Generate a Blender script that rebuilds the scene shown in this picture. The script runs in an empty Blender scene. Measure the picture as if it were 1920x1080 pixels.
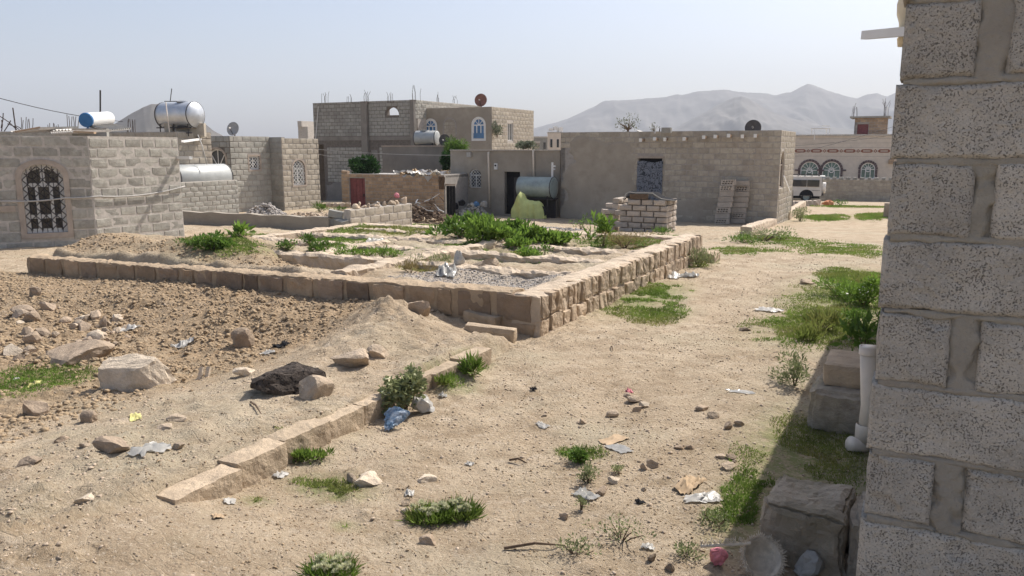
import bpy, math, random
import numpy as np
from mathutils import Vector, Matrix
from mathutils.geometry import tessellate_polygon

# ------------------------------------------------------------------ camera, light, exposure
SC = bpy.context.scene
COL = SC.collection
R = math.radians
F_PX = 1480.0                       # focal length in pixels of the 1920 px wide photograph
PITCH = math.atan(262.0 / F_PX)
EYE = 1.9
cam_d = bpy.data.cameras.new('camera')
cam_d.sensor_width = 36.0
cam_d.lens = F_PX / 1920.0 * 36.0
cam_d.clip_start = 0.05
cam_d.clip_end = 20000.0
cam = bpy.data.objects.new('camera', cam_d)
COL.objects.link(cam)
cam.location = (0, 0, EYE)
cam.rotation_euler = (R(90) - PITCH, 0, 0)
SC.camera = cam

SUN_EL = R(50.0)
SUN_AZ = R(46.0)                    # clockwise from +Y (straight ahead)
world = bpy.data.worlds.new('World')
SC.world = world
world.use_nodes = True
wn = world.node_tree
bg = wn.nodes['Background']
sky = wn.nodes.new('ShaderNodeTexSky')
sky.sky_type = 'NISHITA'
sky.sun_disc = False
sky.sun_elevation = SUN_EL
sky.sun_rotation = SUN_AZ
sky.altitude = 1500.0
sky.air_density = 1.0
sky.dust_density = 10.0
sky.ozone_density = 1.0
wn.links.new(sky.outputs[0], bg.inputs['Color'])
bg.inputs['Strength'].default_value = 0.126
sun_d = bpy.data.lights.new('sun', 'SUN')
sun_d.energy = 4.6
sun_d.angle = R(0.5)
sun_d.color = (1.0, 0.95, 0.88)
sun = bpy.data.objects.new('sun', sun_d)
COL.objects.link(sun)
sdir = Vector((math.sin(SUN_AZ) * math.cos(SUN_EL), math.cos(SUN_AZ) * math.cos(SUN_EL), math.sin(SUN_EL)))
sun.rotation_euler = sdir.to_track_quat('Z', 'Y').to_euler()
sun.location = (30, 30, 60)
vs = SC.view_settings
vs.view_transform = 'Standard'
vs.look = 'None'
vs.gamma = 1.0
vs.use_curve_mapping = False
vs.exposure = 0.5
SC.cycles.max_bounces = 6
SC.cycles.transparent_max_bounces = 8

# ------------------------------------------------------------------ projection of the photograph
cP, sP = math.cos(PITCH), math.sin(PITCH)
def ray(px, py):
    x = (px - 960) / F_PX; y = (540 - py) / F_PX
    return Vector((x, cP + sP * y, -sP + cP * y))
CAMP = Vector((0, 0, EYE))
def at(px, py, d):                  # the point seen at a pixel, d metres ahead
    r = ray(px, py); return CAMP + r * (d / r.y)
TH = R(27.5)                        # the village grid: U runs along the lane, V across it to the left
U = Vector((math.sin(TH), math.cos(TH), 0)); V = Vector((-math.cos(TH), math.sin(TH), 0))
C0 = Vector((0.289, 7.856, 0))      # near corner of the stone foundation
def AB(a, b, z=0.0):
    p = C0 + U * a + V * b; return Vector((p.x, p.y, z))

# ------------------------------------------------------------------ numpy noise
_rs = np.random.RandomState(11)
_tab = _rs.rand(256, 256)
def vnoise(x, y):
    xi = np.floor(x).astype(np.int64); yi = np.floor(y).astype(np.int64)
    fx = x - xi; fy = y - yi
    fx = fx * fx * (3 - 2 * fx); fy = fy * fy * (3 - 2 * fy)
    a = _tab[xi & 255, yi & 255]; b = _tab[(xi + 1) & 255, yi & 255]
    c = _tab[xi & 255, (yi + 1) & 255]; d = _tab[(xi + 1) & 255, (yi + 1) & 255]
    return (a * (1 - fx) + b * fx) * (1 - fy) + (c * (1 - fx) + d * fx) * fy - 0.5
def fbm(x, y, o=4):
    s = 0; k = 1.0
    for i in range(o):
        s = s + k * vnoise(x * 2 ** i + 17.3 * i, y * 2 ** i + 5.1 * i); k *= 0.5
    return s
def sm(x, a, b):
    t = np.clip((np.asarray(x, dtype=float) - a) / (b - a), 0, 1); return t * t * (3 - 2 * t)

# ------------------------------------------------------------------ terrain height
def gz(x, y):
    x = np.asarray(x, dtype=float); y = np.asarray(y, dtype=float)
    base = np.interp(y, [-50, 11, 15, 20, 29, 33, 45, 53, 70, 9000], [0, 0, -.08, -.3, -.87, -.95, -1.35, -1.62, -2.0, -2.0])
    left = np.interp(y, [-50, 11, 15, 18.3, 26, 36, 50, 70, 9000], [0, 0, -.05, -.1, -.4, -.65, -1.35, -2.0, -2.0])
    w = sm(x, -7.0, -2.0)
    h = left * (1 - w) + base * w
    a = (x - C0.x) * U.x + (y - C0.y) * U.y
    b = (x - C0.x) * V.x + (y - C0.y) * V.y
    near = 1 - sm(y, 30, 60)
    n1 = fbm(x * .35 + 3, y * .35, 3); n2 = fbm(x * 1.7, y * 1.7 + 9, 4); n3 = fbm(x * 7 + 4, y * 7, 4)
    h = h + near * (n1 * .05 + n2 * .03)
    # packed dirt strip behind the kerb
    seg = sm(a, -9, -6) * (1 - sm(a, -.9, -.2))
    strip = sm(b, .03, .11) * (1 - sm(b, .75, 2.0)) * (.155 + .03 * n3) * seg
    spill = sm(b, -1.6, .06) * (1 - sm(b, .06, .11)) * .19 * (1 - sm(a, -5.1, -4.0)) * seg
    h = h + strip + spill
    # dirt bank along the front of the foundation
    hb = .05 * sm(b, .2, .9) + .11 * sm(b, .8, 2.2) - .11 * sm(b, 4.5, 7.5)
    bank = hb * (1 - sm(-a + n2 * .8, .15, 1.7)) * (1 - sm(a, .0, .25)) * (1 - sm(b, 8.5, 10.5))
    h = h + bank
    pk = .20 * np.exp(-(((a + .55) / .45) ** 2 + ((b - 1.55) / .42) ** 2)) + .12 * np.exp(-(((a + 1.3) / .7) ** 2 + ((b - 1.15) / .5) ** 2))
    h = h + pk
    h = h + .08 * np.exp(-(((a + 1.75) / .38) ** 2 + ((b + .02) / .22) ** 2))
    low = sm(b, 1.7, 2.8) * (1 - sm(b, 9, 12)) * (1 - sm(a, -1.6, -.7)) * sm(a, -9, -6)
    h = h - .04 * low
    rough = .34 + .9 * low + 1.6 * sm(bank, .02, .1) + .5 * sm(pk, .03, .1)
    ins = sm(a, .05, .25) * (1 - sm(a, 6.0, 6.3)) * sm(b, .05, .25) * (1 - sm(b, 8.2, 8.55))
    # infill of the rooms of the foundation
    zi = .345 + .04 * n1
    zi = np.where((a < 1.5) & (b < 2.75), .35, zi)
    pit = (a < 1.5) & (b >= 2.75)
    zi = np.where(pit, np.interp(a, [.2, .8, 1.45], [.44, .36, .14]) * 1.0, zi)
    mound = (1 - sm(a, 1.2, 2.8)) * sm(b, 4.0, 5.6)
    zi = zi * (1 - mound) + (.44 + .12 * sm(a, .2, .9) - .04 * sm(b, 5.5, 8)) * mound
    leftout = sm(b, 6.75, 6.95)
    zi = np.where(b > 6.8, (.38 + .14 * sm(a, .2, .9)) * (1 - sm(a, 1.3, 3.6)) + .05 * sm(a, 1.3, 3.6), zi)
    zi = zi + n2 * .11 + .03 * fbm(x * 4, y * 4, 2)
    h = h * (1 - ins) + np.maximum(h, zi) * ins
    rough = rough * (1 - ins) + .6 * ins
    lane = (1 - sm(b, -.2, .2)) * (1 - sm(-b, 4, 9)) * sm(a, -8, -2) * (1 - sm(a, 12, 30))
    track = np.exp(-((b + 1.35) / .3) ** 2) + np.exp(-((b + 2.9) / .3) ** 2)
    h = h - .03 * track * lane * (1 + 2 * n2)
    h = h + near * rough * n3 * .032
    fine = fbm(x * 26, y * 26, 2)
    pat = sm(fbm(x * .9 + 60, y * .9, 3), -.15, .3)
    lane_ = (1 - sm(b, -.5, .0)) * (1 - sm(-b, 3.2, 4.5)) * sm(a, -5, -1) * (1 - sm(a, 12, 30))
    lump = np.maximum(0, fbm(x * 9 + 30, y * 9 + 12, 3) - .12) * .085 - np.maximum(0, fbm(x * 5.5 + 80, y * 5.5 + 3, 2) - .2) * .06
    h = h + near * lump * (.25 + .75 * pat) * (1 - .5 * ins) * (1 - .75 * lane_)
    h = h + near * (.5 + .7 * rough) * (1 - .3 * lane_) * fine * .017
    return h
def gz1(x, y): return float(gz(np.array([x]), np.array([y]))[0])
def gp(px, py):                     # the ground point seen at a pixel
    r = ray(px, py)
    k0 = 1.2
    ks = np.geomspace(1.2, 400, 900)
    X = CAMP.x + ks * r.x; Y = CAMP.y + ks * r.y; Z = CAMP.z + ks * r.z
    g = gz(X, Y)
    below = np.nonzero(Z < g)[0]
    i = below[0] if len(below) else len(ks) - 1
    if i == 0: return Vector((X[0], Y[0], g[0]))
    d0 = Z[i - 1] - g[i - 1]; d1 = g[i] - Z[i]
    t = d0 / (d0 + d1 + 1e-9)
    k = ks[i - 1] + t * (ks[i] - ks[i - 1])
    p = CAMP + r * float(k)
    return Vector((p.x, p.y, gz1(p.x, p.y)))

# ------------------------------------------------------------------ materials
def mat(name, base, var=.22, scale=6.0, rough=.92, bump=.25, bscale=45.0, metal=0.0, rnd=.0, tint=None, spec=.25, stain=.0,
        pits=0.0, pscale=110.0, pitcol=(.05, .045, .045), bdist=.01, trans=0.0, big=.35, grain=0.0):
    m = bpy.data.materials.new(name); m.use_nodes = True
    nt = m.node_tree; N = nt.nodes; L = nt.links
    b = N['Principled BSDF']
    b.inputs['Roughness'].default_value = rough; b.inputs['Metallic'].default_value = metal
    b.inputs['Specular IOR Level'].default_value = spec
    g = N.new('ShaderNodeNewGeometry'); pos = g.outputs['Position']
    def noise(sc, det=4, ro=.6):
        n = N.new('ShaderNodeTexNoise'); n.inputs['Scale'].default_value = sc; n.inputs['Detail'].default_value = det
        n.inputs['Roughness'].default_value = ro; L.new(pos, n.inputs['Vector']); return n.outputs['Fac']
    def mrange(s, a, c, o0=0.0, o1=1.0):
        r = N.new('ShaderNodeMapRange'); r.inputs[1].default_value = a; r.inputs[2].default_value = c
        r.inputs[3].default_value = o0; r.inputs[4].default_value = o1; L.new(s, r.inputs[0]); return r.outputs[0]
    def mix(f, a, c):
        x = N.new('ShaderNodeMix'); x.data_type = 'RGBA'
        if isinstance(f, float): x.inputs[0].default_value = f
        else: L.new(f, x.inputs[0])
        for i, v in ((6, a), (7, c)):
            if isinstance(v, tuple): x.inputs[i].default_value = (*v, 1)
            else: L.new(v, x.inputs[i])
        return x.outputs[2]
    lo = tuple(max(0, c * (1 - var)) for c in base); hi = tuple(min(1, c * (1 + var)) for c in base)
    col = mix(mrange(noise(scale, 5, .65), .3, .7), lo, hi)
    if tint: col = mix(mrange(noise(scale * .22, 3), .45, .68, 0.0, big), col, tint)
    if stain > 0: col = mix(mrange(noise(scale * .5, 6, .7), .55, .75, 0.0, stain), col, tuple(c * .35 for c in base))
    if grain > 0: col = mix(mrange(noise(pscale * .9, 4, .7), .5, .68, 0.0, grain), col, tuple(c * .45 for c in base))
    height = noise(bscale, 6, .7)
    if pits > 0:
        sb = N.new('ShaderNodeMath'); sb.operation = 'MULTIPLY'
        L.new(noise(pscale, 3, .62), sb.inputs[0]); L.new(mrange(noise(pscale * .07, 3), .35, .65, .93, 1.07), sb.inputs[1])
        pf = mrange(sb.outputs[0], .575, .645)
        col = mix(mrange(noise(pscale * .6, 2, .5), .56, .66, 0.0, .35), col, tuple(min(1, c * 1.35) for c in base))
        col = mix(pf, col, pitcol)
        hm_ = N.new('ShaderNodeMath'); hm_.operation = 'MULTIPLY_ADD'; L.new(pf, hm_.inputs[0]); hm_.inputs[1].default_value = -.9 * pits; L.new(height, hm_.inputs[2]); height = hm_.outputs[0]
    if rnd > 0:
        oi = N.new('ShaderNodeObjectInfo'); h = N.new('ShaderNodeHueSaturation')
        L.new(mrange(oi.outputs['Random'], 0, 1, 1 - rnd, 1 + rnd), h.inputs['Value']); L.new(col, h.inputs['Color']); col = h.outputs[0]
    L.new(col, b.inputs['Base Color'])
    if bump > 0:
        bn = N.new('ShaderNodeBump'); bn.inputs['Strength'].default_value = bump; bn.inputs['Distance'].default_value = bdist
        L.new(height, bn.inputs['Height']); L.new(bn.outputs[0], b.inputs['Normal'])
    if trans > 0:
        t = N.new('ShaderNodeBsdfTranslucent'); L.new(col, t.inputs[0]); ms = N.new('ShaderNodeMixShader'); ms.inputs[0].default_value = trans
        L.new(b.outputs[0], ms.inputs[1]); L.new(t.outputs[0], ms.inputs[2]); L.new(ms.outputs[0], N['Material Output'].inputs[0])
    return m
M = dict(
    scoria=mat('scoria_block', (.485, .445, .385), .22, 5, bump=1.0, bscale=150, bdist=.007, pits=.8, pscale=205, pitcol=(.23, .21, .18), rnd=.13, tint=(.33, .30, .255), grain=.0, stain=.25),
    mortar_near=mat('mortar_near', (.365, .335, .28), .2, 7, bump=.9, bscale=85, bdist=.010, stain=.45, tint=(.29, .255, .22)),
    grey=mat('grey_block', (.375, .355, .305), .25, 11, bump=1.0, bscale=55, bdist=.014, rnd=.16, tint=(.27, .245, .215), stain=.3),
    grey2=mat('pale_grey_block', (.35, .338, .295), .18, 6, bump=.6, bscale=45, rnd=.12, tint=(.30, .265, .23)),
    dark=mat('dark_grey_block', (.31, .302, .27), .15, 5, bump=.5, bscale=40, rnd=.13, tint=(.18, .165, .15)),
    warm=mat('tan_block', (.40, .355, .285), .2, 6, bump=.6, bscale=45, rnd=.13, tint=(.28, .225, .18), stain=.2),
    brick=mat('mud_brick', (.40, .29, .195), .2, 7, bump=.6, bscale=45, rnd=.16, tint=(.28, .2, .14), stain=.25),
    mortar=mat('mortar_grey', (.34, .31, .275), .2, 8, bump=.6, bscale=40, stain=.3),
    mortar_lt=mat('mortar_light', (.47, .43, .38), .2, 10, bump=.6, bscale=50),
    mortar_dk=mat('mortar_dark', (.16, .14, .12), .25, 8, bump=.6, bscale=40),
    plaster=mat('brown_plaster', (.35, .308, .25), .16, 2.2, bump=.5, bscale=18, bdist=.02, tint=(.275, .24, .195), stain=.4, big=.7),
    plaster_gr=mat('grey_plaster', (.235, .215, .19), .2, 1.6, bump=.5, bscale=14, bdist=.02, tint=(.17, .155, .14), stain=.3, big=.6),
    concrete=mat('weathered_concrete', (.38, .32, .265), .2, 5, bump=.6, bscale=35, stain=.3),
    found=mat('foundation_mortar', (.54, .44, .33), .18, 6, bump=.9, bscale=32, bdist=.02, tint=(.36, .28, .2)),
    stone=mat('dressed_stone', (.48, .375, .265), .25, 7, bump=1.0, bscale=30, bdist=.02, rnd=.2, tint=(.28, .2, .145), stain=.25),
    stone_dk=mat('dark_stained_stone', (.27, .20, .14), .25, 6, bump=1.0, bscale=32, bdist=.02, rnd=.3, stain=.3, tint=(.36, .27, .19)),  # stained front stones, shade of that face put into the darker colour
    stone_md=mat('dusty_stone', (.39, .285, .185), .22, 7, bump=1.0, bscale=32, bdist=.02, rnd=.2, tint=(.30, .22, .155), stain=.3),  # front copy of the dressed stone, darkened for the shade there
    found_dk=mat('dusty_mortar', (.42, .32, .215), .2, 6, bump=1.0, bscale=30, bdist=.02, tint=(.33, .255, .18), stain=.2),  # front wall mortar with its shade painted into the colour
    mossy=mat('mossy_block', (.40, .345, .275), .3, 8, bump=1.0, bscale=40, bdist=.018, tint=(.20, .18, .11), stain=.4, big=.7),
    kerb=mat('kerb_stone', (.43, .34, .24), .2, 8, bump=1.0, bscale=26, bdist=.015, rnd=.1, tint=(.35, .27, .2)),
    rock=mat('tan_rock', (.47, .375, .275), .28, 10, bump=1.0, bscale=42, bdist=.02, rnd=.15, tint=(.36, .28, .215)),
    rock_br=mat('brown_rock', (.35, .27, .195), .3, 10, bump=1.0, bscale=30, bdist=.015, rnd=.25, tint=(.4, .32, .24)),
    rock_pale=mat('pale_rock', (.58, .485, .37), .25, 9, bump=1.0, bscale=42, bdist=.015, rnd=.1, tint=(.42, .34, .26)),
    basalt=mat('black_basalt', (.085, .068, .056), .4, 16, bump=1.0, bscale=38, bdist=.03, pits=.7, pscale=38, pitcol=(.012, .01, .01)),
    pebble=mat('pebbles', (.42, .335, .25), .4, 14, bump=.4, bscale=60),
    clod=mat('dirt_clods', (.33, .245, .155), .32, 9, bump=.6, bscale=60),
    gravel=mat('grey_gravel', (.36, .33, .30), .4, 22, bump=.5, bscale=70),
    white=mat('white_paint', (.74, .73, .7), .06, 6, rough=.5, bump=.05),
    van=mat('van_paint', (.62, .58, .52), .06, 3, rough=.3, bump=.0, spec=.5),
    pvc=mat('pvc_pipe', (.70, .62, .52), .1, 9, rough=.5, bump=.1, stain=.25),
    cream=mat('cream_stone_cladding', (.60, .53, .45), .1, 3, bump=.3, bscale=30, tint=(.5, .44, .37)),
    band=mat('brown_band', (.26, .12, .085), .15, 6, bump=.2),
    archst=mat('dark_arch_stone', (.13, .10, .10), .25, 9, bump=.4, rnd=.2),
    black=mat('black_plastic', (.02, .02, .022), .3, 9, rough=.9, bump=.1, spec=.08),
    hollow=mat('hollow_block_concrete', (.44, .38, .315), .15, 7, bump=.5, rnd=.1),
    dark_metal=mat('dark_metal', (.05, .045, .045), .2, 12, rough=.6, bump=.1),
    rebar=mat('rusty_rebar', (.07, .05, .042), .25, 20, rough=.8, bump=.1),
    galv=mat('galvanised_tank', (.55, .57, .59), .12, 5, rough=.42, bump=.15, bscale=7, metal=.6, spec=.5, stain=.2),
    tank_green=mat('green_grey_tank', (.30, .35, .33), .2, 3, rough=.5, bump=.1, metal=.2, stain=.2, spec=.4),
    tank_pale=mat('pale_metal_tank', (.38, .39, .375), .15, 3, rough=.5, bump=.08, metal=.2, spec=.4),
    blue=mat('blue_cap', (.05, .17, .36), .1, 4, rough=.45, bump=.0),
    red=mat('red_door', (.21, .07, .07), .25, 8, rough=.65, bump=.15, rnd=.12),
    glass=mat('window_glass', (.025, .03, .035), .2, 2, rough=.08, bump=.0, spec=.6),
    bluegl=mat('blue_glass', (.07, .17, .32), .25, 2, rough=.12, bump=.0, spec=.6),
    greengl=mat('green_glass', (.10, .17, .15), .3, 4, rough=.15, bump=.0, spec=.6),
    wood=mat('weathered_wood', (.30, .22, .15), .25, 9, bump=.5, bscale=30, rnd=.15),
    tarp=mat('yellow_green_tarp', (.66, .70, .28), .12, 4, rough=.7, bump=.25, bscale=14, trans=.25),
    dish_rust=mat('rusty_dish', (.23, .12, .095), .3, 6, rough=.8, bump=.2),
    dish_grey=mat('grey_dish', (.36, .35, .33), .15, 6, rough=.6, bump=.1),
    dish_dark=mat('dark_dish', (.09, .082, .078), .2, 6, rough=.7, bump=.1),
    trunk=mat('bark', (.13, .09, .06), .3, 20, bump=.6, bscale=60),
    leaf=mat('green_leaves', (.115, .20, .035), .4, 5, rough=.5, bump=.0, trans=.4, spec=.35),
    leaf2=mat('bright_leaves', (.165, .265, .045), .4, 5, rough=.5, bump=.0, trans=.4, spec=.35),
    leaf_dk=mat('dark_leaves', (.035, .085, .022), .45, 2.5, rough=.6, bump=.0, trans=.3),
    leaf_gr=mat('grey_green_leaves', (.26, .29, .14), .4, 8, rough=.7, bump=.0, trans=.3),
    leaf_bl=mat('dusty_leaves', (.17, .19, .13), .3, 4, rough=.7, bump=.0, trans=.3),
    drygrass=mat('dry_grass', (.30, .24, .11), .35, 7, rough=.8, bump=.0, trans=.3),
    grass=mat('short_grass', (.16, .245, .045), .45, 3.0, rough=.7, bump=.0, trans=.4, tint=(.31, .28, .10), big=.75),
    flower=mat('pale_flower_heads', (.66, .66, .44), .2, 20, rough=.8, bump=.0, trans=.3),
    plastic_w=mat('white_plastic_film', (.52, .50, .46), .12, 12, rough=.35, bump=.3, trans=.3, spec=.5),
    plastic_b=mat('blue_plastic_film', (.17, .27, .40), .4, 40, rough=.25, bump=.6, bscale=40, trans=.3, tint=(.62, .66, .70), big=.95, spec=.5),
    plastic_c=mat('clear_plastic_film', (.42, .41, .38), .2, 12, rough=.2, bump=.3, trans=.3, spec=.5),
    yellow=mat('yellow_wrapper', (.55, .5, .2), .15, 12, rough=.4, bump=.2),
    pink=mat('pink_plastic', (.62, .22, .25), .3, 30, rough=.6, bump=.3),
    orange=mat('orange_trash', (.65, .26, .12), .3, 20, rough=.6, bump=.3),
    straw=mat('frayed_straw', (.62, .55, .45), .2, 30, rough=.9, bump=.4, bscale=90),
    rubber=mat('tyre_rubber', (.025, .024, .024), .2, 9, rough=.85, bump=.1),
    cable=mat('cable', (.42, .40, .37), .1, 9, rough=.7, bump=.0),
    wire=mat('dark_wire', (.06, .06, .065), .1, 9, rough=.7, bump=.0),
    zinc=mat('corrugated_zinc', (.44, .42, .39), .25, 4, rough=.55, bump=.1, metal=.4, stain=.3),
    cardboard=mat('cardboard', (.42, .31, .2), .15, 9, bump=.2),
    mount=mat('mountain_rock', (.12, .11, .098), .5, .012, bump=.0, tint=(.07, .066, .06), big=.6),
    lamp=mat('cream_plaster_cap', (.72, .62, .44), .08, 6, rough=.6, bump=.1),
)

# ------------------------------------------------------------------ object helpers
def tag(o, label=None, cat=None, group=None, kind=None):
    if label: o['label'] = label
    if cat: o['category'] = cat
    if group: o['group'] = group
    if kind: o['kind'] = kind
    return o
def thing(name, label, cat, loc=(0, 0, 0), group=None, rz=0.0):
    o = bpy.data.objects.new(name, None); COL.objects.link(o)
    o.empty_display_size = .2
    o.location = loc; o.rotation_euler = (0, 0, rz)
    return tag(o, label, cat, group)
def link(name, me, parent=None, world_coords=True, m=None):
    o = bpy.data.objects.new(name, me); COL.objects.link(o)
    if m is not None and not me.materials: me.materials.append(m)
    if parent is not None:
        o.parent = parent
        if world_coords:
            w = Vector((0, 0, 0)); p = parent
            while p is not None: w += Vector(p.location); p = p.parent
            o.location = -w
    return o
def np_mesh(name, verts, faces, m, smooth=False):
    me = bpy.data.meshes.new(name)
    verts = np.asarray(verts, dtype=np.float32); faces = np.asarray(faces, dtype=np.int32)
    n, k = faces.shape
    me.vertices.add(len(verts)); me.vertices.foreach_set('co', verts.ravel())
    me.loops.add(n * k); me.loops.foreach_set('vertex_index', faces.ravel())
    me.polygons.add(n); me.polygons.foreach_set('loop_start', np.arange(0, n * k, k, dtype=np.int32))
    me.polygons.foreach_set('loop_total', np.full(n, k, dtype=np.int32))
    if smooth: me.polygons.foreach_set('use_smooth', np.ones(n, dtype=bool))
    me.update(calc_edges=True); me.validate()
    if m is not None: me.materials.append(m)
    return me
class MB:
    def __init__(s): s.v = []; s.f = []
    def add(s, vs, fs):
        o = len(s.v); s.v += [tuple(p) for p in vs]; s.f += [tuple(i + o for i in q) for q in fs]; return s
    def box(s, c, size, rz=0.0, mtx=None):
        hx, hy, hz = [q / 2 for q in size]
        mt = mtx if mtx is not None else Matrix.Rotation(rz, 3, 'Z')
        vs = [Vector(c) + mt @ Vector((x * hx, y * hy, z * hz)) for x in (-1, 1) for y in (-1, 1) for z in (-1, 1)]
        return s.add(vs, [(0, 1, 3, 2), (4, 6, 7, 5), (0, 4, 5, 1), (2, 3, 7, 6), (0, 2, 6, 4), (1, 5, 7, 3)])
    def bar(s, p, q, w, h=None, up=(0, 0, 1)):
        p = Vector(p); q = Vector(q); x = (q - p); ln = x.length; x.normalize()
        y = Vector(up).cross(x)
        if y.length < 1e-4: y = Vector((1, 0, 0)).cross(x)
        y.normalize(); z = x.cross(y)
        mt = Matrix((x, y, z)).transposed()
        return s.box((p + q) / 2, (ln, w, h or w), mtx=mt)
    def tube(s, pts, r, seg=8, cap=True):
        pts = [Vector(p) for p in pts]; rs = r if isinstance(r, (list, tuple)) else [r] * len(pts)
        vs = []; fs = []; prev = None
        for i, p in enumerate(pts):
            t = (pts[min(i + 1, len(pts) - 1)] - pts[max(i - 1, 0)]).normalized()
            if prev is None: a = t.orthogonal().normalized()
            else:
                a = prev - t * prev.dot(t)
                a = a.normalized() if a.length > 1e-5 else t.orthogonal().normalized()
            prev = a; b = t.cross(a)
            for k in range(seg):
                an = 2 * math.pi * k / seg; vs.append(p + (a * math.cos(an) + b * math.sin(an)) * rs[i])
        for i in range(len(pts) - 1):
            for k in range(seg):
                k2 = (k + 1) % seg; fs.append((i * seg + k, i * seg + k2, (i + 1) * seg + k2, (i + 1) * seg + k))
        if cap: fs.append(tuple(range(seg))[::-1]); fs.append(tuple(range((len(pts) - 1) * seg, len(pts) * seg)))
        return s.add(vs, fs)
    def lathe(s, prof, o, axis, seg=20):      # prof: (distance along axis, radius)
        axis = Vector(axis).normalized(); a = axis.orthogonal().normalized(); b = axis.cross(a); vs = []; fs = []
        for h, r in prof:
            for k in range(seg):
                an = 2 * math.pi * k / seg; vs.append(Vector(o) + axis * h + (a * math.cos(an) + b * math.sin(an)) * max(r, 1e-4))
        for i in range(len(prof) - 1):
            for k in range(seg):
                k2 = (k + 1) % seg; fs.append((i * seg + k, i * seg + k2, (i + 1) * seg + k2, (i + 1) * seg + k))
        return s.add(vs, fs)
    def build(s, name, m, parent=None, smooth=False, wc=True):
        me = bpy.data.meshes.new(name); me.from_pydata(s.v, [], s.f); me.update()
        if smooth: me.polygons.foreach_set('use_smooth', [True] * len(me.polygons)); me.update()
        me.materials.append(m)
        return link(name, me, parent, wc)

# walls: s runs left to right seen from outside, n points outwards
class Fr:
    def __init__(f, p, d):
        f.p = Vector((p[0], p[1], 0)); f.d = Vector((d[0], d[1], 0)).normalized(); f.n = Vector((f.d.y, -f.d.x, 0))
        f.rz = math.atan2(f.d.y, f.d.x)
    def pt(f, s, z, n=0.0): return f.p + f.d * s + f.n * n + Vector((0, 0, z))
    def hit(f, px, py):
        r = ray(px, py); k = (f.p - CAMP).dot(f.n) / r.dot(f.n); q = CAMP + r * k
        return ((q - f.p).dot(f.d), q.z)
    def op(f, x0, y0, x1, y1, rise=0.0, kind='arch'):
        ym = (y0 + y1) / 2; xm = (x0 + x1) / 2
        s0 = f.hit(x0, ym)[0]; s1 = f.hit(x1, ym)[0]; zt = f.hit(xm, y0)[1]; zb = f.hit(xm, y1)[1]
        return dict(s0=s0, s1=s1, z0=zb, zt=zt, rise=rise * (s1 - s0))
def outline(o, g=0.0, n=12):
    s0, s1, z0, zt = o['s0'] - g, o['s1'] + g, o['z0'] - g, o['zt'] + g
    if o['rise'] <= 0: return [(s0, z0), (s1, z0), (s1, zt), (s0, zt)]
    rise = o['rise'] + g * .5; c = (s0 + s1) / 2; h = (s1 - s0) / 2; zs = zt - rise
    return [(s0, z0), (s1, z0)] + [(c + h * math.cos(math.pi * k / n), zs + rise * math.sin(math.pi * k / n)) for k in range(n + 1)]
def slab(mb, f, outer, holes, n0, n1):       # plate with holes between offsets n0 (front) and n1 (back)
    polys = [outer] + holes
    tri = tessellate_polygon([[Vector((s, z, 0)) for s, z in p] for p in polys])
    flat = [q for p in polys for q in p]; k = len(flat)
    vs = [f.pt(s, z, n0) for s, z in flat] + [f.pt(s, z, n1) for s, z in flat]
    fs = []
    for t in tri:
        (ax, az), (bx, bz), (cx, cz) = flat[t[0]], flat[t[1]], flat[t[2]]
        ccw = (bx - ax) * (cz - az) - (bz - az) * (cx - ax) > 0
        t = t if ccw else t[::-1]
        fs.append(tuple(t)); fs.append(tuple(i + k for i in t[::-1]))
    o = 0
    for p in polys:
        for i in range(len(p)):
            j = (i + 1) % len(p); fs.append((o + i, o + i + k, o + j + k, o + j))
        o += len(p)
    return mb.add(vs, fs)
def ring(mb, f, o, g_out, g_in, n0, n1): return slab(mb, f, outline(o, g_out), [outline(o, g_in)], n0, n1)

RNG = random.Random(5)
def unit_block(seed, bev=.05, rough=.03):
    r = random.Random(seed); j = lambda a: r.uniform(-a, a)
    vs = [(sx * .5, .5, sz * .5) for sx, sz in ((-1, -1), (1, -1), (1, 1), (-1, 1))]
    vs += [(sx * (.5 - abs(j(.012))), -.3, sz * (.5 - abs(j(.02)))) for sx, sz in ((-1, -1), (1, -1), (1, 1), (-1, 1))]
    # front rim with eight points, each a little worn
    rim = [(-1, -1), (0, -1), (1, -1), (1, 0), (1, 1), (0, 1), (-1, 1), (-1, 0)]
    for a, b in rim: vs.append((a * (.5 - bev * .5 - abs(j(rough))), -.5 + abs(j(.05)) + (.10 if a and b and r.random() < .18 else 0), b * (.5 - bev - abs(j(rough * 1.6)))))
    vs.append((0, -.5 - abs(j(.03)), 0))
    fs = [(0, 1, 2, 3), (0, 4, 5, 1), (1, 5, 6, 2), (2, 6, 7, 3), (3, 7, 4, 0)]
    fs += [(4, 8, 9), (4, 9, 5), (5, 9, 10), (5, 10, 11), (5, 11, 6), (6, 11, 12), (6, 12, 13), (6, 13, 7), (7, 13, 14), (7, 14, 15), (7, 15, 4), (4, 15, 8)]
    fs += [(8 + (k + 1) % 8, 8 + k, 16)[::-1] for k in range(8)]
    me = bpy.data.meshes.new('block'); me.from_pydata(vs, [], [q[::-1] for q in fs]); me.update()
    import bmesh
    bm = bmesh.new(); bm.from_mesh(me); bmesh.ops.recalc_face_normals(bm, faces=bm.faces); bm.to_mesh(me); bm.free()
    return me
_variants = {}
def variants(m):
    if m.name not in _variants:
        L = []
        for k in range(9):
            me = unit_block(100 + k); me.materials.append(m); L.append(me)
        _variants[m.name] = L
    return _variants[m.name]
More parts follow.
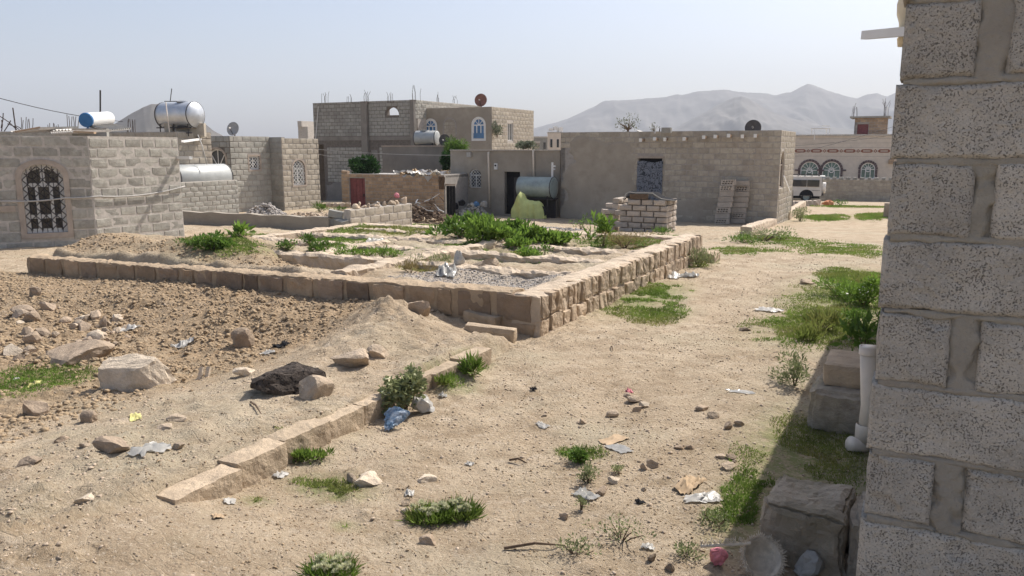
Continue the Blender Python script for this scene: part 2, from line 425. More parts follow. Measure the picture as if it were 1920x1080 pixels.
def blocks(T, f, L, z0, z1, m, ops=(), course=.21, blen=.41, joint=.014, proud=.014, limit=300, name='block', depth=.09,
           s_from=0.0, jit=.004, patches=None, shuffle=.06, keep=None):
    """rows of single blocks laid on a wall plane, cut back at the openings"""
    base = Vector(T.location) if T is not None else Vector((0, 0, 0))
    out = []; row = 0; z = z0
    while z < z1 - .06:
        zt = min(z + course, z1)
        spans = [(s_from, L)]
        for o in ops:
            if zt > o['z0'] + .01 and z < o['zt'] - .01:
                h = (o['s1'] - o['s0']) / 2; c = (o['s0'] + o['s1']) / 2
                if o['rise'] > 0 and z > o['zt'] - o['rise']:
                    t = (z - (o['zt'] - o['rise'])) / o['rise']; h = h * math.sqrt(max(0, 1 - t * t))
                h += o.get('pad', 0.0)
                ns = []
                for a, b in spans:
                    if c + h <= a or c - h >= b: ns.append((a, b)); continue
                    if c - h > a: ns.append((a, c - h))
                    if c + h < b: ns.append((c + h, b))
                spans = ns
        for a, b in spans:
            first = blen if row % 2 == 0 else blen * .5
            k0 = math.ceil((a - s_from + blen - first) / blen + .15) if a > s_from else 0
            cuts = [a]; s = s_from + first + max(0, k0 - 1) * blen
            while s < b - .07:
                if s > a + .07: cuts.append(s + RNG.uniform(-shuffle, shuffle) * blen)
                s += blen
            cuts.append(b)
            for c0, c1 in zip(cuts, cuts[1:]):
                if c1 - c0 > .05: out.append((c0, c1, z, zt))
        z += course; row += 1
    if keep: out = [q for q in out if keep((q[0] + q[1]) / 2, (q[2] + q[3]) / 2)]
    vl = variants(m); extra = MB()
    def dist(q): return (f.pt((q[0] + q[1]) / 2, (q[2] + q[3]) / 2) - CAMP).length
    if len(out) > limit: out.sort(key=dist)
    for i, (c0, c1, za, zb) in enumerate(out):
        jx = joint * RNG.uniform(.6, 1.3); jz = joint * RNG.uniform(.6, 1.3)
        l = c1 - c0 - jx; h = zb - za - jz
        p = f.pt((c0 + c1) / 2, (za + zb) / 2, -depth / 2 + proud + RNG.uniform(-jit, jit))
        me = RNG.choice(vl)
        if i < limit:
            o = bpy.data.objects.new(name, me); COL.objects.link(o)
            if T is not None: o.parent = T
            o.location = p - base; o.rotation_euler = (RNG.gauss(0, .004), RNG.gauss(0, .006), f.rz + RNG.gauss(0, .004)); o.scale = (l, depth, h)
        else:
            mt = Matrix.Rotation(f.rz, 3, 'Z')
            extra.add([p + mt @ Vector((v.co.x * l, v.co.y * depth, v.co.z * h)) for v in me.vertices], [tuple(q.vertices) for q in me.polygons])
    if extra.v:
        e = extra.build(name + 'work', m, T); e['kind'] = 'stuff'
    return len(out)
def wall(T, f, outer, holes, m, thick=.2, name='wall', n0=0.0): return slab(MB(), f, outer, holes, n0, n0 - thick).build(name, m, T)
def rect(s0, s1, z0, z1): return [(s0, z0), (s1, z0), (s1, z1), (s0, z1)]

def window(T, f, o, frame_m, glass_m, n=-.1, fw=.05, cols=2, transom=None, grille=None, gmat=None, gn=-.03, name='window', fan=False, spokes=0):
    """a window part with its frame, panes and bars as sub-parts"""
    mb = MB(); ring(mb, f, o, 0, -fw, n + .025, n - .02)
    w = o['s1'] - o['s0']; zt = o['zt']; zs = transom if transom is not None else zt - o['rise']
    for k in range(1, cols):
        s = o['s0'] + w * k / cols; mb.box(f.pt(s, (o['z0'] + zs) / 2, n), (fw * .8, .04, zs - o['z0'] - fw), f.rz)
    if transom is not None or o['rise'] > 0: mb.box(f.pt((o['s0'] + o['s1']) / 2, zs, n), (w - fw * 1.5, .042, fw * .9), f.rz)
    if fan:
        c = f.pt((o['s0'] + o['s1']) / 2, zs, n)
        for k in range(1, fan):
            an = math.pi * k / fan
            mb.bar(c, f.pt((o['s0'] + o['s1']) / 2 + math.cos(an) * w * .46, zs + math.sin(an) * (zt - zs) * .93, n), .03, .03, up=f.n)
    win = mb.build(name, frame_m, T)
    pn = MB(); pts = outline(o, -fw * .5)
    slab(pn, f, pts, [], n - .005, n - .015); pn.build('pane', glass_m, win)
    if grille:
        g = MB(); s0, s1, z0 = o['s0'], o['s1'], o['z0']
        def top(s):
            if o['rise'] <= 0: return zt
            t = (s - (s0 + s1) / 2) / (w / 2); return zt - o['rise'] + o['rise'] * math.sqrt(max(0, 1 - t * t))
        if 'v' in grille:
            nb = max(4, int(w / .085))
            for k in range(1, nb): s = s0 + w * k / nb; g.tube([f.pt(s, z0 + .01, gn), f.pt(s, top(s) - .01, gn)], .007, 5)
        if 'd' in grille:
            step = w / 4
            k = -8
            while k < 16:
                for sg in (1, -1):
                    a = []
                    for q in range(60):
                        s = s0 + w * q / 59; z = z0 + (zt - z0) * .12 + k * step + sg * (s - s0 if sg > 0 else s - s1)
                        if z0 + .05 < z < top(s) - .03: a.append((s, z))
                    if len(a) > 3: g.tube([f.pt(a[0][0], a[0][1], gn + .012), f.pt(a[-1][0], a[-1][1], gn + .012)], .009, 4)
                k += 1
        g.build('grille', gmat or M['dark_metal'], win)
    return win
# ================================================================== SETTING
def grow(a, b, step, far, k=1.25):
    L = list(np.arange(a, b, step)); lo = []; hi = []; s = step; x = a
    while x > -far: s *= k; x -= s; lo.append(x)
    s = step; x = L[-1]
    while x < far: s *= k; x += s; hi.append(x)
    return np.array(lo[::-1] + L + hi)
xs = grow(-9.6, 7.4, .031, 9000)
ya = list(np.arange(1.6, 8.6, .026)) + list(np.arange(8.6, 14.4, .043)); yb = list(np.arange(14.4, 36, .13)); yc = []; y, s = yb[-1], .13
while y < 9000: s *= 1.22; y += s; yc.append(y)
yd = []; y, s = 1.6, .026
while y > -9000: s *= 1.3; y -= s; yd.append(y)
ys = np.array(yd[::-1] + ya + yb + yc)
GX, GY = np.meshgrid(xs, ys)
GZ = gz(GX, GY)
nx, ny = len(xs), len(ys)
idx = np.arange(nx * ny).reshape(ny, nx)
quads = np.stack([idx[:-1, :-1], idx[:-1, 1:], idx[1:, 1:], idx[1:, :-1]], -1).reshape(-1, 4)
def ground_material():
    m = bpy.data.materials.new('dry_earth'); m.use_nodes = True
    nt = m.node_tree; N = nt.nodes; L = nt.links; b = N['Principled BSDF']
    b.inputs['Roughness'].default_value = .95; b.inputs['Specular IOR Level'].default_value = .15
    pos = N.new('ShaderNodeNewGeometry').outputs['Position']
    def noise(sc, det=5, ro=.65, dist=0.0):
        n = N.new('ShaderNodeTexNoise'); n.inputs['Scale'].default_value = sc; n.inputs['Detail'].default_value = det
        n.inputs['Roughness'].default_value = ro; n.inputs['Distortion'].default_value = dist; L.new(pos, n.inputs['Vector']); return n.outputs['Fac']
    def mr(s, a, c, o0=0., o1=1.):
        r = N.new('ShaderNodeMapRange'); r.inputs[1].default_value = a; r.inputs[2].default_value = c; r.inputs[3].default_value = o0; r.inputs[4].default_value = o1
        L.new(s, r.inputs[0]); return r.outputs[0]
    def mix(f, a, c):
        x = N.new('ShaderNodeMix'); x.data_type = 'RGBA'; L.new(f, x.inputs[0])
        for i, v in ((6, a), (7, c)):
            if isinstance(v, tuple): x.inputs[i].default_value = (*v, 1)
            else: L.new(v, x.inputs[i])
        return x.outputs[2]
    def math_(op, a, c):
        x = N.new('ShaderNodeMath'); x.operation = op
        for i, v in enumerate((a, c)):
            if isinstance(v, float): x.inputs[i].default_value = v
            else: L.new(v, x.inputs[i])
        return x.outputs[0]
    col = mix(mr(noise(.9), .35, .68), (.485, .395, .285), (.395, .308, .212))
    col = mix(mr(noise(2.6, 7, .75), .43, .64, 0, .95), col, (.305, .232, .152))
    col = mix(mr(noise(5.3, 5, .7), .55, .75, 0, .6), col, (.57, .485, .385))
    col = mix(mr(noise(36, 5, .75), .53, .68, 0, .75), col, (.235, .168, .11))
    col = mix(mr(noise(62, 3, .6), .58, .70, 0, .7), col, (.60, .51, .40))
    col = mix(mr(noise(.55, 4, .6), .5, .66, 0, .5), col, (.40, .365, .265))
    at_ = N.new('ShaderNodeAttribute'); at_.attribute_name = 'soil'
    sep = N.new('ShaderNodeSeparateColor'); L.new(at_.outputs['Color'], sep.inputs[0])
    n9 = noise(9, 5, .7)
    dk = math_('MULTIPLY', sep.outputs[0], mr(n9, .3, .6, .35, 1.0))
    col = mix(dk, col, mix(mr(noise(30, 4, .7), .4, .6), (.22, .152, .09), (.37, .27, .17)))
    gm = math_('MULTIPLY', sep.outputs[1], mr(noise(14, 5, .75), .34, .56, 0, .95))
    col = mix(gm, col, (.165, .20, .06))
    gv = math_('MULTIPLY', sep.outputs[2], mr(noise(60, 3, .6), .35, .6, .5, 1.0))
    col = mix(gv, col, mix(mr(noise(50, 3, .6), .4, .6), (.30, .26, .22), (.47, .42, .36)))
    L.new(col, b.inputs['Base Color'])
    vo = N.new('ShaderNodeTexVoronoi'); vo.inputs['Scale'].default_value = 34; L.new(pos, vo.inputs['Vector'])
    cr = N.new('ShaderNodeTexVoronoi'); cr.feature = 'DISTANCE_TO_EDGE'; cr.inputs['Scale'].default_value = 7; L.new(pos, cr.inputs['Vector'])
    hgt = math_('ADD', math_('MULTIPLY', noise(28, 8, .75), 1.0), math_('MULTIPLY', mr(vo.outputs['Distance'], .1, .45, .35, 0.), mr(noise(11, 3), .5, .62)))
    hgt = math_('ADD', hgt, mr(cr.outputs['Distance'], 0., .03, -.12, 0.))
    bn = N.new('ShaderNodeBump'); bn.inputs['Strength'].default_value = .9; bn.inputs['Distance'].default_value = .032
    L.new(hgt, bn.inputs['Height']); L.new(bn.outputs[0], b.inputs['Normal'])
    return m
gme = np_mesh('ground', np.stack([GX, GY, GZ], -1).reshape(-1, 3), quads, ground_material(), smooth=True)

# grassy patches: pixel centre, half sizes in metres (along lane, across), strength
GRASS = [(1215, 555, 1.3, .42, .9), (1235, 590, .6, .3, .7), (1590, 560, 1.8, .75, 1.0), (1560, 605, 1.0, .6, .9), (1480, 620, .9, .5, .35),
         (1600, 520, 1.2, .5, .9), (1520, 850, .9, .42, .9), (1395, 945, .55, .16, .95), (1310, 495, .6, .25, .5), (1545, 408, 2.4, .9, .5), (1430, 445, .9, .8, .5),
         (1640, 405, 3.0, .7, .5), (1600, 388, 1.4, 2.0, .3), (1400, 470, 1.0, .8, .25), (1590, 470, 1.6, .8, .25), (1500, 455, 1.5, 1.0, .15),
         (620, 915, .16, .28, .85), (845, 715, .18, .22, .8), (885, 690, .25, .12, .9), (560, 862, .1, .2, .5), (480, 940, .08, .1, .5), (650, 988, .06, .1, .5),
         (90, 705, .42, .45, .55), (30, 730, .3, .4, .3), (1090, 850, .12, .16, .9), 
         (520, 448, .8, 1.4, .8), (430, 460, .5, .8, .8), (700, 432, .6, 1.6, .75), (680, 468, .35, .9, .95), (960, 480, .5, .8, .5), (790, 505, .35, .5, .6),
         (1160, 455, .5, .8, .6), (890, 465, .3, .6, .6), (640, 450, .5, .9, .5), (1240, 445, .4, .5, .7), (830, 425, .8, 1.2, .4), (1000, 440, .6, .8, .5),
         (800, 400, 1.5, 2.5, .45), (600, 385, 1.0, 1.0, .6)]
PATCH = [(gp(px, py), ra, rb, st) for px, py, ra, rb, st in GRASS]
def gmask(x, y):
    o = np.zeros_like(x)
    for p, ra, rb, st in PATCH:
        dx = x - p.x; dy = y - p.y
        q = ((dx * U.x + dy * U.y) / ra) ** 2 + ((dx * V.x + dy * V.y) / rb) ** 2
        o = np.maximum(o, st * np.exp(-1.1 * q ** 1.5))
    return o
fx, fy = GX.ravel(), GY.ravel()
fa = (fx - C0.x) * U.x + (fy - C0.y) * U.y; fb = (fx - C0.x) * V.x + (fy - C0.y) * V.y
soil = np.clip(sm(fb, 1.2, 2.2) * (1 - sm(fb, 9, 12)) * (1 - sm(fa, -.1, .1)) * sm(fa, -3.8, -1.8) * 1.0 + .85 * sm(fb, 1.6, 2.8) * sm(fa, -9, -3) * (1 - sm(fa, -.1, .1)), 0, 1)
soil = np.maximum(soil, .7 * sm(fa, .2, .4) * (1 - sm(fa, 1.4, 2.2)) * sm(fb, 3.2, 4.2) * (1 - sm(fb, 8.5, 9)))
grv = .9 * sm(fa, .3, .4) * (1 - sm(fa, 1.45, 1.55)) * sm(fb, .3, .4) * (1 - sm(fb, 1.7, 2.6))
gpile = gp(1010, 432); grv = np.maximum(grv, .9 * np.exp(-(((fx - gpile.x) / 1.5) ** 2 + ((fy - gpile.y) / .6) ** 2)))
cl = np.stack([soil, gmask(fx, fy) * (fy < 60), grv, np.ones_like(soil)], -1).astype(np.float32)
ca = gme.color_attributes.new('soil', 'FLOAT_COLOR', 'POINT'); ca.data.foreach_set('color', cl.ravel())
tag(link('ground', gme), 'dry sandy earth of the lane and open plots', kind='structure')

# mountains, built as relief along their own crests
def ridge(name, label, prof, d0, d1, dback, seed, amp=.55, n=420, m=90):
    px = np.linspace(prof[0][0], prof[-1][0], n); py = np.interp(px, [p[0] for p in prof], [p[1] for p in prof])
    vs = []
    tt = np.linspace(0, 1, m)
    for j, t in enumerate(tt):
        for i in range(n):
            x = (px[i] - 960) / F_PX
            d = d0 + (d1 - d0) * t / .7 if t <= .7 else d1 + (dback - d1) * (t - .7) / .3
            crest = EYE + (278 - py[i]) / F_PX * d1 * 1.03
            k = min(1, t / .7) if t <= .7 else 1 - (t - .7) / .3
            vs.append((x * d, d, crest, k))
    vs = np.array(vs)
    g = fbm(vs[:, 0] * (3.2 / d1 * 6) + seed, vs[:, 1] * (1.2 / d1 * 4) + seed, 5)
    rid = 1 - 2.2 * np.abs(fbm(vs[:, 0] * (18 / d1) + seed * 2, vs[:, 1] * (5 / d1), 4))
    k = vs[:, 3]; shape = .55 * k ** 1.6 + .45 * sm(k, .55, 1.0)
    edge = np.tile(sm(np.arange(n), 0, 6) * (1 - sm(np.arange(n), n - 7, n - 1)), m)
    z = -2 + (vs[:, 2] + 2) * (shape + amp * (g * .55 + rid * .34 - .15 + .10 * fbm(vs[:, 0] * (70 / d1), vs[:, 1] * (26 / d1), 4)) * (k * (1 - k) * 4) * .9 + .022 * fbm(vs[:, 0] * (90 / d1), vs[:, 1] * (60 / d1), 3) * sm(k, .3, .8)) * (.25 + .75 * edge)
    z = np.maximum(z, -2 - 8 * (1 - k))
    V3 = np.stack([vs[:, 0], vs[:, 1], z], -1)
    ix = np.arange(n * m).reshape(m, n)
    q = np.stack([ix[:-1, :-1], ix[:-1, 1:], ix[1:, 1:], ix[1:, :-1]], -1).reshape(-1, 4)
    tag(link(name, np_mesh(name, V3, q, M['mount'], smooth=False)), label, kind='structure')
ridge('mountain', 'long hazy ridge with a small peak behind the village',
      [(930, 262), (1000, 243), (1060, 227), (1130, 195), (1200, 191), (1250, 186), (1262, 184), (1270, 186), (1300, 178), (1340, 176), (1400, 181), (1440, 184), (1470, 178), (1490, 168), (1497, 165), (1505, 167),
       (1530, 175), (1560, 184), (1590, 190), (1610, 183), (1625, 181), (1645, 188), (1665, 180), (1690, 178), (1780, 190), (1900, 215), (2000, 240), (2150, 262)], 2000, 3400, 4200, 3.0)
ridge('mountain_spur', 'darker spur in front of the ridge', [(1215, 262), (1260, 243), (1300, 222), (1335, 202), (1352, 195), (1366, 188), (1378, 186), (1392, 190), (1420, 207), (1470, 225), (1540, 240), (1640, 252), (1760, 265)], 1500, 2400, 3000, 8.0, amp=.7, n=300)
ridge('hill', 'pointed hill behind the rooftop tank', [(180, 262), (225, 237), (255, 221), (285, 205), (300, 201), (330, 199), (350, 204), (385, 224), (410, 246), (440, 262)], 520, 760, 960, 5.0, n=120, m=40)

# haze in the air: one closed box round everything, the sky outside it
hz = MB().box((0, 1500, 250), (12000, 8000, 506))
hm = bpy.data.materials.new('haze'); hm.use_nodes = True
hm.node_tree.nodes.remove(hm.node_tree.nodes['Principled BSDF'])
pv = hm.node_tree.nodes.new('ShaderNodeVolumePrincipled')
pv.inputs['Color'].default_value = (.84, .885, .965, 1); pv.inputs['Density'].default_value = 2.4e-4
pv.inputs['Anisotropy'].default_value = 0.1
hm.node_tree.links.new(pv.outputs[0], hm.node_tree.nodes['Material Output'].inputs['Volume'])
tag(hz.build('haze', hm), 'thin dusty air over the plain', kind='stuff')

# ================================================================== BUILDINGS
D_FRONT = -V      # left to right along a face that looks at the camera
D_LANE = U        # left to right along a face that looks across the lane to the right
def p2(v): return (v.x, v.y)

# ---- the near block house on the right
KC = at(1680, 278, 2.1); KC.z = 0
zj = at(1681, 302, 2.1).z                         # a joint seen in the photograph
CH = .2; zbase = zj - CH * 9
T = thing('block_house', 'rough grey pumice block house corner filling the right edge', 'house', (KC.x, KC.y, 0))
ff = Fr(p2(KC), D_FRONT); LL = 8.0
fl = Fr(p2(KC + U * LL), -U)
wall(T, ff, rect(.02, 3.2, -.4, zbase + CH * 12), [], M['mortar_near'], .18, 'end_wall', n0=-.012)
wall(T, fl, rect(0, LL - .2, -.4, zbase + CH * 12), [], M['mortar_near'], .18, 'side_wall', n0=-.012)
MB().box(ff.pt(1.6, zbase + CH * 12 - .08, -LL / 2 - .1), (3.0, LL - .4, .12), ff.rz).build('roof', M['concrete'], T)
blocks(T, fl, LL - .02, zbase, zbase + CH * 12, M['scoria'], course=CH, blen=.41, depth=.12, proud=.01)
def fine_block(T, f, s0, s1, z0, z1, seed):
    st = .0042; nxs = max(8, int((s1 - s0) / st)); nzs = int((z1 - z0) / st)
    S, Z = np.meshgrid(np.linspace(s0, s1, nxs), np.linspace(z0, z1, nzs))
    wob = .005
    e = np.minimum(np.minimum(S - s0, s1 - S), np.minimum(Z - z0, z1 - Z))
    e = e + fbm(S * 14 + seed, Z * 14, 3) * .010
    n = fbm(S * 9 + seed * 3, Z * 9, 3) * .006 + fbm(S * 70 + seed, Z * 70, 3) * .0035 + fbm(S * 150 + seed, Z * 150 + 3, 2) * .003
    n = n - .014 * (1 - sm(e, -.004, .012)) - .010 * sm(fbm(S * 6 + seed * 5, Z * 6, 3), .33, .45)
    P = np.stack([f.p.x + f.d.x * S + f.n.x * (n + .008), f.p.y + f.d.y * S + f.n.y * (n + .008), Z], -1).reshape(-1, 3)
    # folded back rim
    ix = np.arange(nxs * nzs).reshape(nzs, nxs)
    q = np.stack([ix[:-1, :-1], ix[:-1, 1:], ix[1:, 1:], ix[1:, :-1]], -1).reshape(-1, 4)
    rim = np.concatenate([ix[0, :], ix[1:, -1], ix[-1, -2::-1], ix[-2:0:-1, 0]])
    back = P[rim] - np.array([f.n.x, f.n.y, 0]) * .12
    o = len(P); k = len(rim); r = np.arange(k); r2 = (r + 1) % k
    q2 = np.stack([rim[r], o + r, o + r2, rim[r2]], -1)
    link('block', np_mesh('block', np.concatenate([P, back]), np.concatenate([q, q2]), M['scoria'], smooth=True), T)
for r in range(12):
    z0 = zbase + r * CH; hi = 2 <= r <= 12
    jz = .008 + .003 * math.sin(r * 2.1)
    row = [(-.012, .395), (.412, .80), (.82, 1.2), (1.22, 1.6)] if r % 2 else [(-.004, .172 + .015 * math.sin(r)), (.226 + .012 * math.cos(r * 3), .615), (.64, 1.03), (1.05, 1.45)]
    for j, (a, b) in enumerate(row):
        if hi and j < 2: fine_block(T, ff, a, b, z0 + jz * .6, z0 + CH - jz * .6, r * 7.3 + j * 3.1)
        else:
            o = bpy.data.objects.new('block', RNG.choice(variants(M['scoria']))); COL.objects.link(o); o.parent = T
            o.location = ff.pt((a + b) / 2, z0 + CH / 2, -.045) - Vector(T.location); o.rotation_euler = (0, 0, ff.rz); o.scale = (b - a - .012, .11, CH - .014)
# mortar smeared over the joints, thick and uneven
def smear(T, f, s0, s1, z0, z1, seed, lift=.004, vert=False):
    st = .005; S, Z = np.meshgrid(np.arange(s0, s1, st), np.arange(z0, z1, st))
    c = (z0 + z1) / 2 if not vert else (s0 + s1) / 2; hw = (z1 - z0) / 2 if not vert else (s1 - s0) / 2
    t = np.abs((S if vert else Z) - c) / hw
    n = lift * (1 - sm(t + fbm(S * 16 + seed, Z * 16, 4) * 1.1, .35, .85)) - .016 * sm(t + fbm(S * 22 + seed, Z * 22 + 7, 3) * .9, .5, 1.0) + fbm(S * 60 + seed, Z * 60, 3) * .003
    P = np.stack([f.p.x + f.d.x * S + f.n.x * n, f.p.y + f.d.y * S + f.n.y * n, Z], -1).reshape(-1, 3)
    h, w = S.shape; ix = np.arange(h * w).reshape(h, w)
    q = np.stack([ix[:-1, :-1], ix[:-1, 1:], ix[1:, 1:], ix[1:, :-1]], -1).reshape(-1, 4)
    link('mortar_joint', np_mesh('mortar_joint', P, q, M['mortar_near'], smooth=True), T)
for r in range(2, 12):
    z0 = zbase + r * CH
    smear(T, ff, .004, .85, z0 - .015, z0 + .015, r * 5.7)
    if r % 2 == 0: smear(T, ff, .155, .240, z0 - .004, z0 + CH + .004, r * 9.1, .003, True)
    else: smear(T, ff, .375, .43, z0, z0 + CH, r * 9.1, .002, True)
# pale board and cream cap that stick out past the corner
b0 = at(1621, 66, 3.4); b1 = at(1700, 59, 3.1)
tag(MB().bar(b0, b1 + (b1 - b0) * .6, .03, .034).build('roof_board', M['white']), 'pale board sticking out past the top of the block corner', 'board')
cp = at(1698, 42, 3.2)
mb = MB(); mb.lathe([(-.09, .0), (-.09, .022), (-.06, .026), (-.05, .02), (0, .024), (.03, .034), (.07, .036), (.11, .026), (.13, .012), (.135, 0)], cp, (0, 0, 1), 14)
mb.box(cp + Vector((.05, .03, -.03)), (.12, .03, .03), 0)
tag(mb.build('wall_lamp', M['lamp'], smooth=True), 'cream rounded lamp holder beside the pale board', 'lamp')

# ---- grey block house on the left
A = at(346, 440, 18.3); A.z = 0
LR = 2.2
fr_ = Fr(p2(A - U * LR), D_LANE)                  # right hand face
B = A - U * LR
lp = at(0, 350, 15.6); lp.z = 0
dl = (B - lp).normalized(); LF = (B - lp).length + 2.4
f2 = Fr(p2(B - dl * LF), dl)                      # left hand face
T = thing('block_house', 'low grey block house with arched barred window on the left', 'house', (A.x, A.y, -.1))
ztop = fr_.hit(300, 257)[1]; z00 = ztop - .21 * 13
wo = f2.op(44, 308, 122, 437, .36)
wo['pad'] = .085
wall(T, f2, rect(0, LF, -.3, ztop), [outline(wo)], M['mortar_lt'], .22, 'front_wall')
wall(T, fr_, rect(.0, LR, -.3, ztop), [], M['mortar_lt'], .2, 'side_wall')
blocks(T, f2, LF - .005, z00, ztop, M['grey'], [wo], course=.21, blen=.405, joint=.02, limit=230, proud=.007, jit=.006, shuffle=.12, keep=lambda s, z: s > LF - 3.3)
blocks(T, fr_, LR, z00 + .03, ztop - .02, M['grey'], course=.205, blen=.40, joint=.026, proud=.007, jit=.006, shuffle=.14)
s_ = MB(); ring(s_, f2, wo, .10, -.002, .03, -.06); s_.build('window_surround', M['concrete'], T)
win = window(T, f2, wo, M['white'], M['glass'], n=-.10, fw=.085, cols=3, transom=wo['z0'] + (wo['zt'] - wo['z0']) * .70, grille='vd', gn=-.035)
MB().box(f2.pt((wo['s0'] + wo['s1']) / 2, wo['z0'] + .33, -.098), (wo['s1'] - wo['s0'] - .1, .04, .08), f2.rz).build('rail', M['white'], win)
MB().box(f2.pt((wo['s0'] + wo['s1']) / 2, wo['zt'] - .22, -.098), (.08, .04, .40), f2.rz).build('mullion', M['white'], win)
q = f2.hit(0, 392); MB().box(f2.pt(wo['s0'] - .75, q[1], .0), (1.2, .05, .12), f2.rz).build('sill_band', M['concrete'], T)
# roof with loose sheets
rf = MB(); rf.add([f2.pt(0, ztop - .1, -.2), f2.pt(LF, ztop - .1, -.2), fr_.pt(LR, ztop - .1, -.2), f2.pt(0, ztop - .1, -4.5)], [(0, 1, 2, 3)]); rf.build('roof', M['concrete'], T)
for k, (x0, y0, x1, y1, d, m) in enumerate([(20, 247, 75, 240, 17.0, 'zinc'), (60, 246, 135, 243, 17.6, 'zinc'), (95, 249, 140, 246, 16.8, 'zinc')]):
    a = at(x0, y0, d); b = at(x1, y1, d + .4)
    mb = MB(); mt = (b - a); wv = Vector((.2, 1.2, .05)); vs = []; nn = 25
    for i in range(nn):
        p = a + mt * (i / (nn - 1)) + Vector((0, 0, .018 * math.cos(i * math.pi)))
        vs += [p, p + wv, p - Vector((0, 0, .015)), p + wv - Vector((0, 0, .015))]
    for i in range(nn - 1):
        o = i * 4; mb.f += [(o, o + 4, o + 5, o + 1), (o + 2, o + 3, o + 7, o + 6), (o, o + 2, o + 6, o + 4)]
    mb.v = [tuple(p) for p in vs]
    tag(mb.build('roof_sheet', M[m]), ['corrugated sheet leaning at the far left of the flat roof', 'corrugated sheet lying in the middle of the roof pile', 'corrugated sheet nearest the solar water heater'][k], 'sheet', 'loose zinc sheets on the left roof')
pl = at(28, 247, 16.6); tag(MB().bar(pl, at(74, 239, 16.9), .16, .035).build('plank', M['wood']), 'weathered plank lying on the roof sheets', 'plank')
pl = at(140, 247, 16.5); tag(MB().bar(pl, at(178, 249, 16.5), .10, .04).build('plank', M['brick']), 'short reddish plank below the blue water heater', 'plank')
# rain spouts
for nm, p, e, lab in (('spout', (338, 267), (377, 263), 'upper white rain spout at the house corner'), ('spout', (334, 298), (362, 301), 'lower white rain spout at the house corner')):
    s, z = fr_.hit(*p); a = fr_.pt(s, z, -.05); b = fr_.pt(s, z, .42)
    if p[1] < 280: a = at(378, 262, 27.6); b = at(342, 267, 24.4)
    sp = MB(); sp.bar(a, b, .07, .012); sd = Vector((fr_.d.x, fr_.d.y, 0)) * .035
    sp.bar(a + sd + Vector((0, 0, .03)), b + sd + Vector((0, 0, .03)), .01, .06); sp.bar(a - sd + Vector((0, 0, .03)), b - sd + Vector((0, 0, .03)), .01, .06)
    tag(sp.build(nm, M['white'], None), lab, 'spout')
def sag(p, q, drop, n=14): return [p.lerp(q, i / n) - Vector((0, 0, drop * 4 * (i / n) * (1 - i / n))) for i in range(n + 1)]
c1 = f2.pt(*f2.hit(122, 371), .07); c0 = f2.pt(*f2.hit(2, 377), .07); c2 = fr_.pt(*fr_.hit(183, 368), .05); c3 = fr_.pt(*fr_.hit(344, 349), .05)
mb = MB(); mb.tube(sag(c0 + (c0 - c1), c0, .01, 3) + sag(c0, c1, .03, 6)[1:] + sag(c1, c2, .01, 4)[1:] + sag(c2, c3, .08)[1:], .016, 6)
tag(mb.build('cable', M['cable'], smooth=True), 'thick pale cable strung across the left house wall', 'cable')

# ---- brown house behind it
Q = at(338, 330, 26.6); Q.z = 0
T = thing('block_house', 'brown block house with flat roof behind the left house', 'house', (Q.x, Q.y, -.4))
fq = Fr(p2(Q + V * 6.5), D_FRONT); fq2 = Fr(p2(Q), D_LANE); zt = at(330, 247, 26.8).z
wall(T, fq, rect(0, 6.5, -.6, zt), [], M['mortar'], .2, 'front_wall'); wall(T, fq2, rect(.2, 1.4, -.6, zt), [], M['mortar'], .2, 'side_wall')
wall(T, Fr(p2(Q + U * 1.4 + V * 6.5), D_FRONT), rect(0, 6.5, -.6, zt), [], M['mortar'], -.2, 'back_wall')
blocks(T, fq, 6.49, zt - .63, zt, M['warm'], course=.21, blen=.4); blocks(T, fq2, 1.4, zt - 1.9, zt - .0, M['warm'], course=.21, blen=.4)
fs_ = Fr(p2(A - D_FRONT * 0 + U * .1), D_LANE)
MB().box(fq.pt(3.25, zt - .14, -.75), (6.3, 1.1, .1), fq.rz).build('roof', M['concrete'], T)
# rooftop piers that carry the tank
for x in (318, 338, 352, 366, 377):
    p = at(x, 241, 27.3); tag(MB().box(p - Vector((0, 0, .05)), (.26, .26, .44), .1).build('roof_pier', M['warm']), 'short block pier under the rooftop tank stand', 'pier', 'piers under the rooftop tank')

# ---- house in the middle left: a run of stepped faces
P1 = at(438, 396, 30.0); P1.z = 0
zt = at(438, 255, 30).z; zb = -.75
T = thing('block_house', 'pale grey stepped block house with small barred window', 'house', (P1.x, P1.y, -.5))
fa_ = Fr(p2(P1 + V * 1.75), D_FRONT); fb_ = Fr(p2(P1), D_LANE); L1 = 2.05
P3 = P1 + U * L1; W2 = .62; fc_ = Fr(p2(P3), D_FRONT); P4 = P3 + D_FRONT * W2; fd_ = Fr(p2(P4), D_LANE); L2 = 2.15
oa = fa_.op(389, 279, 424, 340, .4); ob = fb_.op(467, 293, 487, 318); od = fd_.op(549, 300, 572, 347, .5); od['pad'] = .06; oa['pad'] = .08; ob['pad'] = .04
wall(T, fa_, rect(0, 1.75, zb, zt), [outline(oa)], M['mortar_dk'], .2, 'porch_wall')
wall(T, fb_, rect(.2, L1, zb, zt), [outline(ob)], M['mortar'], .2, 'side_wall')
wall(T, fc_, rect(-.2, W2, zb, zt - .02), [], M['mortar'], .2, 'return_wall')
wall(T, fd_, rect(.2, L2, zb, zt - .06), [outline(od)], M['mortar'], .2, 'side_wall')
blocks(T, fa_, 1.74, zt - .21 * 14, zt, M['dark'], [oa], course=.21, limit=60)  # darker blocks and mortar paint the shade of this face
blocks(T, fb_, L1, zt - .21 * 14, zt - .0, M['grey2'], [ob], course=.21, joint=.016, limit=120)
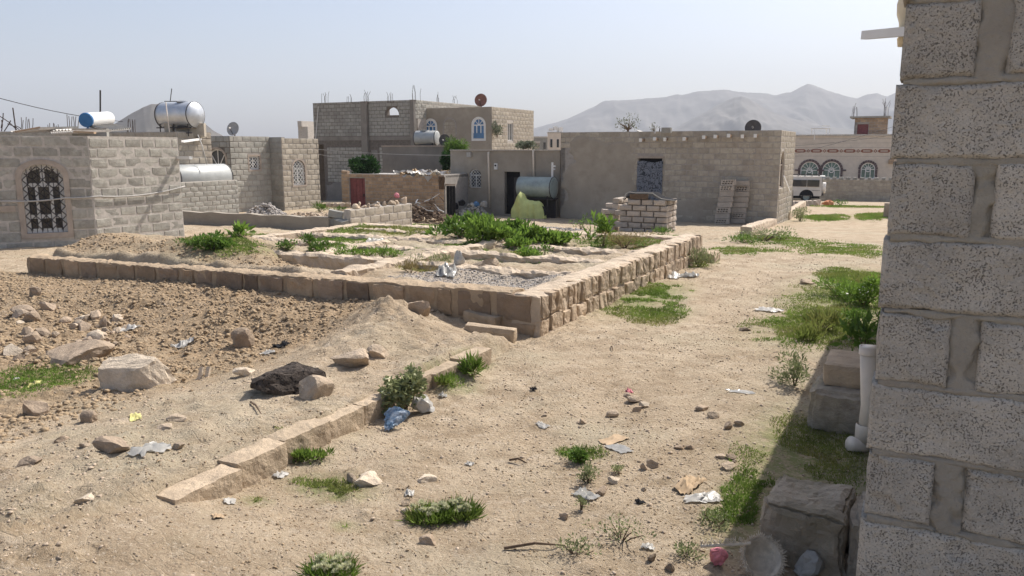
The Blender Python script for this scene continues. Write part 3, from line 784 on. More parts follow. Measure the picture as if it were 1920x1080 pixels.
blocks(T, fc_, W2, zt - .21 * 14 - .02, zt - .02, M['dark'], course=.21, limit=60)  # dark blocks again, shade of the return face put into colour
blocks(T, fd_, L2, zt - .21 * 14 - .06, zt - .06, M['warm'], [od], course=.21, joint=.016, limit=120)
for f, o in ((fa_, oa), (fb_, ob), (fd_, od)):
    s_ = MB(); ring(s_, f, o, .07, -.002, .022, -.05); s_.build('window_surround', M['concrete'], T)
window(T, fa_, oa, M['white'], M['glass'], n=-.1, fw=.05, cols=3, transom=oa['z0'] + .5, fan=4)
window(T, fb_, ob, M['white'], M['glass'], n=-.1, fw=.05, cols=2, grille='d', gmat=M['white'])
window(T, fd_, od, M['white'], M['glass'], n=-.1, fw=.05, cols=2, grille='vd', gmat=M['white'])
mb = MB(); mb.add([fa_.pt(0, zt - .08, -.2), P1 + Vector((0, 0, zt - .08)) + V * .2, P3 + Vector((0, 0, zt - .08)) + V * .2, P4 + Vector((0, 0, zt - .08)) + V * .2, fd_.pt(L2, zt - .08, -.2), fd_.pt(L2, zt - .08, -3.5), fa_.pt(0, zt - .08, -4.0)], [(0, 1, 2, 3, 4, 5, 6)])
mb.build('roof', M['concrete'], T)
wall(T, Fr(p2(P4 + U * L2 + V * 3.6), D_FRONT), rect(0, 3.6, zb, zt - .06), [], M['mortar'], -.2, 'back_wall')
p = at(600, 368, 33.0)
# garden wall with a tank behind it
P5 = at(346, 395, 25.0); P5.z = 0; f5 = Fr(p2(P5), D_LANE); z5 = at(346, 342, 25).z
T = thing('block_wall', 'pale block wall in front of the half hidden lying tank', 'wall', (P5.x, P5.y, -.5))
wall(T, f5, rect(-.6, 2.25, -.9, z5), [], M['mortar_lt'], .16, 'core'); blocks(T, f5, 2.25, z5 - .16 * 9, z5, M['grey2'], course=.16, blen=.34, joint=.018, s_from=-.6)
P5b = P5 + U * 2.25; f5b = Fr(p2(P5b - D_FRONT * 0), D_FRONT)
def tank(name, label, c, axis, r, l, m, bulge=.18, bands=(), lid=None):
    T = thing(name, label, 'tank', c); axis = Vector(axis).normalized(); h = l / 2
    prof = [(-h - r * bulge, 0), (-h - r * bulge * .9, r * .35), (-h - r * bulge * .55, r * .72), (-h - .02, r * .97), (-h, r), (h, r), (h + .02, r * .97), (h + r * bulge * .55, r * .72), (h + r * bulge * .9, r * .35), (h + r * bulge, 0)]
    MB().lathe(prof, c, axis, 32).build('barrel', m, T, smooth=True)
    for s in (-h, h):
        MB().lathe([(s - .015, r * .99), (s - .015, r * 1.02), (s + .015, r * 1.02), (s + .015, r * .99)], c, axis, 32).build('seam', M['dark_metal'], T, smooth=False)
    if lid is not None:
        MB().lathe([(r * .97, 0), (r * .97, .2), (r * 1.08, .2), (r * 1.08, .17), (r * 1.11, 0)], Vector(c) + axis * lid, (0, 0, 1), 16).build('lid', m, T)
    return T
t1 = P5 + V * .58 + U * 1.15; rr = .44
tank('water_tank', 'pale lying metal tank behind the garden wall', (t1.x, t1.y, z5 + .10), U, rr, 2.1, M['tank_pale'])
mb = MB()
for s in (-.7, .0, .7): q = t1 + U * s; mb.box((q.x, q.y, (z5 - .36 - .7) / 2), (.7, .12, z5 - .36 + .7), math.atan2(V.y, V.x))
tag(mb.build('tank_cradle', M['warm']), 'block cradle holding the lying tank behind the garden wall', 'cradle')
mb = MB(); mb.tube([at(371, 253, 26.5), at(378, 270, 26.3), at(388, 308, 26.0)], .018, 6)
tag(mb.build('water_hose', M['plastic_w'], smooth=True), 'thin white hose running from roof down to lying tank', 'hose')
# satellite dish on that roof
def dish(label, c, r, face, m, post=True, zroof=None):
    T = thing('satellite_dish', label, 'satellite dish', (c.x, c.y, c.z - r))
    face = Vector(face).normalized()
    MB().lathe([(-.0, 0), (.03 * r, r * .4), (.12 * r, r * .8), (.19 * r, r), (.17 * r, r), (.10 * r, r * .8), (.01 * r, r * .4), (-.03, 0)], c, face, 28).build('reflector', m, T, smooth=True)
    a = MB(); dn = c - Vector((0, 0, r)) ; a.tube([c + dn * 0 + Vector((0, 0, -r * .9)) + face * .05, c + face * r * .85 + Vector((0, 0, -r * .1))], .012, 5); a.build('feed_arm', M['dark_metal'], T)
    MB().lathe([(0, .035), (.09, .035)], c + face * r * .85 + Vector((0, 0, -r * .1)), face, 8).build('receiver', M['white'], T)
    zr = zroof if zroof is not None else c.z - r - .1
    MB().tube([Vector((c.x, c.y, zr)) - face * .06, c - face * .05], .025, 6).build('post', M['dark_metal'], T)
    return T
dish('pale grey satellite dish on the stepped block house roof', at(438, 242, 31.5), .27, (-.3, -1, .25), M['dish_grey'], zroof=2.2)
for k, (x, y) in enumerate(((592 - 92, 254), (502, 254))): pass

# ---- long low plastered wall and the low block wall beside it
E1 = at(616, 420, 20.3); E1.z = 0
fw_ = Fr(p2(E1 + V * 5.6), D_FRONT); zl = fw_.hit(350, 397)[1]; zr = fw_.hit(614, 408)[1]
T = thing('garden_wall', 'long low brown plastered wall behind the foundation', 'wall', (E1.x, E1.y, -.5))
wall(T, fw_, [(0, -1.0), (5.6, -1.0), (5.6, zr)] + [(5.6 - 5.6 * k / 12, zr + (zl - zr) * k / 12 + .02 * math.sin(k * 2.3)) for k in range(1, 13)], [], M['plaster'], .2, 'wall_body')
W1 = at(657, 412, 20.2); W1.z = 0
fx_ = Fr(p2(W1), D_LANE); zt = fx_.hit(690, 390)[1]
T = thing('block_wall', 'low broken block wall carrying a row of loose stones', 'wall', (W1.x, W1.y, -.4))
wall(T, fx_, rect(0, 2.75, -.9, zt), [], M['mortar_lt'], .2, 'core')
blocks(T, fx_, 2.75, zt - .21 * 6, zt, M['warm'], course=.21, blen=.41, joint=.02)
fx2 = Fr(p2(W1 + V * .8), D_FRONT)
for i, (s, z, rz) in enumerate(((.2, 0, .1), (.6, .02, -.1), (.25, .22, .25), (.58, .2, -.3), (.35, .42, .4))):
    o = bpy.data.objects.new('block', RNG.choice(variants(M['dark']))); COL.objects.link(o); o.parent = T
    o.location = fx2.pt(s, zt - .55 + z, .1 * (i % 2)) - Vector(T.location); o.rotation_euler = (RNG.uniform(-.1, .1), RNG.uniform(-.2, .2), fx2.rz + rz); o.scale = (.4, .2, .2)

# ---- brown shed with the red door
S0 = at(846, 398, 32.2); S0.z = 0
zt = at(740, 330, 31.8).z; zb = -1.2
fs = Fr(p2(S0 + V * 4.95), (-V * .93 + U * .12)); SL = 4.95
xr = fs.hit(833, 360)[0]; xl = fs.hit(641, 360)[0]; SL = xr - xl; fs = Fr(p2(fs.pt(xl, 0)), p2(fs.d))
T = thing('shed', 'brown mud brick shed with dark red door', 'shed', (fs.p.x, fs.p.y, -.9))
od = fs.op(656, 334, 685, 398)
od['pad'] = .02
wall(T, fs, rect(0, SL, zb, zt), [outline(od)], M['mortar'], .2, 'front_wall')
blocks(T, fs, SL, zt - .147 * 12, zt, M['brick'], [od], course=.147, blen=.30, joint=.014, limit=300)
fs2 = Fr(p2(fs.pt(SL, 0)), p2(Vector((-fs.d.y, fs.d.x, 0)))); wall(T, fs2, rect(.2, 2.6, zb, zt), [], M['mortar'], .2, 'side_wall')
MB().box(fs.pt(SL / 2, zt - .08, -1.45), (SL, 2.5, .08), fs.rz).build('roof', M['zinc'], T)
dr = MB(); dr.box(fs.pt((od['s0'] + od['s1']) / 2, (od['z0'] + od['zt']) / 2, -.1), (od['s1'] - od['s0'], .04, od['zt'] - od['z0']), fs.rz); door = dr.build('door', M['red'], T)
wd = (od['s1'] - od['s0']) / 5
for k in range(5): MB().box(fs.pt(od['s0'] + wd * (k + .5), (od['z0'] + od['zt']) / 2, -.075 + (.012 if k % 2 else 0)), (wd - .012, .02, od['zt'] - od['z0'] - .04), fs.rz).build('door_plank', M['red'], door)
MB().box(fs.pt(od['s1'] - .1, (od['z0'] + od['zt']) / 2, -.05), (.04, .05, .12), fs.rz).build('handle', M['dark_metal'], door)
o = bpy.data.objects.new('block', variants(M['brick'])[2]); COL.objects.link(o); o.parent = T; o.location = fs.pt(.15, zt + .06, -.1) - Vector(T.location); o.rotation_euler = (0, .1, fs.rz); o.scale = (.3, .2, .13)
# dark doorway beside the shed, its inner darkness made of black planks
p = fs.pt(SL + .22, 0); fz = Fr(p2(fs.pt(SL + .03, 0, -.15)), p2(fs.d))
T = thing('gate', 'dark narrow plank gate between shed and plastered house', 'gate', (p.x, p.y, -1))
for k in range(3): MB().box(fz.pt(.07 + k * .135, (zb + zt - .45) / 2, 0), (.12, .03, zt - .45 - zb), fz.rz).build('plank', M['black'], T)
MB().box(fz.pt(.2, zt - .4, .02), (.46, .05, .07), fz.rz).build('lintel', M['concrete'], T)

# ---- dark compound wall behind the shed
G1 = at(846, 372, 38.0); G1.z = 0; fg = Fr(p2(G1 + V * 4.0), D_FRONT); x0 = fg.hit(718, 330)[0]; zt = fg.hit(780, 275)[1]
T = thing('compound_wall', 'tall dark grey plastered wall behind the shed', 'wall', (G1.x, G1.y, -1))
wall(T, fg, rect(x0, 3.9, -1.5, zt), [], M['plaster_gr'], .2, 'wall_body')
mb = MB(); mb.box(fg.pt((x0 + 3.9) / 2, zt + .03, -.1), (3.9 - x0 + .06, .28, .06), fg.rz); mb.build('coping', M['concrete'], T)
tp = at(800, 259, 39.5)
tank('water_tank', 'pale tank on legs above the dark compound wall', tp, -V + U * .15, .36, 1.1, M['tank_pale'], lid=-.1)
T = thing('tank_stand', 'slim metal stand under the pale tank on the compound wall', 'stand', (tp.x, tp.y, zt))
for sx in (-.45, .45):
    for sy in (-.2, .2): q = tp - V * sx + U * sy; MB().tube([(q.x, q.y, -1.4), (q.x, q.y, tp.z - .22)], .025, 6).build('leg', M['dark_metal'], T)
MB().box(tp - Vector((0, 0, .34)), (1.1, .5, .05), math.atan2(V.y, V.x)).build('platform', M['dark_metal'], T)
dish('dark satellite dish facing left beside the pale tank', at(834, 263, 38.4), .28, (-.25, -1, .15), M['dish_dark'], zroof=zt - .1)

# ---- plastered house in the middle
H1 = at(1049, 405, 33.3); H1.z = 0
fh = Fr(p2(H1 + V * 5.36), D_FRONT); HL = 5.36; zt = 1.80; zb = -1.2
ow = fh.op(880, 317, 902, 352, .45); od = fh.op(946, 322, 975, 402, .0)
T = thing('plastered_house', 'brown plastered house with white pipes and dark doorway', 'house', (H1.x, H1.y, -.95))
wall(T, fh, rect(0, HL, zb, zt), [outline(ow), outline(od)], M['plaster'], .25, 'front_wall')
fh2 = Fr(p2(H1 + V * HL + U * 4), -U); wall(T, fh2, rect(0, 3.75, zb, zt), [], M['plaster'], .2, 'side_wall')
MB().box(fh.pt(HL / 2, zt - .1, -2.2), (HL - .1, 3.8, .12), fh.rz).build('roof', M['concrete'], T)
mb = MB(); mb.box(fh.pt(HL / 2, zt + .02, -.1), (HL, .32, .04), fh.rz); mb.build('coping', M['mortar_lt'], T)
window(T, fh, ow, M['white'], M['glass'], n=-.12, fw=.04, cols=2, transom=ow['z0'] + .55, grille='d', gmat=M['white'], gn=.01)
MB().box(fh.pt((od['s0'] + od['s1']) / 2, (od['z0'] + od['zt']) / 2, -.22), (od['s1'] - od['s0'], .04, od['zt'] - od['z0']), fh.rz).build('door', M['black'], T)
MB().box(fh.pt((od['s0'] + od['s1']) / 2 + .16, (od['z0'] + od['zt']) / 2 - .1, -.17), (.3, .05, od['zt'] - od['z0'] - .3), fh.rz).build('door_leaf', M['dark_metal'], T)
for x, ya_, yb_ in ((917, 287, 389), (1001, 284, 345)):
    s, z1 = fh.hit(x, ya_); z0 = fh.hit(x, yb_)[1]
    MB().tube([fh.pt(s, z1 + .04, -.02), fh.pt(s, z1 + .02, .05), fh.pt(s, z1 - .1, .06), fh.pt(s + .05, z0, .06)], .045, 8).build('drain_pipe', M['pvc'], T, smooth=True)
s, z = fh.hit(881, 290); MB().box(fh.pt(s, z, .06), (.2, .12, .2), fh.rz).build('junction_box', M['plastic_w'], T)
s, z = fh.hit(931, 312); mt = MB(); mt.box(fh.pt(s, z, .05), (.14, .1, .26), fh.rz); me_ = mt.build('meter_box', M['white'], T)
MB().lathe([(0, .045), (.012, .045), (.012, 0)], fh.pt(s, z + .04, .10), fh.n, 12).build('dial', M['black'], me_)
# block pillar with a white post where the two houses meet
s, z = fh.hit(1041, 340)
pp = fh.pt(s, 0, .35); T = thing('block_pillar', 'stacked block pillar at the end of the green tank', 'pillar', (pp.x, pp.y, -1))
zz = -1.15
for k in range(8):
    o = bpy.data.objects.new('block', RNG.choice(variants(M['warm']))); COL.objects.link(o); o.parent = T
    o.location = Vector((pp.x + RNG.uniform(-.02, .02), pp.y, zz + .1)) - Vector(T.location); o.rotation_euler = (0, 0, fh.rz + RNG.uniform(-.08, .08)); o.scale = (.36, .3, .19); zz += .2
s, z0 = fh.hit(1043, 356); z1 = fh.hit(1043, 304)[1]
T = thing('white_post', 'white post with fittings beside the green tank', 'post', tuple(fh.pt(s, z0, .4)))
MB().box(fh.pt(s, (z0 + z1) / 2, .40), (.07, .07, z1 - z0), fh.rz).build('post_body', M['white'], T)
MB().box(fh.pt(s + .07, z1 - .16, .38), (.12, .08, .07), fh.rz).build('bracket', M['white'], T); MB().box(fh.pt(s + .06, z1 - .28, .38), (.1, .08, .05), fh.rz).build('bracket', M['white'], T)
s, z = fh.hit(1008, 350); s += .28
tc = fh.pt(s - .02, z, .62)
tank('water_tank', 'large green grey lying tank before the plastered house', tc, D_FRONT, .44, 1.55, M['tank_green'], bulge=.12)
T = thing('tank_stand', 'dark stand under the green grey lying tank', 'stand', (tc.x, tc.y, -1))
for sx in (-.6, .6):
    for sn in (-.28, .28): q = fh.pt(s + sx, 0, .62 + sn); MB().tube([(q.x, q.y, -1.3), (q.x, q.y, tc.z - .3)], .03, 6).build('leg', M['dark_metal'], T)
MB().box(Vector((tc.x, tc.y, tc.z - .46)), (1.7, .62, .05), fh.rz).build('platform', M['dark_metal'], T)
MB().box(fh.pt(s, (tc.z - .5 - 1.1) / 2, .5), (1.6, .03, tc.z - .5 + 1.1), fh.rz).build('skirt', M['dark_metal'], T)  # dark sheet added for the darkness beneath the tank

# ---- long brown block house with the curtained door
BR = at(1455, 418, 28.9); BR.z = 0; BL = 8.65
fB = Fr(p2(BR + V * BL), D_FRONT); fE = Fr(p2(BR), D_LANE); zt = at(1455, 244, 28.9).z; zb = -1.3; EL = 3.5
od = fB.op(1196, 297, 1240, 402); oe = fE.op(1463, 283, 1470, 352, .6)
od['pad'] = .03; oe['pad'] = .04
T = thing('block_house', 'long brown block house with curtained door and beam ends', 'house', (BR.x, BR.y, -.9))
wall(T, fB, rect(0, BL, zb, zt), [outline(od)], M['mortar'], .22, 'front_wall')
wall(T, fE, rect(.22, EL, zb, zt), [outline(oe)], M['mortar_lt'], .2, 'end_wall')
sd = fB.hit(1180, 330)[0]
n = blocks(T, fB, BL - .005, zt - .21 * 17, zt, M['warm'], [od], course=.21, blen=.42, joint=.01, proud=.010, limit=300, keep=lambda s, z: s > 2.9 or z > zt - .6)
blocks(T, fE, EL, zt - .21 * 17, zt, M['warm'], [oe], course=.21, blen=.42, joint=.01, limit=0, name='end_block')
# mud render smeared over the left half and the foot of the wall
def render_coat(T, f, s0, s1, z0, z1, seed, lift, fade=.8, m=None, name='render_coat', holes=()):
    st = .06; S, Z = np.meshgrid(np.arange(s0, s1 + st, st), np.arange(z0, z1 + st, st))
    e = np.minimum(np.minimum(S - s0, s1 - S) / fade, (z1 - Z) / .5)
    n = lift * sm(e + fbm(S * .9 + seed, Z * 1.4, 4) * 1.0, .15, .6) - .02 + fbm(S * 3 + seed, Z * 3, 3) * .006
    keepq = np.ones(S.shape, bool)
    for o in holes: keepq &= ~((S > o['s0'] - .05) & (S < o['s1'] + .05) & (Z < o['zt'] + .05))
    P = np.stack([f.p.x + f.d.x * S + f.n.x * n, f.p.y + f.d.y * S + f.n.y * n, Z], -1).reshape(-1, 3)
    h, w = S.shape; ix = np.arange(h * w).reshape(h, w)
    kq = keepq[:-1, :-1] & keepq[:-1, 1:] & keepq[1:, 1:] & keepq[1:, :-1]
    q = np.stack([ix[:-1, :-1], ix[:-1, 1:], ix[1:, 1:], ix[1:, :-1]], -1)[kq].reshape(-1, 4)
    link(name, np_mesh(name, P, q, m or M['plaster'], smooth=True), T)
render_coat(T, fB, .02, 3.6, -1.2, zt - .12, 2.0, .046, holes=[od])
render_coat(T, fB, 3.9, 6.6, -1.2, .2, 5.0, .034, fade=1.1, holes=[od])
render_coat(T, fB, 3.7, 5.6, -.5, 1.5, 9.0, .026, fade=1.3, holes=[od])
MB().box(fB.pt(BL / 2, zt - .25, -EL / 2), (BL - .1, EL - .1, .12), fB.rz).build('roof', M['concrete'], T)
wall(T, Fr(p2(BR + V * BL + U * (EL + .0)), -U), rect(0, EL, zb, zt), [], M['mortar'], .2, 'end_wall')
wall(T, Fr(p2(BR + V * BL + U * EL), D_FRONT), rect(0, BL, zb, zt), [], M['mortar'], -.2, 'back_wall')
for x, y in ((1207, 262), (1232, 261), (1251, 260), (1287, 260), (1324, 257), (1345, 256), (1370, 255), (1394, 255), (1419, 254)):
    s, z = fB.hit(x, y); ln = RNG.uniform(.25, .42); tl = RNG.uniform(-.12, .05)
    a = fB.pt(s, z, -.1); b = fB.pt(s + RNG.uniform(-.03, .03), z + tl * .3, ln)
    bm_ = MB().bar(a, b, .10, .10).build('beam_end', M['wood'], T)
    MB().bar(b, b + (b - a).normalized() * .012, .112, .13).build('end_cap', M['white'], bm_)
# door opening and curtain
MB().box(fB.pt((od['s0'] + od['s1']) / 2, od['zt'] + .05, .015), (od['s1'] - od['s0'] + .2, .05, .08), fB.rz).build('lintel', M['concrete'], T)
def curtain():
    m = bpy.data.materials.new('patterned_curtain'); m.use_nodes = True; nt = m.node_tree; N = nt.nodes; L = nt.links
    g = N.new('ShaderNodeNewGeometry'); n = N.new('ShaderNodeTexNoise'); n.inputs['Scale'].default_value = 4.2; n.inputs['Detail'].default_value = 1.0; n.inputs['Distortion'].default_value = 2.2
    L.new(g.outputs['Position'], n.inputs['Vector'])
    r = N.new('ShaderNodeValToRGB'); e = r.color_ramp.elements
    e[0].position = .43; e[0].color = (.17, .185, .215, 1); e[1].position = .455; e[1].color = (.035, .04, .05, 1)
    k = r.color_ramp.elements.new(.52); k.color = (.035, .04, .05, 1); k = r.color_ramp.elements.new(.55); k.color = (.17, .185, .215, 1)
    L.new(n.outputs['Fac'], r.inputs[0]); L.new(r.outputs[0], N['Principled BSDF'].inputs['Base Color']); N['Principled BSDF'].inputs['Roughness'].default_value = .9
    return m
ns, nz = 30, 24; vs = []
for j in range(nz + 1):
    for i in range(ns + 1):
        s = od['s0'] - .04 + (od['s1'] - od['s0'] + .08) * i / ns; z = od['zt'] - .12 - (od['zt'] - od['z0'] - .35) * j / nz + .03 * math.sin(i * .25) * (1 - j / nz)
        vs.append(fB.pt(s + .01 * math.sin(j), z, .03 + .018 * math.sin(i * 1.1 + j * .1) + .02 * j / nz))
ct = np_mesh('curtain', [tuple(v) for v in vs], [(j * (ns + 1) + i, (j + 1) * (ns + 1) + i, (j + 1) * (ns + 1) + i + 1, j * (ns + 1) + i + 1) for j in range(nz) for i in range(ns)], curtain(), True)
tag(link('curtain', ct), 'grey curtain with dark floral pattern in the doorway', 'curtain')
MB().box(fB.pt((od['s0'] + od['s1']) / 2, (od['z0'] + od['zt']) / 2, -.2), (od['s1'] - od['s0'], .02, od['zt'] - od['z0']), fB.rz).build('door', M['black'], T)
window(T, fE, oe, M['concrete'], M['glass'], n=-.08, fw=.05, cols=2)
p0 = fE.pt(*fE.hit(1463, 330), .12); p1 = fE.pt(*fE.hit(1468, 360), .25)
tag(MB().bar(p0, p1, .04, .06).build('loose_board', M['white']), 'white board leaning below the narrow arched window', 'board')
dish('dark round dish half hidden behind the brown house parapet', at(1412, 240, 30.4), .30, (-.35, -1, .2), M['dish_dark'], zroof=2.3)
q = at(1250, 244, 30.5); hb = MB(); hb.box(q, (.36, .2, .19), fB.rz)
hb = tag(hb.build('hollow_block', M['dark']), 'single hollow block lying on the brown house parapet', 'block')
q = at(1200, 248, 32); mb = MB(); mb.lathe([(0, .02), (.05, .12), (.09, .2), (.1, .2), (.06, .1), (.02, 0)], q - Vector((0, 0, .06)), (.3, -.2, 1), 12)
tag(mb.build('basin', M['plastic_w'], smooth=True), 'white plastic basin on the brown house parapet', 'basin')
for x in (1228, 1236, 1452):
    q = at(x, 250, 31.0 if x < 1400 else 29.1); tag(MB().tube([q, q + Vector((.02, 0, .2 if x < 1400 else -.1))], .02, 5).build('roof_peg', M['white'] if x != 1236 else M['rebar']), {1228: 'short pale peg on parapet left of the hollow block', 1236: 'short rusty peg on parapet beside the hollow block', 1452: 'white peg at the right corner of the parapet'}[x], 'peg')

# ---- the two storey building
K1 = at(922, 278, 45.0); K1.z = 0
fK = Fr(p2(K1 + V * 5.1), D_FRONT); fK2 = Fr(p2(K1), D_LANE); zt = at(922, 200, 45).z
T = thing('two_storey_house', 'unfinished two storey grey block house with blue arched windows', 'house', (K1.x, K1.y, -1.4))
oA = fK.op(797, 224, 818, 256, .5); oB = fK.op(886, 221, 909, 262, .5); oC = fK2.op(952, 231, 962, 264); oN = fK.op(832, 222, 855, 262, .5)
for o in (oA, oB, oC): o['pad'] = .05
wall(T, fK, rect(0, 5.1, -1.8, zt), [outline(oA), outline(oB)], M['plaster'], .25, 'front_wall')
wall(T, fK2, rect(.25, 5.35, -1.8, zt), [outline(oC)], M['mortar_lt'], .2, 'side_wall')
blocks(T, fK2, 5.35, zt - .22 * 12, zt, M['warm'], [oC], course=.22, blen=.42, limit=60)
s_ = MB(); ring(s_, fK, oN, .05, -.03, .02, 0); s_.build('blocked_arch', M['mortar'], T)
blocks(T, fK, oN['s1'] - .03, oN['z0'], oN['zt'] - .2, M['warm'], course=.2, blen=.3, s_from=oN['s0'] + .03, limit=40, proud=.012)
for o in (oA, oB):
    window(T, fK, o, M['white'], M['bluegl'], n=-.03, fw=.07, cols=3, fan=4)
    s_ = MB(); ring(s_, fK, o, .06, 0, .02, -.05); s_.build('window_surround', M['white'], T)
MB().box(fK.pt((oB['s0'] + oB['s1']) / 2, oB['z0'] + .22, .0), (oB['s1'] - oB['s0'] - .12, .03, .3), fK.rz).build('blue_panel', M['bluegl'], T)
window(T, fK2, oC, M['white'], M['glass'], n=-.08, fw=.05, cols=2, grille='v', gmat=M['white'])
MB().box(fK.pt(2.55, zt - .12, -2.7), (4.9, 5.0, .14), fK.rz).build('roof', M['concrete'], T)
# left, taller half
K2 = at(780, 290, 46.0); K2.z = 0
zt2 = at(780, 187, 46).z
fM = Fr(p2(K2 + V * 7.75), D_FRONT); ML = 7.75
xm = fM.hit(684, 280)[0]; xl0 = fM.hit(588, 230)[0]; xl1 = fM.hit(609, 330)[0]; zov = fM.hit(600, 271)[1]
oT = fM.op(722, 201, 748, 216, .45)
wall(T, fM, [(xl1, -1.8), (ML, -1.8), (ML, zt2), (xl0, zt2), (xl0, zov), (xl1, zov)], [outline(oT)], M['mortar_dk'], .25, 'front_wall')
MB().box(fM.pt(xm + .12, (zt2 - 1.8) / 2, .02), (.42, .3, zt2 + 1.8), fM.rz).build('column', M['plaster_gr'], T)
MB().box(fM.pt(ML - .12, (zt2 + .12) / 2, .02), (.26, .28, zt2 - .12 + .0), fM.rz).build('column', M['plaster_gr'], T)
MB().box(fM.pt((xl0 + ML) / 2, zov + .35, -.1), (ML - xl0, .26, .22), fM.rz).build('floor_band', M['plaster_gr'], T)
z1a = fM.hit(650, 275)[1]; z1b = fM.hit(650, 342)[1]
blocks(T, fM, xm - .12, z1b, z1a, M['grey2'], course=.21, blen=.41, joint=.022, s_from=xl1 + .25, limit=130, name='block')
blocks(T, fM, ML - .3, z1b, z1a, M['grey2'], course=.21, blen=.41, joint=.022, s_from=fM.hit(712, 300)[0], limit=60, name='block')
blocks(T, fM, xm - .12, zov + .48, zt2, M['dark'], course=.21, blen=.41, joint=.014, s_from=xl0, limit=110, name='block')
blocks(T, fM, ML - .28, zov + .48, zt2, M['dark'], [oT], course=.21, blen=.41, joint=.014, s_from=xm + .36, limit=0, name='block')
render_coat(T, fM, xl1, xm - .1, -1.7, z1b, 3, .04, fade=.3, m=M['plaster_gr']); render_coat(T, fM, xm + .3, fM.hit(712, 300)[0], -1.7, z1a, 4, .04, fade=.3, m=M['plaster_gr'])
fM2 = Fr(p2(K2), D_LANE); wall(T, fM2, rect(.25, 7.6, zt2 - 3.4, zt2), [], M['mortar_lt'], .2, 'side_wall')
blocks(T, fM2, 7.6, zt2 - .21 * 5, zt2, M['grey2'], course=.21, blen=.41, joint=.02, limit=60)
MB().box(fM.pt(ML / 2 + xl0 / 2, zt2 - .9, -3.5), (ML - xl0 - .3, 6.4, .15), fM.rz).build('roof', M['concrete'], T)
wall(T, Fr(p2(K2 + V * (ML - xl0) + U * 7.6), -U), rect(0, 7.6, -1.8, zt2), [], M['mortar_dk'], .2, 'side_wall')
s0, z0 = fM.hit(598, 200); s1, z1 = fM.hit(593, 262); MB().tube([fM.pt(s0, z0, .06), fM.pt(s1, z1, .06), fM.pt(s1 - .05, z1 - 1.2, .0)], .02, 5).build('drain_pipe', M['white'], T)
def rebars(T, p, n, h, spread, seed, lean=.12):
    r = random.Random(seed)
    for k in range(n):
        q = p + Vector((r.uniform(-spread, spread), r.uniform(-.1, .1), -.1)); ln = h * r.uniform(.7, 1.1)
        MB().tube([q, q + Vector((r.uniform(-lean, lean) * .3, 0, ln * .6)), q + Vector((r.uniform(-lean, lean), 0, ln))], .012, 4).build('rebar', M['rebar'], T)
for k, (x, y, d, n, h) in enumerate(((609, 190, 48.9, 5, .75), (655, 190, 48, 4, .5), (687, 190, 47.3, 6, .8), (733, 190, 46.6, 5, .6), (781, 187, 46, 5, .85), (826, 192, 49.5, 4, .75), (852, 197, 51.5, 4, .65))):
    rebars(T, at(x, y, d), n, h, .22, 40 + k)
dish('rusty reddish satellite dish on the two storey house roof', at(902, 188, 45.6), .36, (-.25, -1, .12), M['dish_rust'], zroof=zt - .2)
# tower and wall far behind on the left of it
q = at(583, 262, 66); T = thing('stair_tower', 'pale concrete stair tower beyond the two storey house', 'tower', (q.x, q.y, -2))
mb = MB(); mb.box((q.x, q.y, (at(583, 238, 66).z - 2) / 2), (.95, 2.0, at(583, 238, 66).z + 2), -.4); mb.build('shaft', M['mortar_lt'], T)
MB().box((q.x - .25, q.y - .1, at(583, 238, 66).z + .22), (.4, 1.9, .45), -.4).build('parapet', M['mortar_lt'], T)
q = at(602, 300, 58); T = thing('far_house', 'plain grey house glimpsed between two houses', 'house', (q.x, q.y, -2))
zz = at(602, 281, 58).z; MB().box((q.x, q.y + 2, (zz - 2) / 2), (3.2, 4, zz + 2), -.45).build('walls', M['dark'], T)
MB().box((q.x - .15, q.y - .7, (at(602, 330, 58).z)), (.6, .7, .9), -.45).build('window', M['glass'], T)
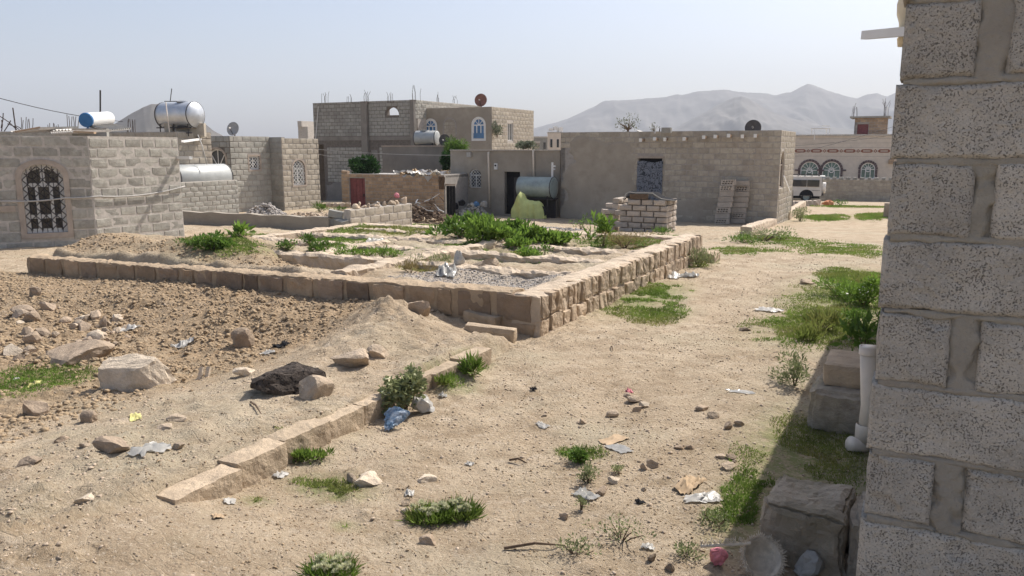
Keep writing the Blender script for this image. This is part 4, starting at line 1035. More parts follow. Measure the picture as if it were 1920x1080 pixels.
# white house far right
R1 = at(1704, 330, 57.0); R1.z = 0; fR = Fr(p2(R1 + V * 12), D_FRONT); xl = fR.hit(1487, 300)[0]; RL = 12
zt = fR.hit(1580, 254)[1]
T = thing('stone_house', 'cream stone house with brown chain band and dark arched windows', 'house', (R1.x, R1.y, -1.7))
ops = [fR.op(1501, 303, 1535, 331, .5), fR.op(1542, 303, 1576, 331, .5), fR.op(1614, 305, 1641, 331, .5)]
for o in ops: o['z0'] -= .15
wall(T, fR, rect(xl, RL, -2.2, zt), [outline(o) for o in ops], M['cream'], .25, 'front_wall')
for k in range(11):
    z = -.6 + k * .32
    if z < zt - .1: MB().box(fR.pt((xl + RL) / 2, z, .004), (RL - xl, .012, .018), fR.rz).build('course_line', M['mortar'], T) if all(not (o['z0'] - .2 < z < o['zt'] + .2) for o in ops) else None
for o in ops:
    for k in range(11):
        a0 = math.pi * k / 11; c = (o['s0'] + o['s1']) / 2; hw = (o['s1'] - o['s0']) / 2; zs = o['zt'] - o['rise']
        am = math.pi * (k + .5) / 11
        p = fR.pt(c + (hw + .09) * math.cos(am), zs + (o['rise'] + .09) * math.sin(am), .02)
        mt = Matrix.Rotation(fR.rz, 3, 'Z') @ Matrix.Rotation(-(am - math.pi / 2), 3, 'Y')
        MB().box(p, (hw * math.pi / 11 + .01, .08, .17), mtx=mt).build('arch_stone', M['archst'], T)
    for sd_ in (-1, 1):
        for k in range(2):
            zh = (o['zt'] - o['rise'] - o['z0']) / 2
            MB().box(fR.pt((o['s0'] if sd_ < 0 else o['s1']) + sd_ * .08, o['z0'] + zh * (k + .5), .02), (.16, .08, zh - .02), fR.rz).build('jamb_stone', M['archst'], T)
        if o is not ops[2]: MB().box(fR.pt((o['s0'] if sd_ < 0 else o['s1']) + sd_ * .22, o['zt'] - o['rise'], .03), (.34, .1, .12), fR.rz).build('impost', M['archst'], T)
    wdw = window(T, fR, o, M['white'], M['greengl'], n=-.06, fw=.06, cols=3, fan=6)
    c = fR.pt((o['s0'] + o['s1']) / 2, o['zt'] - o['rise'], -.02); MB().lathe([(0, .14), (.02, .14), (.02, .2), (0, .2), (0, .14)], c, fR.n, 16).build('rosette', M['white'], wdw)
zb_ = fR.hit(1580, 283)[1]
s = xl + .05
while s < RL - .6:
    hx = .85
    pts = [(s, zb_), (s + .12, zb_ + .12), (s + hx - .12, zb_ + .12), (s + hx, zb_), (s + hx - .12, zb_ - .12), (s + .12, zb_ - .12)]
    slab(MB(), fR, pts, [[(s + .18, zb_ - .04), (s + hx - .18, zb_ - .04), (s + hx - .18, zb_ + .04), (s + .18, zb_ + .04)]], .02, -.01).build('band_panel', M['band'], T)
    pts = [(s + hx + .02, zb_), (s + hx + .15, zb_ + .13), (s + hx + .28, zb_), (s + hx + .15, zb_ - .13)]
    slab(MB(), fR, pts, [[(q_[0] * .5 + (s + hx + .15) * .5, q_[1] * .5 + zb_ * .5) for q_ in pts]], .02, -.01).build('band_diamond', M['band'], T)
    s += hx + .30
MB().box(fR.pt((xl + RL) / 2, zt + .02, -.1), (RL - xl + .1, .4, .12), fR.rz).build('coping', M['mortar_lt'], T)
MB().box(fR.pt((xl + RL) / 2, zt - .3, -4), (RL - xl - .1, 7.5, .15), fR.rz).build('roof', M['concrete'], T)
wall(T, Fr(p2(fR.pt(xl, 0) + U * 8), -U), rect(0, 7.7, -2.2, zt), [], M['brick'], .25, 'side_wall')
s, z = fR.hit(1671, 303); MB().box(fR.pt(s, z, .12), (.34, .25, .32), fR.rz).build('air_conditioner', M['wood'], T)
# rooftop room
q0 = at(1601, 252, 61); q1 = at(1663, 252, 61); fT = Fr(p2(q0), D_FRONT); w_ = fT.hit(1664, 240)[0]; zr = fT.hit(1630, 221)[1]
T2 = thing('roof_room', 'small unfinished block room on the cream house roof', 'room', (q0.x, q0.y, zt))
oo = fT.op(1602, 233, 1628, 252); oo['pad'] = .02
wall(T2, fT, rect(0, w_, zt - .25, zr), [outline(dict(oo, s0=max(.06, oo['s0'])))], M['mortar'], .2, 'front_wall'); blocks(T2, fT, w_, zt - .2, zr, M['brick'], [oo], course=.2, blen=.4, limit=60)
MB().box(fT.pt((oo['s0'] + oo['s1']) / 2, (oo['z0'] + oo['zt']) / 2, -.15), (oo['s1'] - oo['s0'], .04, oo['zt'] - oo['z0']), fT.rz).build('shutter', M['red'], T2)
MB().box(fT.pt(w_ / 2 - .1, zr + .06, -1.2), (w_ + .5, 2.9, .13), fT.rz).build('roof', M['dark'], T2)
wall(T2, Fr(p2(fT.pt(0, 0) + U * 2.4), -U), rect(0, 2.4, zt - .25, zr), [], M['mortar'], .2, 'side_wall')
rebars(T2, at(1602, 220, 61.2), 6, 1.1, .2, 71, .15); rebars(T2, at(1662, 218, 61.0), 7, 1.3, .22, 72, .3)
MB().tube([at(1664, 200, 60.6), at(1664, 254, 60.6)], .03, 5).build('pole', M['white'], T2)
# white frame on that roof
q = at(1540, 246, 60); T2 = thing('roof_frame', 'white metal table frame on the cream house roof', 'frame', (q.x, q.y, q.z - .3))
MB().box(at(1539, 241, 60), (1.2, .7, .05), .2).build('top_panel', M['white'], T2)
for dx in (-.55, .55):
    for dy in (-.3, .3): c = at(1539, 241, 60) + Vector((dx, dy, 0)); MB().tube([c, (c.x, c.y, zt - .3)], .025, 5).build('leg', M['white'], T2)
q = at(1546, 236, 60.2); MB().box(q, (.7, .4, .06), .5).build('upper_panel', M['white'], T2)
# compound wall in front of it
R2 = at(1704, 376, 52.5); R2.z = 0; fW = Fr(p2(R2 + V * 9.5), D_FRONT); zw = fW.hit(1600, 334)[1]; x0 = fW.hit(1530, 360)[0]
T = thing('compound_wall', 'grey block compound wall with broken top behind the white wagon', 'wall', (R2.x, R2.y, -1.7))
wall(T, fW, rect(x0 - 2.5, 9.5, -2.2, zw - .12), [], M['mortar'], .2, 'core')
blocks(T, fW, 9.5, zw - .21 * 8 - .1, zw - .1, M['warm'], course=.21, blen=.42, joint=.012, s_from=x0 - 2.5, limit=300)
s = x0 - 2.4
while s < 9.3:
    if RNG.random() < .7:
        o = bpy.data.objects.new('coping_block', RNG.choice(variants(M['dark']))); COL.objects.link(o); o.parent = T; l_ = RNG.uniform(.2, .4)
        o.location = fW.pt(s, zw - .02, -.1) - Vector(T.location); o.rotation_euler = (0, 0, fW.rz + RNG.uniform(-.1, .1)); o.scale = (l_, .22, .16)
    s += .44
# distant houses
for k, (x0_, y0_, x1_, d, m, lab) in enumerate(((1028, 250, 1052, 90, 'cream', 'small pale house beyond the brown house, with white roof clutter'), (1000, 258, 1028, 110, 'dark', 'low grey house under the ridge beside the pale house'), (985, 268, 1012, 75, 'plaster', 'low brown house just right of the two storey house'))):
    q = at((x0_ + x1_) / 2, y0_, d); w_ = (x1_ - x0_) / F_PX * d; T = thing('far_house', lab, 'house', (q.x, q.y, -2))
    MB().box((q.x, q.y + w_ / 2, (q.z - 2) / 2), (w_, w_, q.z + 2), 0).build('walls', M[m], T)
    for j in range(2): MB().box((q.x - w_ * .25 + j * w_ * .5, q.y - .02, q.z - 1.1), (w_ * .16, .1, .9), 0).build('window', M['glass'], T)
    MB().box((q.x, q.y + w_ / 2, q.z + .08), (w_ * 1.04, w_ * 1.04, .16), 0).build('roof', M['mortar_lt'], T)
    if k == 0:
        for j in range(3): MB().box((q.x - .4 + j * .5, q.y + .3, q.z + .4 + .15 * (j % 2)), (.5, .4, .3 + .1 * j), .3 * j).build('roof_box', M['white'], T)
# ================================================================== STONE FOUNDATION AND KERB
from mathutils import noise as mn
import bmesh
def rough_box(name, size, m, parent, loc, rz=0.0, seed=0, amp=.02, res=.05, round_=.12, tilt=(0, 0), smooth=False, freq=6.0):
    sx, sy, sz = size; r = random.Random(seed); off = Vector((r.uniform(0, 90), r.uniform(0, 90), r.uniform(0, 90)))
    n = [max(2, min(26, int(q / res))) for q in size]; vs = {}; V_ = []; F_ = []
    def vid(i, j, k):
        key = (i, j, k)
        if key not in vs:
            u = Vector((2 * i / n[0] - 1, 2 * j / n[1] - 1, 2 * k / n[2] - 1))
            p = Vector((u.x * sx / 2, u.y * sy / 2, u.z * sz / 2)); mn_ = min(size)
            for ax in range(3):
                o1, o2 = abs(u[(ax + 1) % 3]), abs(u[(ax + 2) % 3])
                e = max(0, max(o1, o2) - .75) / .25
                if abs(u[ax]) > .99: p[ax] -= math.copysign(round_ * mn_ * e * e * .5, u[ax])
            w = mn.noise_vector((p + off) * freq) * amp + mn.noise_vector((p + off) * freq * 3.5) * amp * .45
            vs[key] = len(V_); V_.append(p + w)
        return vs[key]
    for ax in range(3):
        a1, a2 = (ax + 1) % 3, (ax + 2) % 3
        for side in (0, n[ax]):
            for i in range(n[a1]):
                for j in range(n[a2]):
                    c = []
                    for di, dj in ((0, 0), (1, 0), (1, 1), (0, 1)):
                        ijk = [0, 0, 0]; ijk[ax] = side; ijk[a1] = i + di; ijk[a2] = j + dj; c.append(vid(*ijk))
                    F_.append(tuple(c) if side else tuple(c[::-1]))
    me = bpy.data.meshes.new(name); me.from_pydata(V_, [], F_); me.update(); me.materials.append(m)
    if smooth: me.polygons.foreach_set('use_smooth', [True] * len(F_))
    o = bpy.data.objects.new(name, me); COL.objects.link(o); base = Vector((0, 0, 0))
    if parent is not None: o.parent = parent; base = Vector(parent.location)
    o.location = Vector(loc) - base; o.rotation_euler = (tilt[0], tilt[1], rz)
    return o
RZ_U = math.atan2(U.y, U.x); RZ_V = math.atan2(V.y, V.x)
T = thing('house_foundation', 'raised stone house foundation with low room walls', 'foundation', C0)
def fwall(name, a0, b0, a1, b1, w, z0, z1, seed, amp=.02, z1b=None, m='found'):
    """rough stretch of wall, from its height z1 at one end to z1b at the other"""
    p, q = AB(a0, b0), AB(a1, b1); d = q - p; ln = d.length; d.normalize(); nrm = Vector((-d.y, d.x, 0)); z1b = z1 if z1b is None else z1b
    st = .05; n = max(2, int(ln / st)); prof = []
    nz, nw = 6, 5
    for k in range(nz): prof.append((-.5, k / nz))
    for k in range(nw + 1): prof.append((-.5 + k / nw, 1.0))
    for k in range(nz - 1, -1, -1): prof.append((.5, k / nz))
    vs = []; fs = []; L_ = len(prof)
    for i in range(n + 1):
        t = i / n; zt = z1 + (z1b - z1) * t
        for x, h in prof:
            pt = p + d * (ln * t) + nrm * (x * w) + Vector((0, 0, z0 + (zt - z0) * h))
            nz_ = mn.noise_vector(pt * 4.5 + Vector((seed, 0, 0))) * amp * .7 + mn.noise_vector(pt * 13) * amp * .9
            if h > .98: nz_.z -= amp * .8 * (1 if abs(x) > .45 else 0) + max(0, mn.noise(pt * 2.2 + Vector((seed, 3, 1)))) * amp * 1.6
            vs.append(pt + nz_)
    for i in range(n):
        for k in range(L_ - 1): fs.append((i * L_ + k, (i + 1) * L_ + k, (i + 1) * L_ + k + 1, i * L_ + k + 1))
    fs.append(tuple(range(L_))); fs.append(tuple(n * L_ + k for k in range(L_))[::-1])
    me = bpy.data.meshes.new(name); me.from_pydata(vs, [], [q_[::-1] for q_ in fs]); me.update(); me.materials.append(M[m])
    bm = bmesh.new(); bm.from_mesh(me); bmesh.ops.recalc_face_normals(bm, faces=bm.faces); bm.to_mesh(me); bm.free()
    return link(name, me, T)
fwall('right_wall', 0, .17, 6.5, .17, .33, -.4, .43, 1)
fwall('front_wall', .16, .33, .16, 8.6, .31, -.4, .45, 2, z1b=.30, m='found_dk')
fwall('rear_wall', 6.35, .33, 5.65, 6.8, .28, -.3, .40, 3)
fwall('left_wall', 2.3, 6.85, 5.6, 6.7, .28, -.3, .41, 4)
for k, (a0, b0, a1, b1, w, z) in enumerate(((.31, 2.85, 6.2, 2.72, .26, .43), (1.55, 2.98, 1.42, 5.0, .24, .42), (1.62, .33, 1.60, 2.7, .24, .40), (2.95, .33, 2.80, 6.6, .24, .39), (4.05, .33, 3.85, 6.6, .24, .39), (1.6, 4.6, 5.7, 4.55, .22, .37), (5.2, 2.85, 5.0, 6.6, .2, .37))):
    fwall('room_wall', a0, b0, a1, b1, w, 0.0, z + .015, 10 + k, amp=.032)
fFR = Fr(p2(C0 - V * .0), U); fFF = Fr(p2(C0 + V * 8.6), -V)
# facing stones, each its own part
def face_stone(f, s0, s1, z0, z1, m, proud, seed):
    o = rough_box('stone', (s1 - s0, .16, z1 - z0), M[m], T, f.pt((s0 + s1) / 2, (z0 + z1) / 2, proud - .08), f.rz, seed, amp=.017, res=.04, round_=.07, tilt=(0, 0), freq=11)
    o.rotation_euler = (RNG.uniform(-.05, .05), RNG.uniform(-.03, .03), f.rz + RNG.uniform(-.04, .04)); return o
s = .02; k = 0
while s < 6.45:
    w = RNG.uniform(.10, .25)
    face_stone(fFR, s, min(6.5, s + w - .022), .195 + RNG.uniform(-.02, .02), .425 + RNG.uniform(-.02, .01), 'stone', .02 + RNG.uniform(-.018, .018), 300 + k); s += w; k += 1
s = .0
while s < 6.45:
    w = RNG.uniform(.14, .34)
    face_stone(fFR, s, min(6.5, s + w - .025), -.12, .18 + RNG.uniform(-.02, .015), 'stone', .03 + RNG.uniform(-.018, .018), 400 + k); s += w; k += 1
s = .0
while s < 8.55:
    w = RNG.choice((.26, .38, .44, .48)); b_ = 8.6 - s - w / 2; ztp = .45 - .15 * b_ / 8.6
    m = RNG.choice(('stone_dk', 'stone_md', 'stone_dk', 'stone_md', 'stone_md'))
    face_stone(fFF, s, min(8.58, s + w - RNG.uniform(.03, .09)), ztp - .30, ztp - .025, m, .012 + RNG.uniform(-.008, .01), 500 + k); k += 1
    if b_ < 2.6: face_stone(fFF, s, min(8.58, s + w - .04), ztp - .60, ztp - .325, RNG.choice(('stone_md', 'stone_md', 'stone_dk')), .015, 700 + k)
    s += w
# a lower footing that shows at the far end
rough_box('footing', (.5, .3, .3), M['stone'], T, AB(6.55, -.12, -.02), RZ_U, 61, amp=.03)

T = thing('stone_kerb', 'half buried stone kerb running diagonally up the lane', 'kerb', AB(-4.4, .2))
a_ = -4.55; k = 0
while a_ < -1.5:
    w = (.46, .40, .43, .38, .44, .40, .42, .45, .4)[k % 9]
    gq = AB(a_ + w / 2, .45); zc = gz1(gq.x, gq.y) - .175; t_ = .006 * math.sin(k * 2.1)
    dip = -.035 if k == 0 else 0
    rough_box('kerb_stone', (w - .006, .17, .34), M['kerb'], T, AB(a_ + w / 2, .02 + .11 * (math.sin(math.pi * min(1, max(0, (a_ + 4.7) / 3.4))) - .5), zc + dip), RZ_U + t_, 800 + k, amp=.008, res=.028, round_=.04, tilt=(0, 0), freq=12)
    a_ += w; k += 1
# two dressed slabs half sunk in the dirt by the foundation corner
g1 = gp(968, 645); g2 = gp(872, 618); dd = (g1 - g2); dd.z = 0; L_ = dd.length
tag(rough_box('stone_slab', (L_, .14, .15), M['kerb'], None, (g1 + g2) / 2 + Vector((0, 0.03, .03)), math.atan2(dd.y, dd.x), 21, amp=.012, res=.04, tilt=(0, .07)), 'longer dressed slab beside the front corner of the foundation', 'slab')
g1 = gp(928, 618); g2 = gp(880, 604); dd = (g1 - g2); dd.z = 0; L_ = dd.length
tag(rough_box('stone_slab', (L_ + .1, .12, .16), M['kerb'], None, (g1 + g2) / 2 + Vector((0, .02, .05)), math.atan2(dd.y, dd.x), 22, amp=.012, res=.04, tilt=(0, .06)), 'shorter slab just behind the longer slab by the foundation', 'slab')
# kerbs up the lane
for (x0, y0), (x1, y1), lab in (((1398, 440), (1452, 419), 'short kerb in front of the brown house corner'), ((1474, 412), (1506, 388), 'stub of kerb wall just past the brown house')):
    p = gp(x0, y0); q = gp(x1, y1); d = q - p; d.z = 0; T = thing('stone_kerb', lab, 'kerb', p); n = max(3, int(d.length / .75)); h = .24 if x0 < 1450 else .36
    for k in range(n):
        c = p.lerp(q, (k + .5) / n); rough_box('kerb_stone', (d.length / n - .02, .3, h + .4), M['found'], T, c + Vector((0, 0, h / 2 - .22)), math.atan2(d.y, d.x), 830 + k + x0, amp=.03, res=.12)
p = gp(1478, 389); q = gp(1536, 385); d = q - p; T = thing('low_wall', 'low dark retaining edge before the parked wagon', 'wall', p)
for k in range(4): rough_box('stone', (d.length / 4 - .03, .25, .55), M['concrete'], T, p.lerp(q, (k + .5) / 4) + Vector((0, 0, .05)), math.atan2(d.y, d.x), 850 + k, amp=.03, res=.15)
p = gp(1477, 397); tag(rough_box('gate_post', (.34, .34, 1.2), M['plaster_gr'], None, p + Vector((0, 0, .45)), .4, 855, amp=.02, res=.15), 'dark stub post by the brown house end wall', 'post')
p = gp(1668, 408); T = thing('wall_stub', 'short wall stub at the right edge of the lane', 'wall', p)
rough_box('stub_body', (.3, .6, .8), M['concrete'], T, p + Vector((.2, .3, .2)), RZ_V + 1.57, 856, amp=.03, res=.15)
MB().box(p + Vector((.12, -.12, .50)), (.2, .2, .5), .4).build('white_cap', M['white'], T)

# steps, blocks and drain pipe along the near house
sideF = Fr(p2(KC + U * 8), -U)
def by_wall(px, py): return gp(px, py)
T = thing('step_block', 'cracked concrete step block in the shade at bottom right', 'block', gp(1430, 1046))
pa = gp(1428, 1046); rz = math.atan2(D_FRONT.y, D_FRONT.x)
c = pa + D_FRONT * .18 + U * .17
rough_box('block_half', (.37, .42, .44), M['mossy'], T, (c.x, c.y, c.z + .085), rz, 31, amp=.022, res=.022, round_=.14, freq=10)
c2_ = pa + D_FRONT * .56 + U * .17; rough_box('block_half', (.38, .42, .42), M['mossy'], T, (c2_.x, c2_.y, c.z + .085), rz + .02, 32, amp=.018, res=.03, round_=.16)
T = thing('doorstep', 'stack of worn doorstep stones behind the drain pipe', 'steps', gp(1525, 800))
q0 = gp(1515, 806)
c = q0 + D_FRONT * .36 + U * .28; rough_box('step_stone', (.74, .5, .34), M['mossy'], T, (c.x, c.y, q0.z + .12), rz, 33, amp=.02, res=.035, round_=.16)
c = q0 + D_FRONT * .38 + U * .42; rough_box('step_stone', (.66, .5, .16), M['kerb'], T, (c.x, c.y, q0.z + .365), rz + .02, 34, amp=.012, res=.035)
c = q0 + D_FRONT * .62 + U * .52; rough_box('step_stone', (.36, .3, .15), M['concrete'], T, (c.x, c.y, q0.z + .51), rz - .03, 35, amp=.012, res=.035)
T = thing('drain_pipe', 'pale upright drain pipe with white elbow at the wall foot', 'pipe', gp(1622, 842))
p = gp(1621, 842); z1 = at(1629, 650, p.y).z; x_ = at(1632, 650, p.y).x
MB().tube([(p.x, p.y, p.z + .02), (p.x + .01, p.y, p.z + .3), (x_ - .01, p.y, z1)], .054, 18).build('pipe_body', M['pvc'], T, smooth=True)
MB().lathe([(0, .048), (.002, .057), (-.05, .057)], (x_ - .01, p.y, z1), (0, 0, 1), 18).build('rim', M['pvc'], T, smooth=True)
MB().lathe([(0, .05), (.0, .066), (.1, .066), (.11, .058)], (p.x, p.y, p.z + .06), (0, 0, 1), 18).build('coupling', M['pvc'], T, smooth=True)
MB().tube([(p.x + .02, p.y, p.z + .10), (p.x - .02, p.y - .01, p.z + .02), (p.x - .11, p.y - .03, p.z + .05)], .050, 14).build('elbow', M['pvc'], T, smooth=True)

# ================================================================== STONES
def rock_mesh(seed, size, sub=3, cuts=9, amp=.05, flat_top=0.0):
    r = random.Random(seed); bm = bmesh.new(); bmesh.ops.create_icosphere(bm, subdivisions=sub, radius=1.0)
    pl = []
    for k in range(cuts):
        n = Vector((r.gauss(0, 1), r.gauss(0, 1), r.gauss(0, .8))).normalized(); pl.append((n, r.uniform(.36, .72)))
    pl.append((Vector((0, 0, -1)), .55)); 
    if flat_top: pl.append((Vector((r.uniform(-.2, .2), r.uniform(-.2, .2), 1)).normalized(), flat_top))
    off = Vector((r.uniform(0, 50),) * 3)
    for v in bm.verts:
        p = v.co.copy()
        for n, d in pl:
            e = p.dot(n) - d
            if e > 0: p -= n * e * .97
        p += mn.noise_vector(p * 2.3 + off) * amp + mn.noise_vector(p * 6 + off) * amp * .6
        if sub > 3: p += mn.noise_vector(p * 15 + off) * amp * .35
        v.co = p
    xs_ = [v.co.x for v in bm.verts]; ys_ = [v.co.y for v in bm.verts]; zs_ = [v.co.z for v in bm.verts]
    sx, sy, sz = (max(xs_) - min(xs_), max(ys_) - min(ys_), max(zs_) - min(zs_)); z0 = min(zs_); cx, cy = (max(xs_) + min(xs_)) / 2, (max(ys_) + min(ys_)) / 2
    for v in bm.verts: v.co = Vector(((v.co.x - cx) / sx * size[0], (v.co.y - cy) / sy * size[1], (v.co.z - z0) / sz * size[2]))
    me = bpy.data.meshes.new('rock'); bm.to_mesh(me); bm.free(); return me
def rockpx(x0, y0, x1, y1, label, m='rock', name='rock', cat='rock', group=None, deep=.8, seed=None, sub=3, cuts=9, amp=.06, rz=None, sink=.22, flat=0.0, tilt=(0, 0)):
    p = gp((x0 + x1) / 2, y1 - (y1 - y0) * .12); d = p.y
    w = (x1 - x0) / F_PX * (d * cP + (EYE - p.z) * sP); vang = math.atan2(EYE - p.z, d)
    hh = (y1 - y0) / F_PX * (d * cP + (EYE - p.z) * sP); dep = w * deep
    h = max(w * .22, (hh - dep * .55 * math.sin(vang)) / math.cos(vang)) * (1 + sink)
    seed = seed if seed is not None else int(x0 * 7 + y0 * 3)
    me = rock_mesh(seed, (w, dep, h), sub, cuts, amp, flat); me.materials.append(M[m]); me.name = name
    o = bpy.data.objects.new(name, me); COL.objects.link(o)
    o.location = (p.x, p.y + dep * .3, p.z - h * sink); o.rotation_euler = (tilt[0], tilt[1], RNG.uniform(-.25, .25) if rz is None else rz)
    return tag(o, label, cat, group)
rockpx(183, 667, 320, 741, 'largest pale tan boulder lying on the open plot', 'rock_pale', 'boulder', 'boulder', deep=.5, seed=5, sub=4, cuts=7, amp=.05, flat=.6, rz=.18)
rockpx(465, 684, 612, 744, 'black pitted basalt boulder beside the packed dirt strip', 'basalt', 'boulder', 'boulder', deep=.6, sub=4, amp=.10, rz=.30, cuts=7, seed=88, flat=.42, tilt=(.12, .0))
for x0, y0, x1, y1, lab, m in (
    (556, 704, 624, 752, 'dusty stone at the right end of the black boulder', 'rock'),
    (618, 653, 690, 697, 'tan angular stone just above the black boulder', 'rock'),
    (686, 645, 728, 673, 'small tan stone right of the angular stone', 'rock'),
    (430, 613, 472, 657, 'upright clay lump with a dark hole', 'rock_br'),
    (35, 748, 86, 786, 'brown angular stone near the left edge', 'rock_br'),
    (175, 815, 242, 852, 'flat brown slab stone on the open plot', 'rock_br'),
    (150, 770, 180, 794, 'brown stone with a pink scrap beside it', 'rock_br'),
    (310, 775, 348, 791, 'flat pale stone in the middle of the open plot', 'rock'),
    (290, 795, 322, 808, 'flat stone below the pale flat stone', 'rock'),
    (322, 828, 345, 842, 'small stone right of the silver wrapper', 'rock'),
    (98, 816, 125, 831, 'small dark stone left of the slab stone', 'rock_br'),
    (146, 829, 166, 841, 'small tan stone left of the slab stone', 'rock'),
    (22, 855, 72, 876, 'low brown stone lump at the far left', 'rock_br'),
    (138, 925, 178, 944, 'pale crumbly stone beside the packed strip', 'rock_pale'),
    (436, 686, 478, 708, 'pale stone left of the black boulder', 'rock_pale'),
    (60, 640, 190, 692, 'long flat brown slab at the edge of the rubble', 'rock_br'),
    (72, 564, 102, 584, 'dark stone on top of the left rubble', 'rock_br'),
    (38, 580, 70, 608, 'greyish stone below the dark rubble top', 'rock_br'),
    (18, 572, 66, 600, 'long slanting stone on the left rubble', 'rock_br'),
    (52, 538, 76, 558, 'small stone high on the bank at left', 'rock_br'),
    (764, 562, 806, 592, 'wedge shaped stone on the crest of the dirt berm', 'rock_br'),
    (184, 592, 200, 614, 'small stone with a shadow on the bank', 'rock_br'),
    (662, 886, 718, 913, 'pale flat stone in the grass of the lane', 'rock_pale'),
    (648, 888, 668, 908, 'small stone leaning on the pale flat stone', 'rock'),
    (780, 889, 820, 907, 'thin flat pale stone on the lane', 'rock_pale'),
    (785, 1002, 818, 1023, 'rounded brown stone with a dark shadow on the lane', 'rock_br'),
    (752, 935, 770, 950, 'small tan stone left of the flower tuft', 'rock'),
    (750, 950, 770, 963, 'pale pebble below the small tan stone', 'rock_pale'),
    (1176, 741, 1206, 757, 'tan stone at the middle of the stone cluster', 'rock'),
    (1198, 753, 1218, 766, 'pale stone at the right of the stone cluster', 'rock_pale'),
    (1186, 761, 1204, 773, 'dark small stone at the bottom of the cluster', 'rock_br'),
    (1169, 737, 1186, 747, 'small brown stone at the top of the cluster', 'rock_br'),
    (1136, 768, 1160, 784, 'tan stone left of the stone cluster', 'rock'),
    (1084, 784, 1100, 797, 'small brown stone near the pale plate', 'rock_br'),
    (1304, 759, 1332, 771, 'flat grey stone in the lane', 'rock_br'),
    (1327, 772, 1350, 786, 'tan stone below the flat grey stone', 'rock'),
    (1358, 791, 1374, 807, 'upright brown stone near the shade edge', 'rock_br'),
    (1377, 787, 1397, 799, 'tan stone right of the upright brown stone', 'rock'),
    (1212, 861, 1236, 880, 'tan stone below the pale plate', 'rock'),
    (1200, 868, 1216, 882, 'brown stone beside the tan stone', 'rock_br'),
    (1264, 834, 1284, 844, 'small flat stone, left of a pair', 'rock_br'),
    (1286, 833, 1304, 843, 'small flat stone, right of a pair', 'rock_br'),
    (1343, 851, 1366, 862, 'pale stone near the shaded grass', 'rock'),
    (1362, 852, 1382, 863, 'brown stone right of the pale one near the shade', 'rock_br'),
    (1354, 868, 1382, 883, 'flat tan stone near the shaded grass', 'rock'),
    (1140, 893, 1168, 908, 'flat pale stone right of the tiny grey shrub', 'rock_pale'),
    (1115, 912, 1142, 930, 'brown stone with a shadow below the grey shrub', 'rock_br'),
    (1048, 960, 1066, 975, 'dark small stone on the lower lane', 'rock_br'),
    (1200, 913, 1213, 922, 'tiny tan stone on the lower lane', 'rock'),
    (1214, 1038, 1232, 1055, 'round brown stone at the bottom of the lane', 'rock_br'),
    (1247, 1055, 1266, 1074, 'grey round stone at the bottom edge', 'rock_br'),
    (1575, 1042, 1605, 1079, 'upright tan stone in the shade at the bottom', 'rock_br'),
    (1503, 523, 1532, 534, 'dark low stone lying far up the lane', 'rock_br'),
    (1388, 612, 1408, 622, 'low dark stone in the lane before the grass', 'rock_br'),
    (884, 482, 936, 503, 'tan stone heap in the gravel room of the foundation', 'rock'),
    (766, 487, 786, 501, 'dark stone in the nook of the room wall', 'rock_br'),
    (1550, 742, 1602, 818, 'rough leaning stone below the doorstep', 'rock_br')):
    rockpx(x0, y0, x1, y1, lab, m, 'stone' if x1 - x0 < 40 else 'rock', 'stone', sub=3 if x1 - x0 > 24 else 2, cuts=10)
# rubble heap at the left
r = random.Random(77)
for k in range(46):
    x = r.uniform(-6, 165) if k < 26 else r.uniform(130, 230); y = 612 + r.uniform(-22, 74) * (1 - max(0, x) / 420)
    w = r.uniform(12, 36) * (1.0 if k < 26 else .6); h = w * r.uniform(.5, .8)
    rockpx(x, y - h, x + w, y, 'pale broken stone in the rubble heap at left', r.choice(('rock', 'rock', 'rock_br', 'rock_br', 'rock_pale')), 'rubble_stone', 'stone', 'stones of the left rubble heap', sub=2, seed=1000 + k, cuts=10, rz=r.uniform(-1, 1), sink=.25)
# stones on top of the low block wall
for k, (x0, x1, h) in enumerate(((664, 683, 9), (672, 684, 12), (690, 702, 8), (703, 709, 5), (711, 718, 8), (723, 730, 9), (732, 748, 9), (745, 754, 8), (756, 770, 14), (700, 720, 4), (684, 692, 5), (738, 746, 5))):
    s, z = fx_.hit((x0 + x1) / 2, 388); w = max(.16, (x1 - x0) / F_PX * 21); me = rock_mesh(1200 + k, (w, w * .7, h / F_PX * 21 + .02), 2, 8, .07); me.materials.append(M['rock'])
    o = bpy.data.objects.new('stone', me); COL.objects.link(o); o.location = fx_.pt(s, fx_.hit(690, 390)[1] - .01, -.1); o.rotation_euler = (0, 0, r.uniform(0, 3))
    tag(o, ('reddish round stone at the right end of the low block wall' if k == 8 else 'pale loose stone in the row on the low block wall'), 'stone', 'stones on the low block wall' if k != 8 else None)
for k, (x0, x1, h) in enumerate(((613, 624, 9), (622, 636, 7), (637, 648, 9), (646, 656, 7))):
    p = at((x0 + x1) / 2, 386, 20.6); me = rock_mesh(1250 + k, (.2, .16, .12), 2, 8, .07); me.materials.append(M['rock'])
    o = bpy.data.objects.new('stone', me); COL.objects.link(o); o.location = (p.x, p.y, p.z - .03); tag(o, 'stone piled on the broken left end of the low block wall', 'stone', 'stones on the broken wall end')
